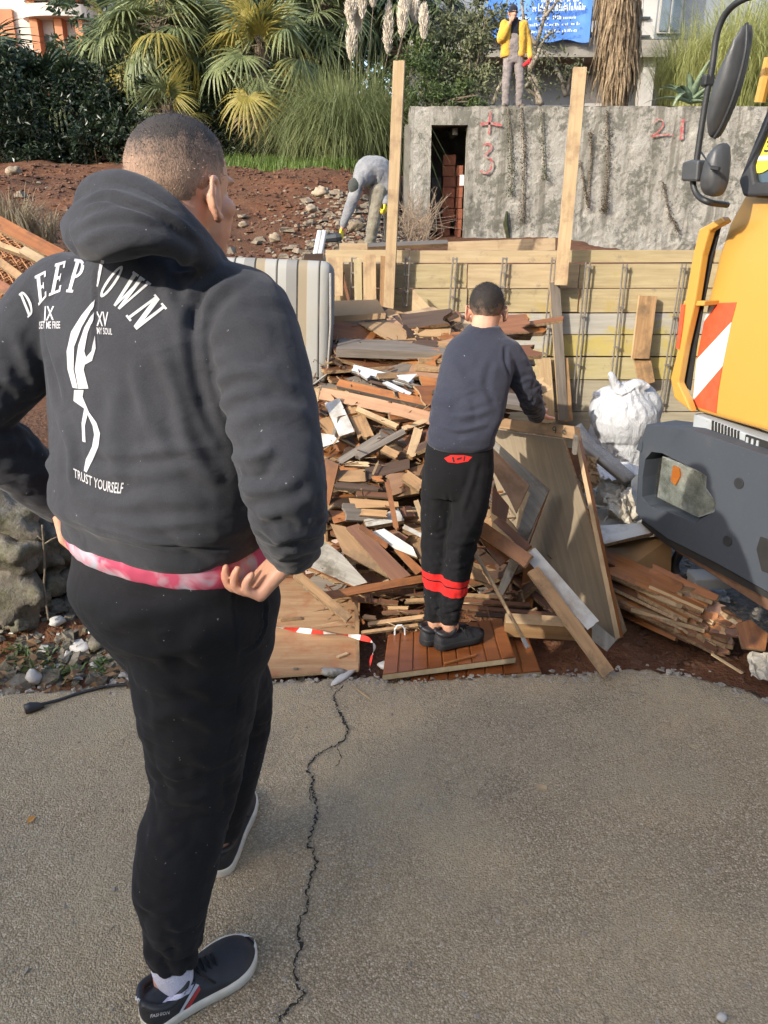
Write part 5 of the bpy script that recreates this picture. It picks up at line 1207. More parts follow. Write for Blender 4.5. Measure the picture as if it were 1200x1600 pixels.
palm_at('green fan palm filling the gap left of the yellow fronds', 305, 95, 21.5, 32, 1.0, 11, 'ggggy', 3, -70)
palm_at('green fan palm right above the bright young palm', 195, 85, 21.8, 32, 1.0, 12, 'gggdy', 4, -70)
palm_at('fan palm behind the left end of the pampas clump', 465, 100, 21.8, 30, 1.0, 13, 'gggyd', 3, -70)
# leafy shrubs
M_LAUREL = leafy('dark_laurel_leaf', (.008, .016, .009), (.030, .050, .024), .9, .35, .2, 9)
M_OLIVE = leafy('olive_leaf', (.07, .085, .045), (.20, .21, .11), 1.2, .6, .3, 9)
M_MIDG = leafy('mid_green_leaf', (.03, .055, .02), (.11, .15, .045), 1.2, .5, .3, 9)
def shrub(name, lab, cat, blobs, mat, n, leaf, seed, base, group=None, twigs=14):
    """twigs from the base, and leaves thick on the shells of several uneven clumps"""
    r = random.Random(seed); t = thing(name, lab, cat, tuple(base), group); b = Vector(base); w = MB(); l = MB()
    for i in range(twigs):
        c, rad = r.choice(blobs); e = Vector(c) + rdir(r) * r.uniform(.2, .9) * rad * .8; md = b.lerp(e, .5) + rdir(r) * .15
        w.tube([b + rdir(r) * .08, md, e], [.035, .022, .008], 5)
    w.build('branches', M_TWIG, t)
    tot = sum(rad ** 2 for c, rad in blobs)
    for c, rad in blobs:
        C = Vector(c); k = int(n * rad * rad / tot); sub = [C + rdir(r) * rad * r.uniform(.45, 1.0) for _ in range(max(6, int(26 * rad)))]
        for i in range(k):
            q = r.choice(sub); p = q + rdir(r) * abs(r.gauss(0, .20)) * min(1, rad + .2)
            d = ((p - C).normalized() * .6 + rdir(r, -.2)).normalized()
            leafcard(l, p, d, rdir(r, .5), leaf * r.uniform(.6, 1.3), leaf * .42 * r.uniform(.7, 1.2), .15)
    tag(l.build('leaves', mat, t), kind='stuff'); return t
def P3(u, v, Y): return tuple(at(u, v, Y))
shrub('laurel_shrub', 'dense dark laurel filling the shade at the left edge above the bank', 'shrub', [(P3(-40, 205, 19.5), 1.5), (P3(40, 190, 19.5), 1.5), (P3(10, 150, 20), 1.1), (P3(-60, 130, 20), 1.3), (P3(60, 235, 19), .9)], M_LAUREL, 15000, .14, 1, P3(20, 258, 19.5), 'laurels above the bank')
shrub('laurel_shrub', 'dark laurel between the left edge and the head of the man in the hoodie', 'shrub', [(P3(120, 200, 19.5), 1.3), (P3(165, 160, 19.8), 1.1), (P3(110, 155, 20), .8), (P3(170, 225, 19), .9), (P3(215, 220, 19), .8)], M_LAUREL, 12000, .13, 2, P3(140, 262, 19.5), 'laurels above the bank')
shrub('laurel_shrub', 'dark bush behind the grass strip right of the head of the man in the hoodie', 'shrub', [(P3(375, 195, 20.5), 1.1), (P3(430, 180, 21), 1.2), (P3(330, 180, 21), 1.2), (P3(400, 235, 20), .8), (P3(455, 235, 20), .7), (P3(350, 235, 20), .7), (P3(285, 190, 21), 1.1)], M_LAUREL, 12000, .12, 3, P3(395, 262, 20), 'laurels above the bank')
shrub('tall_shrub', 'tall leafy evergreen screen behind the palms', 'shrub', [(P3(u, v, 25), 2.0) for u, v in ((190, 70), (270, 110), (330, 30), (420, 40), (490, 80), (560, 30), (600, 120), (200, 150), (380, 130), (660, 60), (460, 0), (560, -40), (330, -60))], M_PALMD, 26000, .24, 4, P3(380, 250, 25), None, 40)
shrub('olive_shrub', 'pale olive leaved shrub right of the pampas plumes', 'shrub', [(P3(700, 60, 19.5), .75), (P3(735, 40, 19.5), .7), (P3(715, 110, 19), .6), (P3(750, 90, 19), .45), (P3(690, 140, 18.6), .55), (P3(740, 142, 18.4), .45), (P3(765, 20, 19.5), .5)], M_OLIVE, 9000, .11, 5, P3(725, 165, 18.6))
shrub('bramble', 'scrubby brambles growing on the left end of the bunker top', 'shrub', [(P3(660, 140, 18), .55), (P3(700, 150, 17.6), .35), (P3(645, 110, 18.5), .6), (P3(680, 95, 18.8), .5), (P3(740, 150, 17.6), .3)], M_MIDG, 6000, .09, 6, P3(680, 166, 17.8))
# bare pruned tree by the worker
M_BARK = simple('grey_bark', (.16, .13, .10), (.30, .26, .21), 12, .9, 0, .5, 40)
t = thing('bare_tree', 'sparse pruned olive tree with bare limbs right of the worker in yellow', 'tree', P3(835, 163, 18.2)); m = MB(); l = MB(); r = random.Random(5)
for pts, rd in ((((842, 163), (838, 130), (828, 108), (838, 70), (852, 20), (862, -30)), .075), (((828, 110), (838, 90), (850, 62), (864, 50)), .055), (((846, 163), (838, 140), (826, 120)), .06), (((838, 150), (822, 135), (842, 116)), .05), (((884, 150), (880, 130), (888, 112)), .05), (((880, 130), (868, 105), (858, 90), (846, 78)), .04), (((886, 150), (890, 120), (892, 106)), .04), (((838, 70), (820, 40), (815, -10)), .05), (((852, 25), (868, 5), (880, -20)), .04), (((770, 163), (778, 140), (786, 125)), .05), (((772, 163), (764, 148), (760, 140)), .03)):
    P = [at(u, v, 18.2 + r.uniform(-.2, .2)) for u, v in pts]; C = catmull(P, 4); m.tube(C, [rd * (1 - .65 * i / len(C)) for i in range(len(C))], 7)
    for i in range(130):
        p = Vector(C[r.randrange(len(C) // 3, len(C))]) + rdir(r) * abs(r.gauss(0, .32)); leafcard(l, p, rdir(r), rdir(r), r.uniform(.06, .12), .035)
m.build('trunk', M_BARK, t, True); tag(l.build('leaves', M_OLIVE, t), kind='stuff')
# pampas grass
M_BLADE = leafy('pampas_blade', (.075, .105, .040), (.27, .30, .13), 1.2, .55, .35, 12)
M_PLUME = simple('pampas_plume', (.52, .46, .37), (.68, .62, .53), 14, .95, 0, .6, 60, .02)
def blades(m, base, rad, n, L, w, r, lean=.9, droop=1.0, seg=5):
    for i in range(n):
        a = r.uniform(0, 6.283); q = math.sqrt(r.random()) * rad; b = Vector(base) + Vector((math.cos(a) * q, math.sin(a) * q, 0))
        out = Vector((math.cos(a), math.sin(a), 0)) * r.uniform(.15, 1.0) * lean + Vector((r.gauss(0, .15), r.gauss(0, .15), 0)); l = L * r.uniform(.55, 1.1); d = droop * r.uniform(.6, 1.4)
        s = Vector((-out.y, out.x, 0)); s = (s.normalized() if s.length > .01 else Vector((1, 0, 0))) * w * .5; k = len(m.v)
        for j in range(seg + 1):
            t = j / seg; p = b + out * l * (t * .35 + t * t * .55) + Vector((0, 0, l * (t * 1.02 - .55 * d * out.length * t * t * t - .18 * d * t ** 3))); ww = 1 - t * .92
            m.v += [tuple(p - s * ww), tuple(p + s * ww)]
            if j: m.f.append([k + 2 * j - 2, k + 2 * j - 1, k + 2 * j + 1, k + 2 * j]); m.m.append(0)
PB = at(545, 262, 18.6); PB.z -= .25
PG = thing('pampas_grass', 'large green pampas grass clump with tall cream plumes', 'pampas grass', tuple(PB)); r = random.Random(9)
m = MB(); blades(m, PB, .75, 3000, 3.3, .026, r, .80, 1.3, 6); blades(m, PB + Vector((.9, .2, .1)), .5, 900, 2.6, .024, r, .8, 1.3); blades(m, PB + Vector((-.9, .1, 0)), .45, 900, 2.6, .024, r, .8, 1.3); tag(m.build('blades', M_BLADE, PG), kind='stuff')
for u, v0, v1, tp in ((548, -5, 40, 0), (560, -8, 55, 1), (550, 45, 95, 2), (584, -18, 12, 3), (607, 10, 85, 4), (631, -5, 52, 5), (629, 0, 60, 6), (649, -5, 38, 7), (663, 12, 62, 8), (567, -20, 30, 9), (640, -25, 20, 10)):
    pp = at(u, v0, 18.6 + .25 * math.sin(tp * 2.1)); pq = at(u - 1, v1, pp.y); b = PB + Vector(((pq.x - PB.x) * .35, .2 * math.sin(tp), .2)); m = MB(); m.tube([b, b.lerp(pq, .5) + Vector((.02, 0, .1)), pq, pp], [.010, .009, .008, .005], 5); st = m.build('stem', M_TWIG, PG)
    m = MB(); ax = pp - pq; L = ax.length
    for i in range(900):
        t_ = r.random(); wv = .070 * math.sin(math.pi * min(1, t_ * .92 + .06)) ** .7 + .01; a = r.uniform(0, 6.28); c = pq + ax * t_; o = Vector((math.cos(a), math.sin(a), 0)) * wv * math.sqrt(r.random())
        d = (o * 1.7 + Vector((0, 0, .26)) + rdir(r) * .06); leafcard(m, c + o, d, rdir(r), r.uniform(.07, .15), .018, .3)
    tag(m.build('plume', M_PLUME, PG), kind='stuff')
# feathery grass and agave above the right end of the wall
M_FEATH = leafy('feathery_grass_blade', (.22, .25, .08), (.50, .50, .20), 1.0, .6, .45, 10)
FB = at(1140, 170, 18.4); FG = thing('feathery_grass', 'tall yellow green weeping grass above the right end of the bunker', 'grass', tuple(FB)); m = MB(); r = random.Random(31)
for du, n, L in ((0, 1500, 3.3), (-70, 1000, 2.6), (70, 1300, 3.6), (150, 1000, 3.8)):
    q = at(1140 + du, 172, 18.6 + abs(du) * .004); blades(m, q, .6, n, L, .018, r, .75, 1.4, 6)
tag(m.build('blades', M_FEATH, FG), kind='stuff')
M_AGAVE = leafy('agave_leaf', (.10, .15, .10), (.24, .30, .20), 2, .45, .1, 14)
AB = at(1078, 160, 17.2); AG = thing('agave', 'grey green agave with curled leaves on the bunker top beside the cab mirror', 'agave', tuple(AB)); r = random.Random(2)
for i, (dx, dz, dp) in enumerate(((-1.0, .25, 1.2), (-.85, .55, 1.5), (-.6, .9, 1.7), (-.25, 1.1, 1.2), (.2, 1.1, 1.0), (.6, .85, 1.4), (.9, .5, 1.5), (-.5, .4, 1.0), (.4, .45, .9), (-.75, .75, 2.0), (.05, .8, 1.6), (-.15, .15, 2.4), (.3, .1, 2.6), (.75, .1, 2.2))):
    m = MB(); d = Vector((dx, -.35 + .2 * math.sin(i * 3), dz)).normalized(); s = d.cross(Vector((0, 0, 1))).normalized(); L = 1.05 * r.uniform(.8, 1.1); N = 9
    for j in range(N + 1):
        t_ = j / N; p = AB + d * L * t_ + Vector((0, 0, -dp * .28 * t_ ** 2.4)); w = .085 * (1 - t_) ** .6 * (.7 + .6 * min(1, t_ * 3)); nn = s.cross(d)
        for q, k in ((-1, .03), (0, -.012), (1, .03), (0, -.035)): m.v.append(tuple(p + s * w * q + nn * k * (1 - t_)))
        if j: b = len(m.v) - 8; m.f += [[b + k, b + (k + 1) % 4, b + 4 + (k + 1) % 4, b + 4 + k] for k in range(4)]; m.m += [0] * 4
    m.build('leaf', M_AGAVE, AG, True)
for i, (u, v, w, h) in enumerate(((1136, 200, .22, .42), (1155, 205, .20, .40), (1122, 175, .2, .3))):
    pass
# dead palm trunk with its skirt of dry fronds
DB = at(970, 166, 17.6); DT = at(972, -90, 17.6); DP = thing('dead_palm', 'thick palm trunk wrapped in brown hanging dead fronds behind the bunker', 'palm tree', tuple(DB)); m = MB()
m.tube([DB + Vector((0, 0, -.1)), DB.lerp(DT, .3), DT], [.15, .19, .22], 12); m.build('trunk', M_TRUNK, DP, True); m = MB(); r = random.Random(13)
for i in range(1500):
    t_ = r.uniform(.30, 1.15); a = r.uniform(0, 6.28); c = DB.lerp(DT, t_); R0 = .10 + .17 * min(1, max(0, t_ - .12) * 2.6) + .05 * r.random(); o = Vector((math.cos(a), math.sin(a), 0)) * R0
    L = r.uniform(.5, 1.1); d = Vector((math.cos(a) * .04 + r.gauss(0, .10), math.sin(a) * .04 + r.gauss(0, .1), -1)); k = len(m.v); s = Vector((-math.sin(a), math.cos(a), 0)) * r.uniform(.012, .035)
    for j in range(4):
        u = j / 3; p = c + o + d * L * u + Vector((r.gauss(0, .02), r.gauss(0, .02), 0)) + Vector((math.cos(a), math.sin(a), 0)) * .06 * math.sin(u * 3); m.v += [tuple(p - s * (1 - u * .7)), tuple(p + s * (1 - u * .7))]
        if j: m.f.append([k + 2 * j - 2, k + 2 * j - 1, k + 2 * j + 1, k + 2 * j]); m.m.append(0)
M_SKIRT = leafy('dead_frond', (.10, .068, .038), (.36, .27, .17), 5, .85, .2, 30)
tag(m.build('dead_fronds', M_SKIRT, DP), kind='stuff')
# grass strip on the bank and dry tufts
M_GRASS = leafy('bank_grass', (.06, .11, .02), (.18, .26, .06), 1.5, .55, .35, 10); m = MB(); r = random.Random(17)
for i in range(3600):
    x, y = r.uniform(-4.5, .2), r.gauss(17.6, .45)
    blades(m, (x, y, terrain(x, y) + .02), .03, 1, .26, .02, r, .5, .8, 3)
tag(m.build('bank_grass', M_GRASS), kind='stuff')
M_DRYG = leafy('dry_grass_blade', (.16, .12, .07), (.34, .28, .18), 3, .8, .25, 20)
for i, (u, v, Y, n, L, lab) in enumerate(((20, 372, 6.5, 420, .62, 'dry grey grass tuft behind the orange mesh at the left edge'), (60, 380, 7.0, 260, .5, 'smaller dry grass tuft just left of the hood'))):
    b = at(u, v, Y); g = MB(); r = random.Random(i + 60); blades(g, b, .16, n, L, .010, r, 1.2, 1.5, 5); o = g.build('dry_grass', M_DRYG); tag(origin_to(o, b), lab, 'grass')
M_ROOT = simple('dry_roots', (.17, .12, .08), (.30, .23, .16), 20, .9); m = MB(); r = random.Random(77)
for i in range(160):
    x, y = r.uniform(.35, .75), r.uniform(13.5, 16.3); b = Vector((x, y, terrain(x, y))); m.tube([b, b + Vector((r.gauss(0, .15), r.gauss(0, .1), r.uniform(.1, .45))), b + Vector((r.gauss(0, .3), r.gauss(0, .15), r.uniform(.2, .9)))], [.008, .006, .003], 4)
tag(m.build('dead_twigs', M_ROOT), kind='stuff')
# ================================================================ TIMBER: materials and board makers
W_TAN = wood('pine', (.25, .145, .066), (.40, .25, .125), .65, .35, (.17, .11, .06)); W_ORANGE = wood('varnished_wood', (.20, .072, .022), (.33, .135, .042), .42, .35, (.14, .06, .025)); W_BROWN = wood('brown_veneer', (.11, .048, .024), (.19, .085, .042), .45)
W_GREY = wood('weathered_wood', (.11, .095, .08), (.22, .19, .16), .9); W_PALE = wood('pale_plywood', (.36, .25, .135), (.50, .37, .22), .7, .22, (.28, .19, .11)); W_WHITE = wood('white_laminate', (.46, .46, .44), (.54, .54, .52), .4, .12, (.33, .29, .23))
W_SALMON = wood('salmon_plywood', (.33, .185, .105), (.44, .265, .16), .7, .2, (.24, .14, .08)); W_CHIP = simple('chipboard_edge', (.20, .125, .065), (.38, .26, .14), 70, .95, 0, .6, 200, .003, vary=.2); W_CARD = simple('cardboard', (.27, .17, .085), (.36, .235, .125), 5, .9, 0, .2, 60, vary=.15)
W_DIRTY = wood('dirty_grey_board', (.19, .175, .145), (.33, .305, .26), .9, .2, (.10, .085, .06)); W_DARK = wood('dark_wood', (.04, .024, .016), (.085, .05, .032), .6)
def board_mesh(name, L, w, th, mats, seed, broken=0.0, bend=0.0):
    """a board along local X: wide faces use the first material, edges and ends the second; a broken end is jagged"""
    r = random.Random(seed); V = []; F = []; mi = []; N = 4; S = 4 if bend else 1
    endA = [r.uniform(-broken, 0) if broken else r.uniform(-.002, .002) for _ in range(N + 1)]; endB = [r.uniform(0, broken) * -1 if broken else r.uniform(-.002, .002) for _ in range(N + 1)]
    for i in range(S + 1):
        for k in range(N + 1):
            t = i / S; x = -L / 2 + L * t + (-endA[k] if i == 0 else (endB[k] if i == S else 0)); zb = bend * (1 - (2 * t - 1) ** 2)
            for z in (-th / 2, th / 2): V.append((x, -w / 2 + w * k / N, z + zb))
    q = lambda i, k, z: (i * (N + 1) + k) * 2 + z
    for i in range(S):
        for k in range(N):
            F.append((q(i, k, 1), q(i + 1, k, 1), q(i + 1, k + 1, 1), q(i, k + 1, 1))); mi.append(0)
            F.append((q(i, k, 0), q(i, k + 1, 0), q(i + 1, k + 1, 0), q(i + 1, k, 0))); mi.append(0)
        F.append((q(i, 0, 0), q(i + 1, 0, 0), q(i + 1, 0, 1), q(i, 0, 1))); mi.append(1); F.append((q(i, N, 1), q(i + 1, N, 1), q(i + 1, N, 0), q(i, N, 0))); mi.append(1)
    for k in range(N):
        F.append((q(0, k, 0), q(0, k, 1), q(0, k + 1, 1), q(0, k + 1, 0))); mi.append(1); F.append((q(S, k, 1), q(S, k, 0), q(S, k + 1, 0), q(S, k + 1, 1))); mi.append(1)
    me = bpy.data.meshes.new(name); me.from_pydata(V, [], F); me.polygons.foreach_set('material_index', mi)
    for m in mats: me.materials.append(m)
    me.update(); return me
def frame_matrix(x, n):
    x = Vector(x).normalized(); n = Vector(n); z = (n - x * n.dot(x)).normalized(); y = z.cross(x); return Matrix((x, y, z)).transposed()
SEED = [100]
def board(name, p0, p1, w, th, n, mats, label=None, cat='board', group=None, broken=0.0, bend=0.0, parent=None):
    SEED[0] += 1; p0, p1 = Vector(p0), Vector(p1); mats = mats if isinstance(mats, tuple) else (mats, mats)
    me = board_mesh(name, (p1 - p0).length, w, th, mats, SEED[0], broken, bend); o = bpy.data.objects.new(name, me); COL.objects.link(o)
    o.matrix_world = Matrix.Translation((p0 + p1) / 2) @ frame_matrix(p1 - p0, n).to_4x4()
    if parent is not None: o.parent = parent; o.matrix_parent_inverse = Matrix.Translation(parent.location).inverted()
    else: tag(o, label, cat, group)
    return o
def pboard(name, u0, v0, Y0, u1, v1, Y1, wpx, th, n, mats, label=None, cat='board', **k):
    w = wpx * mpp((v0 + v1) / 2, (Y0 + Y1) / 2) if wpx > 1 else wpx
    return board(name, at(u0, v0, Y0), at(u1, v1, Y1), w, th, n, mats, label, cat, **k)
def on_plane(u, v, P, n):
    d = ray(u, v); return CAMV + d * ((P - CAMV).dot(n) / d.dot(n))
def slab(name, poly, Y, n, th, mats, label=None, cat='board', group=None, axis=None, parent=None):
    """a flat board of any outline lying in the plane with normal n"""
    n = Vector(n).normalized(); cu = sum(p[0] for p in poly) / len(poly); cv = sum(p[1] for p in poly) / len(poly); C = at(cu, cv, Y)
    P = [on_plane(u, v, C, n) for u, v in poly]
    if axis is None: axis = max(((P[i] - P[i - 1]) for i in range(len(P))), key=lambda q: q.length)
    M = frame_matrix(axis, n); Mi = M.transposed(); Q = [Mi @ (p - C) for p in P]
    area = sum(Q[i - 1].x * Q[i].y - Q[i].x * Q[i - 1].y for i in range(len(Q)))
    if area < 0: Q = Q[::-1]
    k = len(Q); V = [(q.x, q.y, 0) for q in Q] + [(q.x, q.y, -th) for q in Q]
    F = [tuple(range(k)), tuple(range(2 * k - 1, k - 1, -1))] + [(i, k + i, k + (i + 1) % k, (i + 1) % k) for i in range(k)]
    me = bpy.data.meshes.new(name); me.from_pydata(V, [], F); me.polygons.foreach_set('material_index', [0, 0] + [1] * k)
    mats = mats if isinstance(mats, tuple) else (mats, mats)
    for m in mats: me.materials.append(m)
    me.update(); o = bpy.data.objects.new(name, me); COL.objects.link(o); o.matrix_world = Matrix.Translation(C) @ M.to_4x4()
    if parent is not None: o.parent = parent; o.matrix_parent_inverse = Matrix.Translation(parent.location).inverted()
    else: tag(o, label, cat, group)
    return o
# ================================================================ FORMWORK FENCE
FY = 5.4
def formwork_mat(name, c1, c2, yel, amt):
    m, nt, b = new_mat(name, .8, 0, .3); v = coords(nt, (1.2, 14, 14), shift=True); f = noise_tex(nt, v, 3, 8, .6, .3); c = ramp(nt, f, [(.3, c1), (.7, c2)])
    v2 = coords(nt, (1.0, 1.0, 2.5), shift=True); y = noise_tex(nt, v2, 3.2, 6, .72); c = mixc(nt, ramp(nt, y, [(amt, (0, 0, 0)), (amt + .07, (.9, .9, .9))]), c, yel)
    d = noise_tex(nt, v2, 9, 6, .7); c = mixc(nt, ramp(nt, d, [(.58, (0, 0, 0)), (.70, (.7, .7, .7))]), c, (.20, .17, .13))
    nt.links.new(c, b.inputs['Base Color']); bump(nt, b, f, .3, .004); return m
F_TAN = formwork_mat('formwork_tan', (.34, .265, .14), (.47, .385, .225), (.40, .31, .12), .60); F_WHITE = formwork_mat('formwork_white', (.33, .31, .26), (.43, .41, .36), (.44, .36, .12), .55)
F_GREY = formwork_mat('formwork_grey', (.28, .245, .17), (.40, .355, .26), (.36, .31, .18), .62); F_NEW = formwork_mat('formwork_new', (.38, .285, .16), (.50, .39, .24), (.40, .29, .15), .66); F_YEL = formwork_mat('formwork_yellow', (.38, .32, .16), (.47, .41, .24), (.46, .37, .12), .50)
M_STEEL = simple('rebar_steel', (.22, .20, .175), (.34, .31, .27), 30, .6, .6, .3, 200)
def zat(v): return at(600, v, FY).z
FEN = thing('formwork_wall', 'temporary formwork wall of yellowed planks with steel rods and timber stakes', 'formwork', tuple(at(780, 690, FY)))
rows = [(391, 411, .03, [(508, 640, F_NEW), (640, 872, F_NEW), (872, 1120, F_TAN), (1120, 1420, F_TAN)]), (412, 450, .0, [(486, 612, F_NEW), (613, 730, F_TAN), (731, 905, F_NEW), (906, 1100, F_TAN), (1101, 1420, F_TAN)]), (450.6, 488, .0, [(486, 612, F_NEW), (613, 730, F_TAN), (731, 905, F_TAN), (906, 1090, F_TAN), (1091, 1420, F_TAN)]),
        (489, 522, -.006, [(486, 700, F_WHITE), (701, 872, F_WHITE), (873, 1130, F_WHITE), (1131, 1420, F_GREY)]), (522.6, 556, -.006, [(486, 700, F_WHITE), (701, 872, F_WHITE), (873, 1130, F_YEL), (1131, 1420, F_GREY)]), (557, 592, -.006, [(486, 700, F_GREY), (701, 872, F_TAN), (873, 1130, F_YEL), (1131, 1420, F_GREY)]), (593, 642, .004, [(486, 800, F_GREY), (801, 1000, F_GREY), (1001, 1420, F_GREY)]), (643, 700, .004, [(486, 860, F_GREY), (861, 1420, F_GREY)])]
for v0, v1, dy, bs in rows:
    for u0, u1, mt in bs:
        z0, z1 = zat(v1), zat(v0); t = FY / (CP + (800 - v0) / FPX * SP); x0, x1 = (u0 - 600) / FPX * t, (u1 - 600) / FPX * t
        rr = random.Random(int(u0 * 7 + v0)); y = FY + dy + rr.uniform(-.008, .006)
        board('plank', (x0 + .002, y, (z0 + z1) / 2 + rr.uniform(-.003, .003)), (x1 - .002, y, (z0 + z1) / 2 + rr.uniform(-.003, .003)), z1 - z0 - .004, .026, (0, -1, 0), (mt, W_TAN), parent=FEN)
m = MB()
for i, (u0, v0, u1, v1) in enumerate(((553, 402, 551, 470), (637, 402, 632, 480), (711, 402, 704, 492), (789, 402, 782, 470), (866, 402, 850, 560), (919, 410, 896, 640), (977, 412, 957, 600), (1069, 412, 1032, 640), (600, 402, 597, 470))):
    m = MB()
    for s in (-.013, .013): m.tube([at(u0, v0, FY - .05) + Vector((s, 0, 0)), at((u0 + u1) / 2, (v0 + v1) / 2, FY - .052) + Vector((s, 0, 0)), at(u1, v1, FY - .055) + Vector((s, 0, 0))], .0058, 6)
    for t in (.03, .35, .68, .95):
        p = at(u0, v0, FY - .05).lerp(at(u1, v1, FY - .055), t); m.box(p, (.038, .02, .010))
    m.build('rod', M_STEEL, FEN)
# two tall leaning timbers and their braces
board('timber_post', at(607, 492, 5.28), at(624, 96, 5.32), .068, .045, (-.15, -1, 0), W_PALE, 'tall pale timber post left, rising past the pampas grass', 'timber', 'tall timbers on the formwork')
board('timber_post', at(876, 445, 5.27), at(906, 106, 5.32), .078, .045, (-.1, -1, 0), W_PALE, 'tall pale timber post right, rising to the wall under the blue banner', 'timber', 'tall timbers on the formwork')
for u0, v0, u1, v1, w, mt, lab in ((880, 655, 866, 440, .066, W_GREY, 'grey stained timber nailed under the tall right post'), (858, 660, 850, 560, .085, W_PALE, 'short pale stake with split end beside the grey timber'), (888, 658, 880, 560, .060, W_TAN, 'tan stake at the foot of the right post'), (1010, 600, 1002, 555, .11, W_TAN, 'lower piece of the brown plank leaning on the formwork above the white bag'), (1000, 560, 1012, 462, .118, W_TAN, 'brown plank leaning on the formwork above the white bag'),
        (578, 470, 577, 398, .085, W_PALE, 'pale upright board nailed to the left end of the formwork'), (598, 488, 600, 400, .045, W_TAN, 'narrow upright board beside the tall left post'), (560, 470, 559, 405, .05, F_TAN, 'tan upright board between the mattress and the pale upright board'), (524, 462, 524, 402, .10, W_PALE, 'pale ragged upright board behind the mattress'), (516, 470, 536, 425, .03, W_BROWN, 'small brown lath propped behind the mattress'), (545, 470, 533, 420, .018, W_BROWN, 'thin dark lath crossing a brown lath behind the mattress')):
    board('timber', at(u0, v0, 5.30), at(u1, v1, 5.33), w, .03, (0, -1, .05), (mt, W_PALE), lab, 'timber')
slab('light_triangle', [(645, 452), (682, 490), (643, 492)], 5.25, (0, -1, .2), .012, (W_PALE, W_CHIP), 'triangular pale sheet in place of a light patch on the formwork')  # pale triangle added for a patch of light on the formwork
slab('block', [(530, 380), (574, 380), (574, 397), (530, 397)], 6.4, (0, -1, .1), .12, (W_PALE, W_TAN), 'pale timber block lying below the bent worker', 'timber')
m = MB()
for du in (0, 7): m.tube([at(492 + du, 402, 6.6), at(500 + du, 361, 6.7)], .022, 6)
tag(origin_to(m.build('metal_channel', simple('galvanised', (.55, .56, .54), (.68, .68, .66), 8, .4, .4)), at(496, 400, 6.6)), 'white metal channel standing behind the mattress', 'metal profile')
board('beam', at(700, 389, 6.3), at(866, 383, 6.3), .09, .07, (0, -1, .3), (W_PALE, W_TAN), 'pale beam lying behind the top edge of the formwork right of centre', 'beam'); board('plank', at(560, 386, 7.2), at(700, 380, 7.4), .10, .03, (0, -.3, 1), (W_GREY, W_TAN), 'grey plank lying on the soil under the bunker doorway', 'plank')
# power tool in the bent worker's hand
D = thing('power_drill', 'black power drill held by the bent worker', 'drill', tuple(at(524, 378, 10.9))); m = MB(); c = at(522, 376, 10.9); m.tube([c + Vector((-.16, 0, .02)), c + Vector((.03, 0, .04)), c + Vector((.10, 0, .05))], [.05, .06, .045], 8); m.build('body', M_METAL, D); m = MB(); m.tube([c + Vector((-.30, 0, .0)), c + Vector((-.15, 0, .02))], .02, 6); m.build('chuck', M_STEEL, D); m = MB(); m.tube([c + Vector((.06, 0, .03)), c + Vector((.09, 0, -.10))], .03, 6); m.build('handle', M_METAL, D)
# ================================================================ THE HEAP
YT = [(460, 4.35), (500, 4.15), (550, 3.9), (600, 3.7), (650, 3.5), (700, 3.35), (750, 3.24), (800, 3.14), (850, 3.05), (900, 2.96), (930, 2.88), (990, 2.70), (1060, 2.5)]
def Yp(v):
    for (a, ya), (b, yb) in zip(YT, YT[1:]):
        if v <= b: return ya + (yb - ya) * max(0, (v - a)) / (b - a)
    return 2.5
FR_ = (0, -.72, .69); UPF = (0, -.25, .97); EDG = (0, -.12, 1)
G_H = 'scrap timber in the heap'
C = (W_TAN, W_CHIP); O_ = (W_ORANGE, W_CHIP); B_ = (W_BROWN, W_CHIP); WH = (W_WHITE, W_CHIP); GR = (W_GREY, W_GREY)
def hp(u0, v0, u1, v1, wpx, mats, lab, th=.018, n=FR_, dy=0.0, br=.012, dy1=None, bend=0.0, name='board'):
    return pboard(name, u0, v0, Yp(v0) + dy, u1, v1, Yp(v1) + (dy if dy1 is None else dy1), wpx, th, n, mats, lab, 'board', group=G_H, broken=br, bend=bend)
def hs(poly, mats, lab, th=.018, n=FR_, dy=0.0, name='board', axis=None):
    v = sum(p[1] for p in poly) / len(poly); return slab(name, poly, Yp(v) + dy, n, th, mats, lab, 'board', G_H, axis)
hs([(514, 470), (590, 468), (603, 490), (518, 495)], W_CARD, 'folded brown cardboard sheet on top of the heap beside the mattress', .006, (0, -.5, .87), -.05, 'cardboard'); hs([(518, 494), (603, 489), (602, 498), (519, 504)], W_CARD, 'turned down flap of the cardboard sheet beside the mattress', .006, (0, -.95, .3), -.12, 'cardboard')
hs([(604, 494), (676, 479), (742, 506), (720, 520), (650, 508)], (W_PALE, W_CHIP), 'large pale plywood sheet peaking at the top of the heap', .012, (.10, -.35, .9), .0, 'plywood_sheet'); hs([(604, 498), (692, 495), (712, 520), (610, 514)], (W_SALMON, W_CHIP), 'salmon brown sheet just under the top plywood', .010, (.0, -.45, .9), -.04, 'plywood_sheet')
hs([(560, 505), (600, 500), (700, 535), (702, 545), (620, 538)], (W_CARD, W_CARD), 'curled brown sheet under the salmon sheet', .006, (.1, -.5, .85), -.03, 'cardboard'); hs([(655, 506), (705, 512), (703, 526), (640, 524)], (W_CARD, W_PALE), 'buckled tan cardboard below the plywood peak', .006, (-.2, -.6, .8), -.06, 'cardboard'); hs([(520, 512), (575, 514), (600, 534), (520, 530)], (W_BROWN, W_CHIP), 'dark brown sheet in the shade beside the mattress', .01, (0, -.3, .95), .02, 'board')
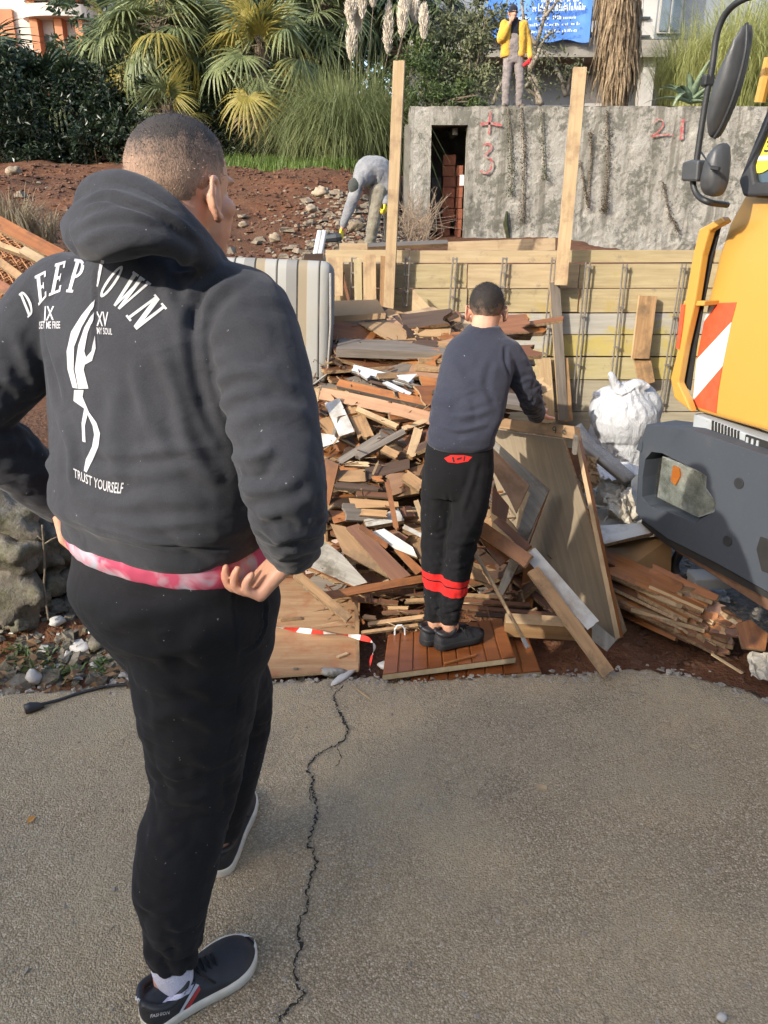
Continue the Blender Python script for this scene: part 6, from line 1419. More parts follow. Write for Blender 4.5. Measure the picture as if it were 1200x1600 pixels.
hp(528, 543, 706, 549, .18, GR, 'long grey weathered plank with an orange end across the upper heap', .042, EDG, -.06, .0); hp(526, 527, 585, 545, 5, (W_TAN, W_TAN), 'thin tan lath leaning under the curled sheet', .012, FR_, -.02); hp(650, 560, 702, 559, .10, C, 'upper tan board ends beside the elbow of the boy', .022, EDG, -.07); hp(648, 570, 700, 573, .12, C, 'lower tan board ends beside the elbow of the boy', .022, EDG, -.06); hp(640, 579, 695, 586, .14, (W_SALMON, W_CHIP), 'salmon board below the tan board ends', .020, UPF, -.05)
hs([(654, 587), (694, 592), (690, 618), (664, 612)], O_, 'broad orange panel tucked against the sleeve of the boy', .018, FR_, -.08)
M_ALU = simple('white_metal_profile', (.55, .57, .57), (.68, .70, .70), 9, .35, .3, .1); 
for u0, v0, u1, v1, w, lab in ((552, 576, 645, 600, 11, 'broad white metal profile in the upper heap'), (600, 598, 641, 618, 7, 'short white metal profile below the broad one'), (556, 577, 577, 591, 8, 'bent end of white metal profile')): hp(u0, v0, u1, v1, w, (M_ALU, M_ALU), lab, .02, FR_, -.06, .0, name='metal_profile')
hs([(620, 586), (652, 584), (638, 598)], (M_ALU, M_ALU), 'torn white metal sheet corner over the metal profiles', .003, (.1, -.8, .5), -.12, 'metal_sheet'); hp(522, 566, 585, 600, 4, (W_DARK, W_DARK), 'thin dark lath slanting beside the mattress corner', .01, FR_, -.03); hp(575, 596, 690, 622, 5, (W_DARK, W_DARK), 'long thin dark lath below the metal profiles', .012, FR_, -.05); hp(590, 585, 680, 612, 4, (W_GREY, W_GREY), 'grey lath crossing the metal profiles', .012, FR_, -.07)
hp(528, 600, 684, 635, 13, (W_ORANGE, W_GREY), 'orange brown plank with grey top edge across the middle of the heap', .03, FR_, -.07, .004); hp(500, 615, 676, 655, 20, (W_SALMON, W_CHIP), 'long salmon board bowed across the middle of the heap', .008, (0, -.8, .6), -.06, .004, bend=.02); hp(505, 618, 600, 640, 14, B_, 'brown board under the long salmon board', .015, FR_, .0)
hp(519, 628, 543, 681, 25, WH, 'white laminated board lying down the heap beside the hoodie sleeve', .02, FR_, -.07, .004); hp(549, 632, 574, 688, 24, C, 'tan board alongside the white laminated board', .02, FR_, -.04, .03); hp(556, 639, 622, 668, 8, (W_PALE, W_PALE), 'pale stick lying across the heap right of the white board', .02, FR_, -.07); hs([(577, 642), (602, 637), (606, 648), (592, 655)], O_, 'orange block behind the pale stick', .03, FR_, -.02); hp(627, 672, 668, 657, 8, (W_PALE, W_PALE), 'pale stick pointing up at the waist of the boy', .02, FR_, -.05)
hp(641, 716, 654, 670, 14, (W_PALE, W_TAN), 'pale upright board with brown foot left of the hip of the boy', .025, FR_, -.08); hp(528, 724, 596, 682, 11, GR, 'grey brown batten rising to the right, left one of a pair', .025, FR_, -.06); hp(557, 716, 634, 674, 10, GR, 'dark batten with pale end, right one of a pair', .028, FR_, -.07); hs([(570, 731), (640, 716), (640, 732), (573, 750)], (W_DARK, W_GREY), 'wide dark grey board in the middle of the heap', .02, FR_, -.06); hp(596, 700, 624, 714, 12, C, 'short tan offcut with rounded end above the dark grey board', .02, FR_, -.08)
hp(630, 742, 661, 764, 18, C, 'thick tan block right of the dark grey board', .03, FR_, -.08); hs([(526, 735), (570, 733), (571, 752), (548, 753), (527, 751)], C, 'square tan offcut left of the dark grey board', .022, FR_, -.08); hp(537, 725, 578, 727, 8, (W_PALE, W_CHIP), 'pale offcut above the square tan offcut', .02, FR_, -.05); hp(522, 759, 595, 765, 9, (W_DARK, W_GREY), 'dark grooved profile left below the dark grey board', .03, FR_, -.07); hp(580, 750, 604, 749, 10, O_, 'split orange offcut right of the square tan offcut', .02, FR_, -.07, .03)
hp(555, 772, 608, 775, 8, (W_BROWN, W_PALE), 'red brown strip with white edge', .02, FR_, -.06); hs([(545, 778), (622, 784), (623, 792), (550, 794)], C, 'long yellowish tan board under the red brown strip', .022, FR_, -.07); hp(561, 801, 607, 804, 11, C, 'tan offcut lying on the white edged board', .02, FR_, -.11); hs([(568, 812), (622, 795), (632, 813), (573, 823)], (W_WHITE, W_CHIP), 'white faced board with rough tan edge low in the heap', .03, (0, -.6, .8), -.08); hp(604, 748, 620, 829, 8, O_, 'narrow upright orange lath standing in front of the heap', .012, (0, -1, .3), -.14, .02)
hs([(607, 752), (660, 755), (662, 769), (612, 778)], C, 'tan panel behind the upright orange lath', .02, FR_, -.04); hp(630, 823, 668, 842, 7, WH, 'thin white strip beside the thigh of the boy', .012, FR_, -.14, .0); hp(650, 783, 668, 836, 7, (W_PALE, W_PALE), 'pale edge of an upright board left of the thigh of the boy', .02, FR_, -.11, .0); hs([(625, 792), (642, 790), (649, 806), (628, 808)], B_, 'small brown block right of the white faced board', .03, FR_, -.05)
hs([(514, 796), (540, 799), (546, 812), (522, 818)], O_, 'torn orange offcut beside the jogger pocket', .02, FR_, -.06); hs([(508, 716), (529, 726), (514, 790), (505, 785)], O_, 'upright reddish panel beside the hoodie sleeve', .015, (-.3, -.9, .2), -.08); hp(505, 655, 530, 690, 18, C, 'tan board end beside the hoodie sleeve', .02, FR_, -.02); hs([(498, 676), (522, 680), (530, 690), (500, 700)], (W_WHITE, W_CHIP), 'white scrap beside the hoodie sleeve', .015, FR_, -.05); hp(500, 645, 515, 650, 8, (W_DARK, W_DARK), 'dark offcut above the white scrap', .03, FR_, -.03); hs([(484, 606), (500, 607), (494, 640), (482, 636)], (W_PALE, W_CHIP), 'pale broken board under the mattress corner', .02, (0, -.9, .3), -.2)
hs([(516, 818), (540, 823), (600, 890), (607, 902), (536, 864)], C, 'broad tan panel sloping down to the right low in the heap', .02, (-.1, -.7, .7), -.08); hs([(540, 824), (560, 818), (642, 899), (614, 908)], B_, 'long brown plank sloping over the broad tan panel', .025, (-.1, -.7, .7), -.12); hs([(579, 831), (600, 826), (645, 855), (652, 871), (618, 858)], (W_WHITE, W_CHIP), 'broken white board sloping beside the thigh of the boy', .022, (-.1, -.7, .7), -.10); hs([(616, 858), (628, 859), (662, 890), (650, 898)], (W_ORANGE, W_CHIP), 'red brown board below the broken white board', .02, FR_, -.10); hp(560, 822, 606, 855, 9, O_, 'orange batten above the long brown plank', .02, FR_, -.11); hs([(645, 850), (655, 846), (664, 870), (660, 885)], C, 'tan offcut behind the knee of the boy', .02, FR_, -.09)
hs([(508, 846), (534, 866), (574, 910), (553, 916), (480, 884), (488, 866)], (W_DIRTY, W_ORANGE), 'grey mottled chipboard panel low on the left of the heap', .02, (-.1, -.62, .78), -.10); pboard('board', 505, 932, 2.74, 660, 905, 2.82, 12, .03, (0, -.8, .6), (W_ORANGE, W_ORANGE), 'long orange plank lying in front of the heap left of the red bands', group=G_H); pboard('board', 462, 897, 2.72, 545, 968, 2.60, 13, .03, (0, -.6, .8), (W_TAN, W_CHIP), 'tan plank slanting over the plywood sheet on the ground', group=G_H)
for u0, v0, u1, v1, w, mt, Y0, lab in ((579, 922, 700, 932, 7, W_BROWN, 2.88, 'topmost lath behind the ankles of the boy'), (548, 936, 625, 943, 7, W_BROWN, 2.84, 'dark lath end left of the lath bundle'), (632, 940, 665, 938, 7, W_TAN, 2.83, 'short pale lath left of the shins of the boy'), (573, 976, 664, 964, 7, W_TAN, 2.70, 'tan lath lying just behind the door panel'), (595, 958, 664, 956, 5, W_BROWN, 2.76, 'thin brown lath in the dark gap behind the door panel'), (564, 989, 656, 977, 5, W_TAN, 2.64, 'thin tan lath nearest the door panel'), (605, 951, 640, 951, 6, W_TAN, 2.78, 'short lath in the dark gap'), (566, 964, 590, 967, 7, W_TAN, 2.72, 'short pale end at the left of the dark gap'), (700, 938, 830, 946, 7, W_BROWN, 2.84, 'brown lath right of the ankles of the boy'), (705, 930, 790, 934, 7, W_TAN, 2.88, 'tan lath right of the ankles of the boy'), (712, 948, 880, 962, 6, W_BROWN, 2.80, 'long brown lath running under the big leaning panel'), (740, 960, 840, 966, 6, W_DARK, 2.78, 'dark lath above the squared beam')):
    pboard('lath', u0, v0, Y0, u1, v1, Y0 - .01, w, .014, (0, -.5, .85), (mt, W_CHIP), lab, 'lath', group='laths behind the door panel', broken=.01)
# filler of the heap, deeper in
rh = random.Random(55)
FILL = [(C, 'tan'), (O_, 'orange varnished'), (B_, 'brown'), (GR, 'weathered grey'), ((W_PALE, W_CHIP), 'pale plywood'), ((W_DARK, W_CHIP), 'dark'), ((W_SALMON, W_CHIP), 'salmon')]
ROWN = ((520, 'just under the top plywood'), (550, 'around the grey weathered plank'), (590, 'around the white metal profiles'), (630, 'around the long orange brown plank'), (665, 'under the long salmon board'), (700, 'level with the white laminated board'), (735, 'around the two grey brown battens'), (775, 'level with the square tan offcut'), (815, 'around the white faced board'), (860, 'on the broad tan panel'), (2000, 'near the long orange front plank'))
COLN = ((560, 'left side'), (610, 'left of centre'), (665, 'right of centre'), (765, 'behind the boy'), (2000, 'right of the boy'))
for i in range(285):
    v = rh.choice((rh.uniform(505, 640), rh.uniform(505, 640), rh.uniform(630, 930), rh.uniform(640, 900))); u = rh.uniform(505, 770 if v < 900 else 700)
    if v > 690 and rh.random() < .12: u = rh.uniform(765, 840)
    k, nm = rh.choices(FILL, (3.4, 3.6, 4.2, 1.6, 1.2, 3.6, 1.3) if v > 605 else (1.4, 1.6, 4.5, 1.6, .4, 6, .8))[0]; Y = Yp(v) + rh.uniform(.0, .20); a = R(rh.gauss(0, 11 if v < 640 else 30)); L = rh.uniform(.16, .58) if v > 640 else rh.uniform(.35, .8); w = rh.uniform(.03, .13)  # more dark woods higher up stand in for the shaded voids
    if v < 625: u = max(u, 525 + L * 120)
    c = at(u, v, Y); d = Vector((math.cos(a), rh.uniform(-.6, .6), math.sin(a) * .8)).normalized() * L / 2; n = Vector((rh.gauss(0, .35), -rh.uniform(.1, .9), rh.uniform(.4, 1)))
    lab = '%s %s %s offcut %s %s, %s' % ('long' if L > .38 else ('short' if L < .22 else 'stubby'), 'broad' if w > .065 else 'narrow', nm, 'level' if abs(a) < .12 else ('rising' if a > 0 else 'sloping'), next(t for q, t in ROWN if v < q), next(t for q, t in COLN if u < q))
    board('offcut', c - d, c + d, w, rh.uniform(.008, .026), n, k, lab, 'offcut', 'loose offcuts filling the heap', rh.choice((0, .015, .04, .06)), rh.choice((0, 0, 0, .008, -.008)))
ms = MB()
for i in range(800):
    v = rh.uniform(500, 985); u = rh.uniform(490, 860 if v > 650 else 730); c = at(u, v, Yp(v) + rh.uniform(-.09, .08)); d = rdir(rh) * rh.uniform(.015, .075); d.z *= .5; w = d.cross(rdir(rh)).normalized() * rh.uniform(.0015, .006); t = d.cross(w).normalized() * rh.uniform(.001, .004)
    ms.add([c - d - w - t, c - d + w - t, c + d * rh.uniform(.5, 1) , c - d + t, c + d * .4 + w, c + d * .3 - w], [(0, 1, 4, 2), (0, 2, 5), (0, 5, 3), (3, 5, 2, 4), (3, 4, 1), (0, 3, 1)], rh.choice((0, 1, 2, 3)))
tag(ms.build('splinters', (W_TAN, W_ORANGE, W_BROWN, W_PALE)), kind='stuff')
# ---- boards leaning right of the boy
BIG = thing('leaning_panel', 'big grey brown panel leaning right of the boy, his hand on its top rail', 'panel', tuple(gnd(950, 1008, -.03)))
PN = (-.66, -.66, .33); slab('sheet', [(776, 664), (897, 682), (963, 998), (948, 1014), (812, 925)], 2.93, PN, .018, (wood('panel_face', (.17, .135, .09), (.25, .20, .135), .75, .05), W_CHIP), parent=BIG, axis=Vector((.25, -.35, -.9)))
slab('top_rail', [(774, 652), (897, 666), (899, 686), (776, 668)], 2.965, PN, .045, (W_TAN, W_PALE), parent=BIG)
slab('edge_strip', [(897, 682), (903, 682), (969, 996), (962, 1000)], 2.80, PN, .03, (W_PALE, W_ORANGE), parent=BIG)
M_INK = simple('black_marker', (.02, .02, .02), None, 5, .8, 0, 0)
def mark(polys, Y, n, off, mat, name, parent):
    n = Vector(n).normalized(); Cc = at(840, 665, Y) + n * off; m = MB()
    for p in polys:
        q = [on_plane(u, v, Cc, n) for u, v in p]; m.add(q, [tuple(range(len(q)))])
    m.build(name, mat, parent)
mk = [[(866 + x * 3.2, 671 - y * 4.2) for x, y in p] for p in ring_poly(0, .3, .9, .9, .35, .35)] + [[(868.2, 671), (869.5, 671), (868, 677), (866.6, 677)]] + [[(881 + x * 3.2, 675 - y * 4.2) for x, y in p] for p in ring_poly(0, 0, .9, .9, .35, .35)] + [[(878.2, 675), (879.5, 675), (884, 668), (882.6, 668)]]
mark(mk, 2.965, PN, .012, M_INK, 'pencil_numbers', BIG)
m = MB(); p = on_plane(898, 690, at(840, 665, 2.965), Vector(PN).normalized()); m.box(p + Vector((.0, -.01, -.01)), (.012, .03, .07)); m.build('hinge', M_STEEL, BIG)
slab('board', [(772, 688), (812, 724), (858, 765), (846, 792), (818, 855), (802, 850), (828, 770), (772, 706)], 2.88, (-.35, -.85, .35), .022, (W_DIRTY, W_TAN), 'grey faced board with pale edge leaning on the big panel', group='boards leaning right of the boy'); slab('board', [(770, 700), (827, 758), (806, 802), (796, 780), (770, 735)], 2.80, (-.30, -.85, .4), .02, (W_SALMON, W_TAN), 'tan board in front of the grey faced board', group='boards leaning right of the boy')
slab('board', [(770, 760), (795, 790), (790, 815), (768, 800)], 2.80, (-.2, -.8, .5), .03, B_, 'brown board end between the tan board and the thigh of the boy', group='boards leaning right of the boy'); slab('board', [(764, 782), (800, 818), (830, 860), (820, 880), (770, 830)], 2.86, (-.3, -.85, .3), .02, (W_PALE, W_CHIP), 'pale board behind the orange plank', group='boards leaning right of the boy')
slab('board', [(835, 775), (855, 770), (822, 860), (786, 930), (776, 925), (806, 850)], 2.93, (-.5, -.8, .25), .02, (W_DIRTY, W_ORANGE), 'lower grey board standing on edge behind the orange plank', group='boards leaning right of the boy')
pboard('plank', 752, 826, 2.74, 826, 878, 2.60, 22, .03, (-.1, -.85, .5), (W_ORANGE, W_PALE), 'orange plank with pale edge sticking out right of the knee of the boy', group='boards leaning right of the boy'); slab('board', [(748, 840), (762, 826), (797, 872), (781, 884)], 2.72, (-.1, -.8, .6), .02, O_, 'orange panel hanging under the orange plank', group='boards leaning right of the boy'); pboard('plank', 776, 812, 2.84, 826, 858, 2.70, 13, .022, (-.2, -.8, .5), (W_BROWN, W_TAN), 'brown plank above the orange plank', group='boards leaning right of the boy')
slab('board', [(820, 870), (836, 880), (832, 950), (812, 945)], 2.95, (-.3, -.9, .1), .02, O_, 'orange lath standing in the dark gap under the big panel', group='boards leaning right of the boy'); slab('board', [(735, 880), (758, 900), (764, 912), (742, 905)], 2.80, FR_, .02, C, 'tan offcut right of the red bands', group='boards leaning right of the boy')
pboard('white_board', 828, 863, 2.66, 927, 977, 2.46, 22, .016, (-.45, -.62, .62), WH, 'white laminated strip leaning against the big panel', 'board', broken=.0); pboard('plank', 832, 890, 2.60, 950, 1052, 2.36, 20, .024, (-.2, -.6, .75), (W_TAN, W_PALE), 'long tan plank running down onto the asphalt edge', 'plank'); m = MB(); m.tube([at(740, 858, 2.68), at(822, 1006, 2.44)], .0072, 8); o = m.build('broom_stick', W_PALE, None, True); tag(origin_to(o, at(822, 1006, 2.44)), 'thin wooden stick with grey painted tip leaning right of the boy', 'stick')
m = MB(); m.tube([at(817, 997, 2.455), at(825, 1012, 2.43)], .0085, 8); tag(origin_to(m.build('stick_tip', simple('grey_tip', (.22, .22, .22), (.3, .28, .26), 30, .8)), at(822, 1006, 2.43)), 'grey tip at the foot of the thin wooden stick', 'stick tip')
pboard('beam', 788, 976, 2.66, 925, 984, 2.64, .06, .07, (0, -.2, 1), (W_PALE, W_TAN), 'pale squared beam lying on the soil under the big panel', 'beam'); slab('board', [(925, 968), (945, 985), (963, 1000), (948, 1018), (925, 1000)], 2.55, (-.3, -.7, .5), .02, (W_DIRTY, W_CHIP), 'grey broken board end at the foot of the big panel', 'board')
# door panels on the ground, made of tongue and groove boards
M_DOOR = wood('door_varnish', (.15, .045, .014), (.25, .085, .026), .28, .10, None, .6, .6)
def door_panel(lab, pts, z, nb, th, gap=.003):
    P = [gnd(u, v, zz) for (u, v), zz in zip(pts, z)]       # near-left, near-right, far-right, far-left
    t = thing('door_panel', lab, 'door panel', tuple(P[0]), 'door panels on the ground')
    for i in range(nb):
        a, b = i / nb + gap, (i + 1) / nb - gap; q = [P[0].lerp(P[1], a), P[0].lerp(P[1], b), P[3].lerp(P[2], b), P[3].lerp(P[2], a)]; n = (q[1] - q[0]).cross(q[3] - q[0]).normalized()
        m = MB(); m.add([q[0] + (q[1] - q[0]) * .06, q[1] - (q[1] - q[0]) * .06, q[2] - (q[2] - q[3]) * .06, q[3] + (q[2] - q[3]) * .06] + [p - n * .004 for p in q], [(0, 1, 2, 3), (4, 5, 1, 0), (5, 6, 2, 1), (6, 7, 3, 2), (7, 4, 0, 3)])
        m.build('panel_board', M_DOOR, t)
    n = (P[1] - P[0]).cross(P[3] - P[0]).normalized(); m = MB(); m.prism([p - n * .005 for p in P], -n * th, 1, 0); m.build('core', (simple('door_core', (.38, .30, .18), (.50, .41, .26), 30, .9), M_DOOR), t)
    return t
door_panel('varnished door panel on the ground under the feet of the boy', ((598, 1053), (806, 1026), (785, 966), (606, 992)), (.045, .045, .05, .05), 9, .022); door_panel('lower varnished door panel sticking out right of the boy', ((640, 1066), (846, 1048), (822, 984), (660, 1000)), (.0, .0, .0, .0), 7, .022)
m = MB(); c = gnd(625, 990, .055); m.tube([c + Vector((-.02, 0, -.005)), c + Vector((-.020, 0, .02)), c + Vector((-.010, 0, .036)), c + Vector((.006, 0, .038)), c + Vector((.019, 0, .022)), c + Vector((.020, 0, -.005))], .004, 7); tag(origin_to(m.build('ring_handle', M_ALU), c), 'small white ring handle standing on the door panel edge', 'handle')
# plywood sheet on the ground, barrier tape, chips
m = MB(); P = [gnd(u, v, .0) for u, v in ((400, 1062), (560, 1050), (563, 912), (400, 905))]; m.prism(P, (0, 0, .012), 0, 1); W_GPLY = wood('muddy_plywood', (.26, .145, .07), (.40, .26, .14), .85, .05, (.30, .13, .06), .6); o = m.build('plywood_sheet', (W_GPLY, W_PALE)); tag(origin_to(o, P[0]), 'muddy brown plywood sheet lying flat right of the big man', 'plywood sheet'); pboard('batten', 556, 916, 2.93, 559, 1046, 2.44, 6, .012, (0, 0, 1), (W_TAN, W_PALE), 'pale batten along the right edge of the muddy plywood sheet', 'batten')
M_TAPE, nt, bs = new_mat('barrier_tape', .4, 0, .5); tc = nt.nodes.new('ShaderNodeTexCoord'); sx = nt.nodes.new('ShaderNodeSeparateXYZ'); nt.links.new(tc.outputs['UV'], sx.inputs[0]); wv = nt.nodes.new('ShaderNodeMath'); wv.operation = 'FRACT'; nt.links.new(sx.outputs['X'], wv.inputs[0]); c = ramp(nt, wv.outputs[0], [(0, (.62, .05, .04)), (.5, (.80, .78, .78))]); [q for q in nt.nodes if q.type == 'VALTORGB'][-1].color_ramp.interpolation = 'CONSTANT'; nt.links.new(c, bs.inputs['Base Color'])
TP = [Vector(p) for p in catmull([gnd(405, 974, .03), gnd(440, 981, .035), gnd(480, 986, .025), gnd(520, 990, .045), gnd(555, 995, .06), gnd(578, 1000, .075), gnd(585, 1010, .06), gnd(580, 1028, .03), gnd(578, 1048, .0)], 7)]; m = MB(); acc = 0; U = []
for i, p in enumerate(TP):
    t = (TP[min(i + 1, len(TP) - 1)] - TP[max(i - 1, 0)]).normalized(); a = .45 * math.sin(i * .35); s = Vector((0, -.5, .86)); s = (s - t * s.dot(t)).normalized(); s = Matrix.Rotation(a, 3, t) @ s
    if i: acc += (p - TP[i - 1]).length
    m.v += [tuple(p - s * .013), tuple(p + s * .013)]; U += [acc / .115 + .06, acc / .115 - .06]
    if i: k = len(m.v); m.f.append([k - 4, k - 3, k - 1, k - 2]); m.m.append(0)
o = m.build('barrier_tape', M_TAPE); uv = o.data.uv_layers.new()
for l in o.data.loops: uv.data[l.index].uv = (U[l.vertex_index], .5)
tag(origin_to(o, TP[0]), 'red and white barrier tape trailing over the plywood sheet', 'tape')
for i, (u, v, a, L, w, mt, lab) in enumerate(((535, 1024, 35, .055, .014, W_PALE, 'small pale wood chip on the muddy plywood sheet'), (455, 967, 8, .09, .018, W_TAN, 'tan splinter near the hand side of the plywood sheet'), (847, 1230, -25, .035, .014, W_PALE, 'tan wood chip alone on the asphalt right of centre'), (565, 1082, -50, .10, .004, W_PALE, 'thin straw like splinter on the asphalt beside the crack'), (720, 1030, 25, .14, .008, W_ORANGE, 'thin splinter on the near edge of the door panel'), (462, 1045, -5, .02, .008, W_GREY, 'tiny grey chip on the plywood sheet'))):
    c = gnd(u, v, .018 if v < 1050 else .003); 
    if 'door' in lab: c = gnd(u, v, .052)
    d = Vector((math.cos(R(a)), math.sin(R(a)), 0)) * L / 2; board('wood_chip', c - d, c + d, w, .006, (0, 0, 1), (mt, mt), lab, 'wood chip', None, .008)
M_WSTONE = simple('white_plaster', (.38, .365, .335), (.52, .50, .47), 12, .9, 0, .5, 60)
for u, v, r, lab, sq in ((535, 1058, .045, 'white plaster slab at the asphalt edge by the crack', (1.5, .5, .18)), (520, 1050, .05, 'grey concrete lump behind the white plaster slab', (1.3, .6, .28)), (1128, 1590, .013, 'white crumb at the bottom right of the asphalt', (1, .8, .6)), (52, 1058, .036, 'white pointed stone at the left asphalt edge', (.9, .7, 1.0)), (600, 1040, .03, 'flat tan pebble under the corner of the door panel', (1, .7, .5))):
    tag(boulder('stone', gnd(u, v, .008), r, M_CONC if 'grey' in lab else M_WSTONE, int(u), sq, None, .2, 2), lab, 'stone')
# ================================================================ THE YELLOW TRUCK (its front faces left, its right front corner is the far one)
T0 = Vector((1.095, 3.10, 0)); TE = Vector((.42, -.907, 0)).normalized(); TN = Vector((-TE.y * -1, TE.x * -1, 0)); TN = Vector((-.907, -.42, 0)).normalized(); TB = -TN
def tl(s, d, z): return T0 + TE * s + TB * d + Vector((0, 0, z))
def tp(u, v, d=0.0, lean=0.0, z0=0.0):       # photo point -> (s, z) on the front plane that stands d behind the bumper face
    r = ray(u, v); k = ((T0 + TB * d - CAMV).dot(TN)) / r.dot(TN); p = CAMV + r * k
    if lean:
        for _ in range(6): dd = d + lean * max(0, p.z - z0); k = ((T0 + TB * dd - CAMV).dot(TN)) / r.dot(TN); p = CAMV + r * k
    return ((p - T0).dot(TE), p.z)
TRUCK = thing('truck', 'yellow truck with dark grey bumper, headlight and red and white warning stripes', 'truck', tuple(tl(1.1, .9, 0)))
def paint(name, c, rough=.35, dirt=(.30, .22, .12), amt=.62, coat=.3):
    m, nt, b = new_mat(name, rough, 0, .5); v = coords(nt); f = noise_tex(nt, v, 3.5, 7, .7); g = noise_tex(nt, v, 60, 4, .6)
    k = mixc(nt, ramp(nt, f, [(amt, (0, 0, 0)), (amt + .2, (.5, .5, .5))]), c, dirt); k = mixc(nt, ramp(nt, g, [(.68, (0, 0, 0)), (.73, (.6, .6, .6))]), k, dirt)
    nt.links.new(k, b.inputs['Base Color']); b.inputs['Coat Weight'].default_value = coat; nt.links.new(ramp(nt, f, [(.3, (rough * .8,) * 3), (.8, (min(1, rough * 1.6),) * 3)]), b.inputs['Roughness']); bump(nt, b, f, .05, .004); return m
M_YEL = paint('truck_yellow', (.50, .265, .050), .38, (.50, .33, .10), .66); M_BUMP = paint('bumper_grey', (.045, .053, .065), .6, (.13, .125, .115), .60, .0); M_LGREY = paint('step_grey', (.33, .35, .36), .6, (.24, .21, .17), .55, 0); M_BLK = simple('black_plastic', (.018, .019, .021), (.03, .031, .033), 12, .5, 0, .2, 150); M_DEEP = simple('slot_black', (.012, .011, .010), (.022, .020, .018), 10, .9)  # the near-black slot colour holds the shade of the slots
M_RUBBER = simple('black_rubber', (.02, .02, .022), (.035, .035, .037), 10, .65); M_RUST = simple('rusty_steel', (.12, .06, .035), (.26, .15, .09), 9, .85, .2, .5, 60); M_CHROME = simple('reflector', (.22, .23, .215), (.86, .86, .82), 11, .22, .45, .7, 7, .05); M_AMBER = simple('amber_lens', (.62, .16, .03), (.72, .24, .05), 30, .25)  # reflector blotches put varied reflections into the colour
M_STRED = simple('reflective_red', (.60, .075, .03), (.66, .10, .04), 40, .35, 0, .1, 200); M_STWH = simple('reflective_white', (.60, .62, .57), (.68, .70, .65), 40, .35, 0, .1, 200)
M_GLASS, nt, bs = new_mat('lamp_glass', .05, 0, .5); tr_ = nt.nodes.new('ShaderNodeBsdfTransparent'); tr_.inputs[0].default_value = (.93, .95, .93, 1); gl_ = nt.nodes.new('ShaderNodeBsdfGlossy'); gl_.inputs['Roughness'].default_value = .06; mx_ = nt.nodes.new('ShaderNodeMixShader'); mx_.inputs[0].default_value = .13; bn_ = nt.nodes.new('ShaderNodeBump'); bn_.inputs['Strength'].default_value = .08; bn_.inputs['Distance'].default_value = .01; nt.links.new(noise_tex(nt, coords(nt, (14, 14, 5)), 1.0, 2), bn_.inputs['Height']); nt.links.new(bn_.outputs[0], gl_.inputs['Normal']); nt.links.new(tr_.outputs[0], mx_.inputs[1]); nt.links.new(gl_.outputs[0], mx_.inputs[2]); nt.links.new(mx_.outputs[0], nt.nodes['Material Output'].inputs['Surface'])
M_WIND, nt, bs = new_mat('windscreen_glass', .05, 0, .6); bs.inputs['Base Color'].default_value = (.05, .075, .085, 1); bs.inputs['Coat Weight'].default_value = .6
def plate(name, sz, d, depth, mat, bev=.008, holes=None, parent=TRUCK, lean=0.0, z0=0.0, segs=2):
    """front outline in (s, z), pushed back by depth, with softened edges"""
    bm = bmesh.new(); loops = [[Vector((s, z, 0)) for s, z in sz]] + [[Vector((s, z, 0)) for s, z in h] for h in (holes or [])]
    flat = [p for l in loops for p in l]; fr = [bm.verts.new(tl(p.x, d + lean * max(0, p.y - z0), p.y)) for p in flat]; bk = [bm.verts.new(tl(p.x, d + depth + lean * max(0, p.y - z0), p.y)) for p in flat]
    if holes:
        for t in tessellate_polygon(loops): bm.faces.new([fr[i] for i in t]); bm.faces.new([bk[i] for i in reversed(t)])
    else: bm.faces.new(fr); bm.faces.new(list(reversed(bk)))
    i0 = 0
    for l in loops:
        n = len(l)
        for i in range(n): bm.faces.new([fr[i0 + i], bk[i0 + i], bk[i0 + (i + 1) % n], fr[i0 + (i + 1) % n]])
        i0 += n
    bmesh.ops.recalc_face_normals(bm, faces=bm.faces)
    if bev:
        E = [e for e in bm.edges if len(e.link_faces) == 2 and e.calc_face_angle() > .3]; bmesh.ops.bevel(bm, geom=E, offset=bev, segments=segs, affect='EDGES', profile=.5, clamp_overlap=True)
    me = bpy.data.meshes.new(name); bm.to_mesh(me); bm.free(); me.update(); return link_mesh(name, me, mat, parent)
def curve2(P, k=4):
    Q = catmull(list(P) + [P[0]], k)[:-1]; return [tuple(q[:2]) for q in Q]
PX = lambda L, d=0.0: [tp(u, v, d) for u, v in L]
SW = 2.25
# bumper with headlight recess
top = PX([(1010, 664), (1200, 712)]); bot = PX([(993, 798), (1200, 925)]); zt, zb = (top[0][1] + top[1][1]) / 2, (bot[0][1] + bot[1][1]) / 2
hole_px = [(1003, 776), (1004, 745), (1008, 718), (1018, 706), (1034, 708), (1062, 722), (1094, 737), (1104, 744), (1103, 762), (1110, 772), (1119, 786), (1116, 800), (1092, 812), (1086, 818), (1060, 806), (1014, 790)]
outl = [PX([(993, 800)])[0], PX([(1000, 694)])[0], PX([(1010, 663)])[0], PX([(1081, 672)])[0], PX([(1200, 712)])[0], (SW, PX([(1200, 712)])[0][1] + .02), (SW, .33), PX([(1200, 925)])[0], PX([(1120, 880)])[0], PX([(1044, 842)])[0], PX([(1003, 812)])[0]]
plate('bumper', outl, 0, .16, M_BUMP, .010, [PX(hole_px)]); plate('lamp_housing', [(s, z) for s, z in PX([(1000, 785), (1002, 705), (1040, 700), (1110, 738), (1126, 790), (1092, 826), (1050, 812)])], .085, .05, M_DEEP, 0)
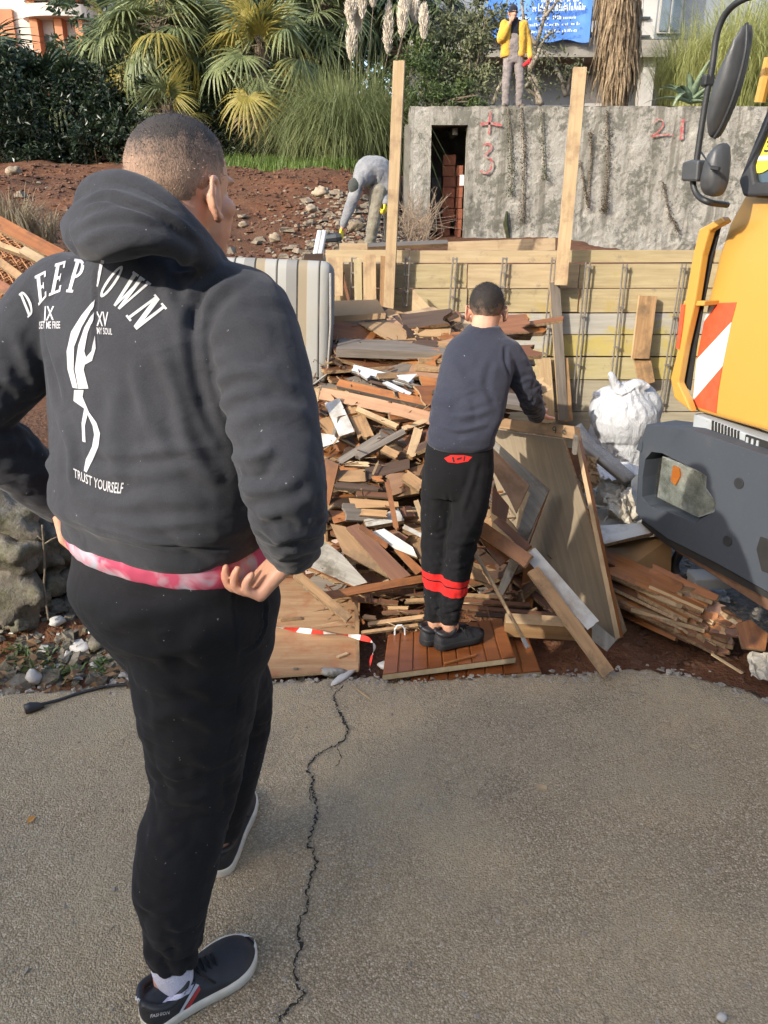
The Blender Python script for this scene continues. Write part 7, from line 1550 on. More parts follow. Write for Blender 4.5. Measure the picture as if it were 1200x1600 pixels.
rf = plate('headlight', PX([(1020, 778), (1028, 714), (1096, 740), (1101, 764), (1117, 786), (1114, 800), (1084, 810)], .03), .055, .02, M_CHROME, 0); plate('lens', PX([(1021, 776), (1029, 716), (1040, 716), (1095, 741), (1100, 765), (1116, 787), (1112, 799), (1086, 808)], .01), .012, .010, M_GLASS, .003, None, rf); plate('indicator', PX([(1043, 752), (1047, 728), (1056, 732), (1058, 745), (1050, 760)], .03), .045, .008, M_AMBER, .002, None, rf)
for u, v in ((1155, 755), (1137, 845)):
    c = PX([(u, v)])[0]; plate('hole_disc', [(c[0] + .021 * math.cos(R(a)), c[1] + .021 * math.sin(R(a))) for a in range(0, 360, 24)], -.004, .012, M_BLK, .001)  # black discs in place of bumper holes, their shade put into the colour
plate('side_marker', PX([(998, 702), (1003, 686), (1008, 688), (1006, 706)], .01), -.006, .03, M_BUMP, .004); plate('dark_plate', PX([(1182, 858), (1188, 838), (1215, 846), (1222, 905), (1190, 892)]), -.003, .03, M_DEEP, .004)  # the second piece is a dark flat plate low on the bumper
# top face step and grille band
gb = [(s, z) for s, z in PX([(1081, 672), (1084, 646), (1200, 690)], .07)]; plate('grille_band', [gb[0], gb[1], gb[2], (SW, gb[2][1]), (SW, gb[0][1] - .03)], .07, .10, M_LGREY, .006)
for i in range(9):
    u = 1112 + i * 5.0; v = 657 + i * 2.0; q = PX([(u, v), (u + 2.4, v + 1), (u + 2.0, v + 22), (u - .6, v + 21)], .066); plate('slot', q, .066, .006, M_DEEP, 0)
q = PX([(1165, 679), (1215, 696), (1215, 716), (1162, 700)], .064); plate('air_inlet', q, .064, .008, M_DEEP, 0)
for i in range(3): q = PX([(1166 + i * 8, 683 + i * 2.5), (1169 + i * 8, 684 + i * 2.5), (1168 + i * 8, 697 + i * 2.5), (1164 + i * 8, 696 + i * 2.5)], .06); plate('inlet_fin', q, .060, .006, M_LGREY, 0)
# cab front
cab = PX([(1082, 642), (1078, 606), (1090, 520), (1098, 470), (1112, 400), (1126, 350), (1150, 300)], .08); cz = PX([(1200, 676)], .08)[0]
plate('cab', cab + [(SW - .05, cab[-1][1]), (SW - .05, cz[1] + .01), cz], .08, 1.65, M_YEL, .020, None, TRUCK, .06, .9, 3)
zc = cab[-1][1]; sL = cab[-1][0]
# cab upper part: pillars, roof, windscreen
plate('cab_roof', [(sL + .03, zc - .02), (sL + .10, zc + .85), (SW - .15, zc + .85), (SW - .08, zc - .02)], .12, 1.55, M_YEL, .03, None, TRUCK, .16, zc, 3)
ws = PX([(1151, 300), (1147, 283), (1170, 228), (1200, 166)], .06); L0 = [(ws[0][0] + .02, ws[0][1] - .015), ws[1], (sL + .10, zc + .72), (SW - .2, zc + .72), (SW - .12, zc - .015)]
inn = [(L0[0][0] + .035, L0[0][1] + .045), (L0[1][0] + .040, L0[1][1] + .05), (L0[2][0] + .05, L0[2][1] - .04), (L0[3][0] - .05, L0[3][1] - .04), (L0[4][0] - .05, L0[4][1] + .04)]
plate('windscreen_seal', L0, .062, .05, M_RUBBER, .010, [inn], TRUCK, .20, zc - .05); ins = [(s, z) for s, z in inn]; WS = plate('windscreen', ins, .085, .006, M_WIND, 0, None, TRUCK, .20, zc - .05)
def ws_pt(u, v, off=.080): return tp(u, v, off, .20, zc - .05)
c = ws_pt(1195, 240); ring = [(c[0] + .055 * math.cos(R(a)), c[1] + .062 * math.sin(R(a))) for a in range(0, 360, 15)]; plate('round_sticker', ring, .080, .003, simple('sticker_yellow', (.70, .55, .05), None, 9, .5), 0, None, TRUCK, .20, zc - .05); plate('sticker_band', [(c[0] - .052, c[1] - .022), (c[0] + .052, c[1] - .022), (c[0] + .054, c[1] - .006), (c[0] - .054, c[1] - .006)], .078, .002, M_STWH, 0, None, TRUCK, .20, zc - .05)
for poly in text_polys('3', lambda x, y: (c[0] + .005 + .022 * x, c[1] + .008 + .032 * y))[:1]: pass
tpz = text_polys('3', lambda x, y: (c[0] - .004 + .026 * x, c[1] + .006 + .036 * y)); mm = MB()
for p in tpz: mm.add([tl(s, .0765 + .20 * (z - zc + .05), z) for s, z in p], [tuple(range(len(p)))])
mm.build('sticker_number', M_BLK, TRUCK)
q = [ws_pt(1187, 214), ws_pt(1192, 190), ws_pt(1206, 182), ws_pt(1206, 208)]; plate('paper_sticker', q, .080, .002, simple('pale_sticker', (.55, .62, .62), (.35, .55, .5), 20, .6), 0, None, TRUCK, .20, zc - .05)
# corner deflector, a yellow blade whose slot is a dark sheet painted as shade
D1 = [(1047, 592), (1060, 540), (1077, 470), (1086, 400), (1094, 358), (1128, 338), (1133, 352), (1112, 363), (1104, 400), (1093, 468), (1078, 540), (1068, 606), (1076, 634), (1079, 643), (1054, 622)]
S_ = lambda L, d: [tp(u, v, d) for u, v in L]
plate('corner_deflector', S_([(1047, 592), (1060, 540), (1070, 470), (1082, 400), (1092, 358), (1128, 338), (1134, 347), (1108, 361), (1097, 400), (1086, 470), (1070, 540), (1060, 598), (1075, 630), (1080, 644), (1053, 622)], .02), .02, .035, M_YEL, .006)
plate('deflector_slot_shade', S_([(1062, 596), (1072, 540), (1088, 470), (1099, 400), (1110, 362), (1126, 352), (1114, 400), (1100, 470), (1088, 540), (1078, 610)], .07), .07, .006, M_DEEP, 0); plate('deflector_bridge', S_([(1068, 470), (1102, 470), (1100, 478), (1067, 478)], .03), .03, .07, M_YEL, .003)
plate('left_stripe', S_([(1060, 512), (1064, 476), (1070, 476), (1066, 512), (1061, 545), (1056, 545)], .015), .015, .004, M_STRED, 0)
# red and white warning stripes
for px, mt in (([(1094, 497), (1103, 476), (1112, 474), (1093, 503)], M_STWH), ([(1093, 503), (1112, 474), (1142, 473), (1135, 504), (1084, 562)], M_STRED), ([(1084, 562), (1135, 504), (1124, 573), (1081, 626)], M_STWH), ([(1081, 626), (1124, 573), (1119, 612), (1117, 646), (1081, 634)], M_STRED)): plate('warning_stripe', PX(px, .072), .074 + .004, .003, mt, 0, None, TRUCK, .06, .9)
# under the bumper
plate('under_beam', PX([(1050, 858), (1052, 848), (1205, 935), (1205, 958)], .05) , .05, .08, M_RUST, .004); plate('lower_lip', PX([(1003, 812), (1044, 842), (1120, 880), (1200, 926), (1200, 936), (1118, 892), (1042, 852), (1002, 818)], .012), .012, .12, M_DEEP, 0)
m = MB(); P = [tl(*(lambda a: (a[0], .16, a[1]))(tp(u, v, .16))) for u, v in ((1064, 860), (1054, 880), (1058, 898), (1068, 904), (1080, 902))]; m.tube([Vector(p) for p in catmull(P, 4)], .020, 10); m.build('tow_hose', M_RUBBER, TRUCK, True)
m = MB(); a = tp(1108, 905, .2); m.box(tl(a[0], .2, a[1]), (.16, .10, .05), bev=.006); m.build('step', M_LGREY, TRUCK); m = MB(); m.box(tl(1.15, .75, .42), (1.2, .9, .14), Matrix.Rotation(math.atan2(TE.y, TE.x), 3, 'Z')); m.build('chassis', M_RUST, TRUCK)
for s in (.18, 2.05):
    w = MB(); c0, c1 = tl(s - .14, 1.15, .40), tl(s + .14, 1.15, .40); w.tube([c0, c0.lerp(c1, .1), c0.lerp(c1, .9), c1], [.38, .43, .43, .38], 28); wo = w.build('wheel', M_RUBBER, TRUCK, True); w = MB(); w.tube([c0 - TE * .006, c1 + TE * .006], .22, 20); w.build('rim', M_LGREY, wo)
m = MB(); m.box(tl(1.1, 3.4, 1.3), (2.2, 3.2, 1.6), Matrix.Rotation(math.atan2(TE.y, TE.x), 3, 'Z')); m.build('load_body', M_RUST, TRUCK)
# mirrors on the far corner
MD = -.10
def mp(u, v, d=MD): a = tp(u, v, d); return tl(a[0], d, a[1])
arm = [Vector(p) for p in catmull([mp(1215, -14, .0), mp(1165, -3), mp(1135, 20), mp(1120, 55), mp(1113, 105), mp(1104, 150), mp(1096, 200), mp(1088, 255), mp(1083, 285), mp(1090, 305), mp(1108, 316), mp(1136, 320, .02)], 4)]
m = MB(); m.tube(arm, .0105, 10); m.build('mirror_arm', M_BLK, TRUCK, True)
def lens_body(name, px, thick, d):
    """a mirror shell: the outline in front, bulging away from the arm"""
    P = [mp(u, v, d) for u, v in px]; c = sum(P, Vector()) / len(P); b = Blob(); rings = []
    for t, k in ((-1, .35), (-.8, .72), (-.35, .96), (.1, 1.0), (.5, .98), (.6, .9)): rings.append([np.array(c + (p - c) * k + TB * thick * t) for p in P])
    b.loft(rings); me = b.mesh(name, .006, 3); return link_mesh(name, me, M_BLK2, TRUCK)
M_BLK2 = simple('grey_black_plastic', (.045, .047, .050), (.065, .067, .07), 8, .42, 0, .15, 220)
lens_body('mirror', curve2([(1167, 34), (1158, 60), (1140, 95), (1122, 140), (1113, 180), (1110, 205), (1114, 218), (1126, 200), (1143, 160), (1156, 120), (1165, 75), (1169, 45)], 2), .05, MD - .01)
m = MB(); E = [mp(u, v, MD - .035) for u, v in ((1167, 36), (1166, 72), (1158, 112), (1144, 158), (1127, 198), (1116, 216))]; m.tube([Vector(p) for p in catmull(E, 4)], .006, 6); m.build('mirror_rim', M_BLK, TRUCK, True)
lens_body('small_mirror', curve2([(1130, 222), (1116, 234), (1106, 262), (1100, 295), (1106, 306), (1122, 306), (1131, 285), (1135, 250), (1134, 228)], 2), .045, MD - .01)
q = PX([(1075, 283), (1077, 254), (1090, 250), (1104, 250), (1101, 284)], MD); plate('arm_joint', q, MD - .035, .07, M_BLK2, .008); m = MB(); m.box(mp(1106, 126), (.035, .035, .035), bev=.006); m.build('clamp', M_BLK, TRUCK); m = MB(); m.tube([mp(1096, 238), mp(1104, 250, MD - .05), mp(1112, 262, MD - .06)], .003, 5); m.build('mirror_wire', M_BLK, TRUCK); m = MB(); m.tube([mp(1112, 262, MD - .06), mp(1124, 264, MD - .06)], .007, 6); m.build('mirror_bolt', M_BLK, TRUCK); m = MB(); m.tube([mp(1187, 160, .2), mp(1203, 90, .2)], .02, 8); m.build('cab_post', M_YEL, TRUCK)
# ================================================================ MATTRESS, BAG, SCRAP UNDER THE TRUCK, STONE WALL
M_MATT, nt, bs = new_mat('striped_ticking', .9, 0, .2); tc = nt.nodes.new('ShaderNodeTexCoord'); sx = nt.nodes.new('ShaderNodeSeparateXYZ'); nt.links.new(tc.outputs['Object'], sx.inputs[0])
mu = nt.nodes.new('ShaderNodeMath'); mu.operation = 'MULTIPLY_ADD'; mu.inputs[1].default_value = 4.9; mu.inputs[2].default_value = 10.12; nt.links.new(sx.outputs['X'], mu.inputs[0]); fr = nt.nodes.new('ShaderNodeMath'); fr.operation = 'FRACT'; nt.links.new(mu.outputs[0], fr.inputs[0])
GW, BG, LN, GY = (.35, .345, .315), (.29, .24, .165), (.045, .040, .036), (.225, .22, .205)
c = ramp(nt, fr.outputs[0], [(0, LN), (.035, BG), (.22, BG), (.235, (.40, .33, .25)), (.25, GW), (.46, GW), (.49, GY), (.515, LN), (.55, GW), (.74, GW), (.75, GY), (.985, GY), (.99, LN)]); [q for q in nt.nodes if q.type == 'VALTORGB'][-1].color_ramp.interpolation = 'CONSTANT'
c = mixc(nt, ramp(nt, noise_tex(nt, coords(nt), 5, 5, .7), [(.55, (0, 0, 0)), (.8, (.35, .35, .35))]), c, (.33, .27, .18)); nt.links.new(c, bs.inputs['Base Color']); bump(nt, bs, noise_tex(nt, coords(nt), 60, 4, .6), .3, .004)
a, b_ = at(300, 606, 3.80), at(519, 404, 3.95); cx = (a.x + b_.x) / 2; w = abs(b_.x - a.x); z0, z1 = a.z, b_.z
bm = bmesh.new(); bmesh.ops.create_cube(bm, size=1.0); bmesh.ops.scale(bm, vec=(w, .19, z1 - z0), verts=bm.verts); bmesh.ops.bevel(bm, geom=list(bm.edges), offset=.055, segments=5, affect='EDGES', profile=.5); bmesh.ops.subdivide_edges(bm, edges=[e for e in bm.edges if e.calc_length() > .1], cuts=10, use_grid_fill=True)
for q in bm.verts:
    p = q.co; k = 1 + .02 * math.sin(p.z * 4); q.co = Vector((p.x + .012 * (p.z) * (p.x / w) - .02 * max(0, -p.z - .15) + .006 * mnoise.noise(p * 5), p.y - .02 * (1 - (2 * p.z / (z1 - z0)) ** 2) + .006 * mnoise.noise(p * 7 + Vector((3, 0, 0))), p.z + .004 * mnoise.noise(p * 6)))
me = bpy.data.meshes.new('ticking'); bm.to_mesh(me); bm.free(); me.polygons.foreach_set('use_smooth', [True] * len(me.polygons))
MT = thing('mattress', 'striped cream and grey mattress standing on edge behind the big man', 'mattress', (cx, 3.93, z0)); me.materials.append(M_MATT); o = bpy.data.objects.new('ticking', me); COL.objects.link(o); o.parent = MT; o.location = (0, 0, (z1 - z0) / 2); o.rotation_euler = (R(-7), R(2), 0)
M_PIPE = simple('mattress_piping', (.30, .28, .25), None, 20, .9); mb = MB(); h = (z1 - z0) / 2
for yy in (-.115, .10):
    mb.tube([(w / 2 - .012, yy, h - .06), (w / 2 - .006, yy - .012, 0), (w / 2 - .018, yy, -h + .07), (w / 2 - .09, yy, -h + .012), (-w / 2 + .1, yy, -h + .01)], .006, 6)
o2 = mb.build('piping', M_PIPE, None, True); o2.parent = MT; o2.location = o.location; o2.rotation_euler = o.rotation_euler
board('rail', at(476, 405, 4.2), at(505, 404, 4.2), .05, .03, (0, -1, 0), (W_DARK, W_DARK), 'dark wooden rail end on top of the mattress corner', 'board')
# white bag
M_BAG, nt, bs = new_mat('white_plastic_bag', .38, 0, .5); bs.inputs['Base Color'].default_value = (.50, .51, .53, 1); bs.inputs['Subsurface Weight'].default_value = .15; bs.inputs['Subsurface Radius'].default_value = (.05, .05, .05); bump(nt, bs, noise_tex(nt, coords(nt, (1, 1, .6)), 13, 6, .65, 1.2), .8, .03)
BYD = 4.25; A = lambda u, v, dy=0.0: at(u, v, BYD + dy)
BAG = thing('rubbish_bag', 'tied white plastic rubbish bag standing between the formwork and the truck', 'bag', tuple(A(978, 752))); b = Blob(); pxm = mpp(670, BYD)
for u, v, dy, rx_, rz_ in ((975, 690, 0, 48, 66), (977, 655, -.03, 50, 50), (975, 735, 0, 50, 40), (950, 640, .02, 30, 38), (1000, 640, 0, 34, 38), (978, 625, -.03, 34, 28), (945, 690, .05, 28, 60), (1010, 690, .03, 26, 50)): b.ell(A(u, v, dy), rx_ * pxm, rx_ * pxm * .85, rz_ * pxm)
b.chain([A(972, 622, -.05), A(963, 604, -.06), A(955, 586, -.06)], [.05, .028, .018], 4, 10); b.chain([A(980, 612, -.05), A(996, 600, -.07), A(1012, 604, -.08)], [.05, .03, .018], 4, 10); b.chain([A(940, 632, 0), A(930, 616, 0)], [.035, .02], 4, 8)
me = b.mesh('sack', .008, 3); co = get_co(me); no = get_no(me); kn = np.array(A(972, 612, -.05)); dv = co - kn; an = np.arctan2(dv[:, 0], -dv[:, 1]); rad = np.linalg.norm(dv, axis=1)
off = .004 * np.sin(an * 17 + 3 * np.sin(rad * 14)) * np.exp(-rad / .30) + .010 * np.array([mnoise.noise(Vector((p[0] * 9, p[1] * 9, p[2] * 4))) for p in co]) + .004 * np.abs(np.array([mnoise.noise(Vector(p) * 15) for p in co])); set_co(me, co + no * off[:, None] * .8); link_mesh('sack', me, M_BAG, BAG)
m = MB(); m.tube([A(960, 612, -.10), A(972, 617, -.12), A(984, 612, -.11), A(990, 606, -.10)], .007, 6); m.build('tie', M_BAG, BAG)
# cloth and carpet roll beside the big panel, crumpled paper, sofa base
M_CLOTH = fabric('grey_carpet_cloth', (.30, .285, .26), (.40, .38, .35), 6, 120); M_PAPER = simple('crumpled_cream_lining', (.38, .34, .27), (.50, .46, .38), 7, .9, 0, .7, 14, .03)
m = MB(); m.tube([Vector(p) for p in catmull([at(898, 668, 3.45), at(922, 700, 3.40), at(950, 722, 3.36), at(985, 752, 3.30)], 5)], [.035] * 16, 12); tag(origin_to(m.build('carpet_roll', M_CLOTH, None, True), at(940, 715, 3.38)), 'grey rolled carpet lying beside the top of the big panel', 'carpet'); m = MB(); m.tube([Vector(p) for p in catmull([at(905, 690, 3.38), at(935, 715, 3.32), at(980, 752, 3.25)], 5)], .016, 8); tag(origin_to(m.build('pipe', simple('grey_pipe', (.24, .22, .19), (.34, .31, .27), 12, .6), None, True), at(940, 720, 3.32)), 'grey plastic pipe along the rolled carpet', 'pipe')
def crumple(name, lab, cat, grid, amp, mat, seed, thick=.0):
    """a creased sheet spanned between four corners"""
    P = [Vector(p) for p in grid]; N = 16; m = MB(); n = (P[1] - P[0]).cross(P[3] - P[0]).normalized()
    for j in range(N + 1):
        for i in range(N + 1):
            s, t = i / N, j / N; p = P[0].lerp(P[1], s).lerp(P[3].lerp(P[2], s), t); q = Vector((s * 3 + seed, t * 3, seed * 1.7))
            rid = abs(mnoise.noise(q)) * 1.6 + .6 * abs(mnoise.noise(q * 2.3)); m.v.append(tuple(p + n * amp * rid + Vector((mnoise.noise(q * 1.5), mnoise.noise(q * 1.5 + Vector((9, 0, 0))), 0)) * amp * .6))
    for j in range(N):
        for i in range(N): k = j * (N + 1) + i; m.f.append([k, k + 1, k + N + 2, k + N + 1]); m.m.append(0)
    o = m.build(name, mat); sm = o.modifiers.new('thickness', 'SOLIDIFY'); sm.thickness = .004; return tag(origin_to(o, P[0]), lab, cat)
crumple('cloth_sheet', 'grey white sheet hanging down from the bag towards the truck bumper', 'sheet', (at(925, 720, 3.9), at(1005, 720, 3.9), at(1002, 775, 3.5), at(950, 752, 3.5)), .05, M_BAG, 2)
crumple('paper_lining', 'crumpled cream lining torn open above the brown sofa base', 'lining', (at(918, 808, 3.30), at(985, 805, 3.20), at(990, 752, 3.35), at(922, 762, 3.45)), .07, M_PAPER, 5); crumple('paper_lining', 'torn curl of cream lining at the bumper corner', 'lining', (at(940, 818, 3.18), at(1000, 822, 3.12), at(990, 768, 3.2), at(950, 775, 3.3)), .06, M_PAPER, 8); crumple('paper_lining', 'tan cardboard scrap beside the rolled carpet', 'lining', (at(912, 770, 3.32), at(940, 760, 3.25), at(935, 715, 3.3), at(918, 715, 3.4)), .04, W_CARD, 11)
M_LEATH = simple('brown_leatherette', (.17, .095, .035), (.25, .145, .06), 4, .6, 0, .3, 40); SO = thing('sofa_base', 'brown sofa base with white padded edge lying right of the big panel', 'sofa', tuple(gnd(985, 915, 0)))
q = [at(932, 845, 3.20), at(1050, 838, 3.05), at(1048, 902, 3.00), at(942, 918, 2.98)]; m = MB(); m.prism(q, Vector((.12, .55, .05))); ob = m.build('body', M_LEATH, SO); md = ob.modifiers.new('soft', 'BEVEL'); md.width = .02; md.segments = 3
q = [at(930, 828, 3.22), at(1030, 818, 3.06), at(1032, 836, 3.03), at(948, 852, 3.14)]; m = MB(); m.prism(q, Vector((.12, .5, .06))); ob = m.build('padded_edge', M_PAPER, SO); md = ob.modifiers.new('soft', 'BEVEL'); md.width = .012; md.segments = 3
slab('board', [(925, 822), (1020, 816), (1035, 828), (945, 850)], 3.05, (0, -.4, .9), .02, (W_WHITE, W_CHIP), 'white board lying on the brown sofa base', 'board'); slab('board', [(932, 906), (1050, 896), (1040, 908), (940, 922)], 2.98, (0, -.6, .8), .03, (W_GREY, W_GREY), 'grey board under the brown sofa base', 'board')
# bundle of orange boards in front of the truck: they run back to the left, ends towards us
rb = random.Random(8); axd = (gnd(955, 935, .1) - gnd(1060, 985, .1)).normalized(); GB = 'bundle of orange boards in front of the truck'
pboard('board', 950, 935, 2.98, 1062, 985, 2.66, 34, .02, (-.35, -.85, .35), O_, 'broad orange board at the left front of the bundle near the truck', 'board', group=GB); pboard('board', 985, 925, 3.02, 1062, 960, 2.74, 22, .02, (-.3, -.8, .5), O_, 'orange board on top of the left end of the bundle near the truck', 'board', group=GB)
BL = ('dark backed orange board', 'orange board with splintered end', 'pale broken board', 'brown board end')
for i in range(46):
    u, v = rb.uniform(1050, 1165), 0; v = 935 + (u - 1050) * .42 + rb.uniform(-22, 50); z = max(.0, .02 + (985 + (u - 1050) * .25 - v) * .0018 + .03)
    e = gnd(u, v, z); L = rb.uniform(.22, .5); d = (axd + Vector((rb.gauss(0, .16), rb.gauss(0, .16), rb.gauss(0, .05)))).normalized(); k = rb.choice((O_, O_, B_, (W_TAN, W_PALE), (W_ORANGE, W_PALE)))
    nm = 'orange' if k[0] is W_ORANGE else ('brown' if k[0] is W_BROWN else 'tan'); board('board', e, e + d * L, rb.uniform(.03, .08), rb.uniform(.012, .02), (rb.gauss(0, .5), -.4, rb.uniform(.2, 1)), k, '%s splintered %s board end, %s of the bundle in front of the truck' % ('long' if L > .42 else ('short' if L < .27 else ('longish' if L > .34 else 'shortish')), nm, ('upper' if v < 955 + (u - 1050) * .3 else 'lower') + (' left' if u < 1085 else (' middle' if u < 1125 else ' right'))), 'board', GB, .03)
slab('board', [(1150, 975), (1172, 968), (1200, 990), (1196, 1016), (1160, 1012)], 2.5, (-.2, -.6, .75), .016, O_, 'bright orange board face at the right end of the bundle near the truck', 'board', GB)
crumple('paper_scrap', 'white paper scrap at the right edge of the soil', 'paper', (gnd(1170, 1058, .0), gnd(1215, 1068, .0), gnd(1212, 1022, .06), gnd(1168, 1020, .05)), .02, M_PAPER, 14); crumple('plastic_sheet', 'pale plastic sheet on the lane under the bumper', 'plastic sheet', (gnd(1085, 935, .0), gnd(1140, 942, .0), gnd(1128, 912, .03), gnd(1088, 912, .03)), .02, M_BAG, 17)
pboard('splinter', 1112, 1022, 2.44, 1160, 1052, 2.34, 4, .006, (0, 0, 1), (W_PALE, W_PALE), 'thin pale splinter on the soil left of the white paper scrap', 'wood chip')
# ---- old stone wall at the left, rubble, leaves, cable
M_MOSSY, nt, bs = new_mat('mossy_stone', .95, 0, .2); v = coords(nt); f = noise_tex(nt, v, 9, 7, .7); g = noise_tex(nt, v, 42, 4, .65); c = ramp(nt, f, [(.32, (.07, .06, .042)), (.5, (.15, .13, .10)), (.7, (.27, .245, .20))]); c = mixc(nt, ramp(nt, noise_tex(nt, v, 5, 6, .7), [(.54, (0, 0, 0)), (.66, (.75, .75, .75))]), c, (.075, .075, .03)); c = mixc(nt, ramp(nt, g, [(.60, (0, 0, 0)), (.68, (.8, .8, .8))]), c, (.06, .05, .035)); nt.links.new(c, bs.inputs['Base Color']); bump(nt, bs, f, .8, .03); bump_ = None
SWL = thing('stone_wall', 'low old mossy stone wall at the left edge behind the big man', 'stone wall', tuple(gnd(40, 990, 0)))
rw = random.Random(5)
SWS = [(12, 925, 2.70, .15, (1.1, .8, 1.0)), (20, 862, 2.74, .15, (1.1, .8, .8)), (-30, 900, 2.72, .16, (1, .8, 1.2)), (52, 935, 2.76, .09, (1, .8, .9)), (-75, 880, 2.74, .2, (1, .8, 1.1)), (-10, 815, 2.80, .20, (1.2, .8, .7)), (60, 850, 2.90, .14, (1, .8, .9)), (98, 842, 2.96, .12, (1, .8, 1.1)), (102, 785, 3.05, .13, (1.2, .8, .6)), (50, 762, 3.02, .15, (1.3, .8, .5)), (78, 905, 2.90, .13, (1, .7, .8)), (112, 905, 2.92, .11, (1, .7, .8)), (10, 735, 3.08, .14, (1.2, .8, .5)), (-70, 760, 3.0, .25, (1.1, .8, .8)), (130, 850, 3.05, .16, (1, .8, .8)), (150, 790, 3.1, .15, (1.1, .8, .7)), (105, 948, 2.84, .08, (1.3, .8, .6)), (150, 920, 2.92, .14, (1, .8, .9)), (190, 850, 3.1, .2, (1, .8, .9)), (230, 800, 3.12, .2, (1, .8, .9)), (60, 955, 2.76, .06, (1.2, .8, .8)), (215, 905, 3.0, .16, (1, .8, 1)), (75, 800, 3.02, .10, (1.3, .8, .6)), (40, 800, 2.95, .09, (1.2, .8, .6)), (120, 815, 3.02, .09, (1.2, .9, .6)), (30, 965, 2.66, .07, (1.3, .8, .6))]
for i, (u, v, Y, r, sq) in enumerate(SWS): boulder('stone', at(u, v, Y), r, M_MOSSY, i + 70, sq, SWL, .34, 4)
rr = random.Random(91); m = MB(); mw = MB()
for i in range(620):
    u = rr.uniform(-40, 240); v = rr.uniform(968, 1066); p = gnd(u, v, 0); 
    if p.y < edge_y(p.x) + .02: continue
    p.z = terrain(p.x, p.y); r = abs(rr.gauss(0, .014)) + .005; pebble(m if rr.random() < .8 else mw, p + Vector((0, 0, r * .3)), r, rr, .8)
tag(m.build('rubble_stones', M_MOSSY), kind='stuff'); tag(mw.build('pale_rubble', M_WSTONE), kind='stuff')
for i, (u, v, r, lab) in enumerate(((150, 995, .045, 'rounded grey stone in the rubble left of the legs of the big man'), (125, 1000, .035, 'pale stone among dry leaves at the foot of the stone wall'), (90, 978, .03, 'small pale stone near the thin twig by the stone wall'), (15, 1040, .025, 'small white pebble at the left edge of the rubble'), (55, 940, .05, 'grey stone lying at the foot of the mossy wall'))):
    p = gnd(u, v, .06); p.z = terrain(p.x, p.y) + r * .4; tag(boulder('stone', p, r, M_WSTONE if 'pale' in lab or 'white' in lab else M_MOSSY, i + 140, (1.2, .9, .7), None, .3, 2), lab, 'stone', 'single stones in the rubble')
M_LEAF = leafy('dry_leaf', (.08, .042, .022), (.27, .17, .085), 9, .7, .2, 30); M_WEED = leafy('weed_leaf', (.03, .055, .015), (.09, .14, .04), 6, .6, .25, 20); m = MB()
for i in range(170):
    u = rr.uniform(-30, 235); v = rr.uniform(900, 1066); p = gnd(u, v, .05)
    if p.y < edge_y(p.x) - .10: continue
    p.z = max(.0, terrain(p.x, p.y)) + rr.uniform(.005, .03); d = Vector((rr.gauss(0, 1), rr.gauss(0, 1), rr.gauss(0, .35))); leafcard(m, p, d, Vector((rr.gauss(0, .4), rr.gauss(0, .4), 1)), rr.uniform(.02, .06), rr.uniform(.015, .035), rr.uniform(-.3, .5))
tag(m.build('dry_leaves', M_LEAF), kind='stuff'); m = MB()
for cu, cv in ((45, 1020), (70, 1010), (95, 1030), (25, 1005), (160, 1025)):
    for i in range(40):
        p = gnd(cu + rr.gauss(0, 12), cv + rr.gauss(0, 5), .06); p.z = terrain(p.x, p.y) + rr.uniform(0, .03); leafcard(m, p, Vector((rr.gauss(0, 1), rr.gauss(0, 1), rr.uniform(0, .9))), Vector((0, 0, 1)), rr.uniform(.02, .045), rr.uniform(.01, .02))
tag(m.build('weeds', M_WEED), kind='stuff')
for u, v, r_, lab in ((42, 1287, .02, 'single orange leaf on the asphalt left of the big man'),):
    m = MB(); p = gnd(u, v, .004); leafcard(m, p, Vector((.6, 1, .12)), Vector((0, 0, 1)), .032, .022, .3); tag(origin_to(m.build('leaf', simple('orange_leaf', (.50, .24, .05), None, 20, .7)), p), lab, 'leaf')
m = MB(); P = [at(66, 820, 2.70), at(68, 850, 2.69), at(70, 890, 2.68), at(69, 920, 2.67), at(76, 968, 2.62)]; m.tube([Vector(p) for p in catmull(P, 4)], .0045, 6); P = [at(69, 850, 2.69), at(82, 842, 2.69), at(92, 838, 2.7)]; m.tube(P, .003, 5); P = [at(68, 846, 2.69), at(60, 838, 2.69), at(54, 836, 2.7)]; m.tube(P, .003, 5); tag(origin_to(m.build('twig', M_TWIG, None, True), gnd(76, 968, .1)), 'thin bare twig standing in front of the mossy stone wall', 'twig')
CB = thing('cable', 'black cable with plug lying on the asphalt at the left', 'cable', tuple(gnd(48, 1106, 0))); m = MB(); m.tube([Vector(p) for p in catmull([gnd(58, 1102, .012), gnd(90, 1094, .008), gnd(120, 1084, .008), gnd(150, 1076, .01), gnd(185, 1070, .012), gnd(260, 1066, .012)], 5)], .0055, 8); m.build('lead', M_RUBBER, CB, True); m = MB(); c = gnd(50, 1105, .016); m.tube([c + Vector((-.020, -.012, 0)), c + Vector((-.004, -.002, 0)), c + Vector((.016, .008, -.002)), c + Vector((.035, .014, -.004))], [.017, .019, .014, .007], 10); m.build('plug', M_BLK, CB, True)
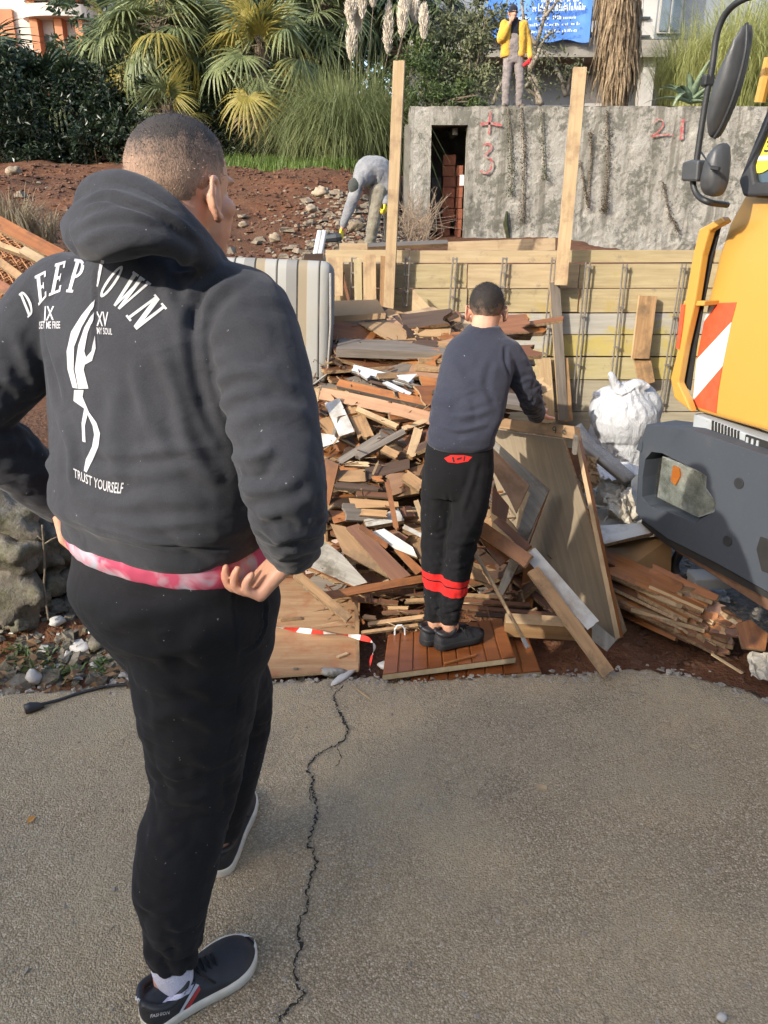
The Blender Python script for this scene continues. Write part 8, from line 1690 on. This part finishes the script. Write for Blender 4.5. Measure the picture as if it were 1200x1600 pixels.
for u0, v0, u1, v1, w, mt, lab in ((188, 1052, 168, 1010, .022, W_GREY, 'grey lath propped behind the legs of the big man'), (195, 1050, 180, 1008, .020, W_PALE, 'pale lath propped behind the legs of the big man'), (212, 1046, 196, 1012, .03, W_WHITE, 'white strip propped behind the legs of the big man')): pboard('lath', u0, v0, 2.50, u1, v1, 2.56, w / mpp(1030, 2.53), .012, (0, -.8, .5), (mt, mt), lab, 'lath', group='laths behind the legs of the big man')
# orange mesh and beams on the terrace at the far left
M_MESH = simple('orange_mesh_wire', (.30, .13, .05), (.46, .22, .09), 30, .7); MP = thing('mesh_roll', 'rusty orange wire mesh bundle at the left edge above the stone wall', 'mesh', tuple(at(20, 480, 4.4)))
for k in range(3):
    m = MB(); r2 = random.Random(k); Q = [at(-90, 400 + k * 20, 4.7 + .1 * k), at(10, 345 + k * 24, 4.6 + .1 * k), at(100, 440 + k * 22, 4.3 + .1 * k), at(-60, 560 + k * 12, 4.1)]
    for i in range(27):
        t = i / 26; a, b2 = Q[0].lerp(Q[3], t), Q[1].lerp(Q[2], t); md = a.lerp(b2, .5) + Vector((0, 0, .05 + .02 * r2.gauss(0, 1))); m.tube([a, md, b2], .004, 4)
    for i in range(18):
        t = i / 17; a, b2 = Q[0].lerp(Q[1], t), Q[3].lerp(Q[2], t); md = a.lerp(b2, .5) + Vector((0, -.03, .05)); m.tube([a, md, b2], .004, 4)
    tag(m.build('mesh_sheet', M_MESH, MP), kind='stuff')
for u0, v0, Y0, u1, v1, Y1, w, mt, lab in ((-60, 318, 4.6, 95, 402, 4.2, .075, W_ORANGE, 'brown beam lying across the orange mesh at the left edge'), (36, 392, 4.15, 78, 416, 4.05, .045, W_PALE, 'pale split stick beside the shoulder of the big man'), (-20, 395, 4.4, 60, 455, 4.0, .04, W_TAN, 'tan lath in the orange mesh at the left edge'), (-30, 430, 4.3, 40, 470, 3.9, .05, W_ORANGE, 'orange lath low in the mesh at the left edge'), (-40, 370, 4.5, 50, 402, 4.3, .03, W_PALE, 'thin pale lath at the left edge under the brown beam')): pboard('beam', u0, v0, Y0, u1, v1, Y1, w / mpp((v0 + v1) / 2, (Y0 + Y1) / 2), .03, (-.2, -.6, .8), (mt, W_CHIP), lab, 'beam', group='timber on the mesh')
build_man(); build_boy(); build_phone_worker(); build_bent_worker()
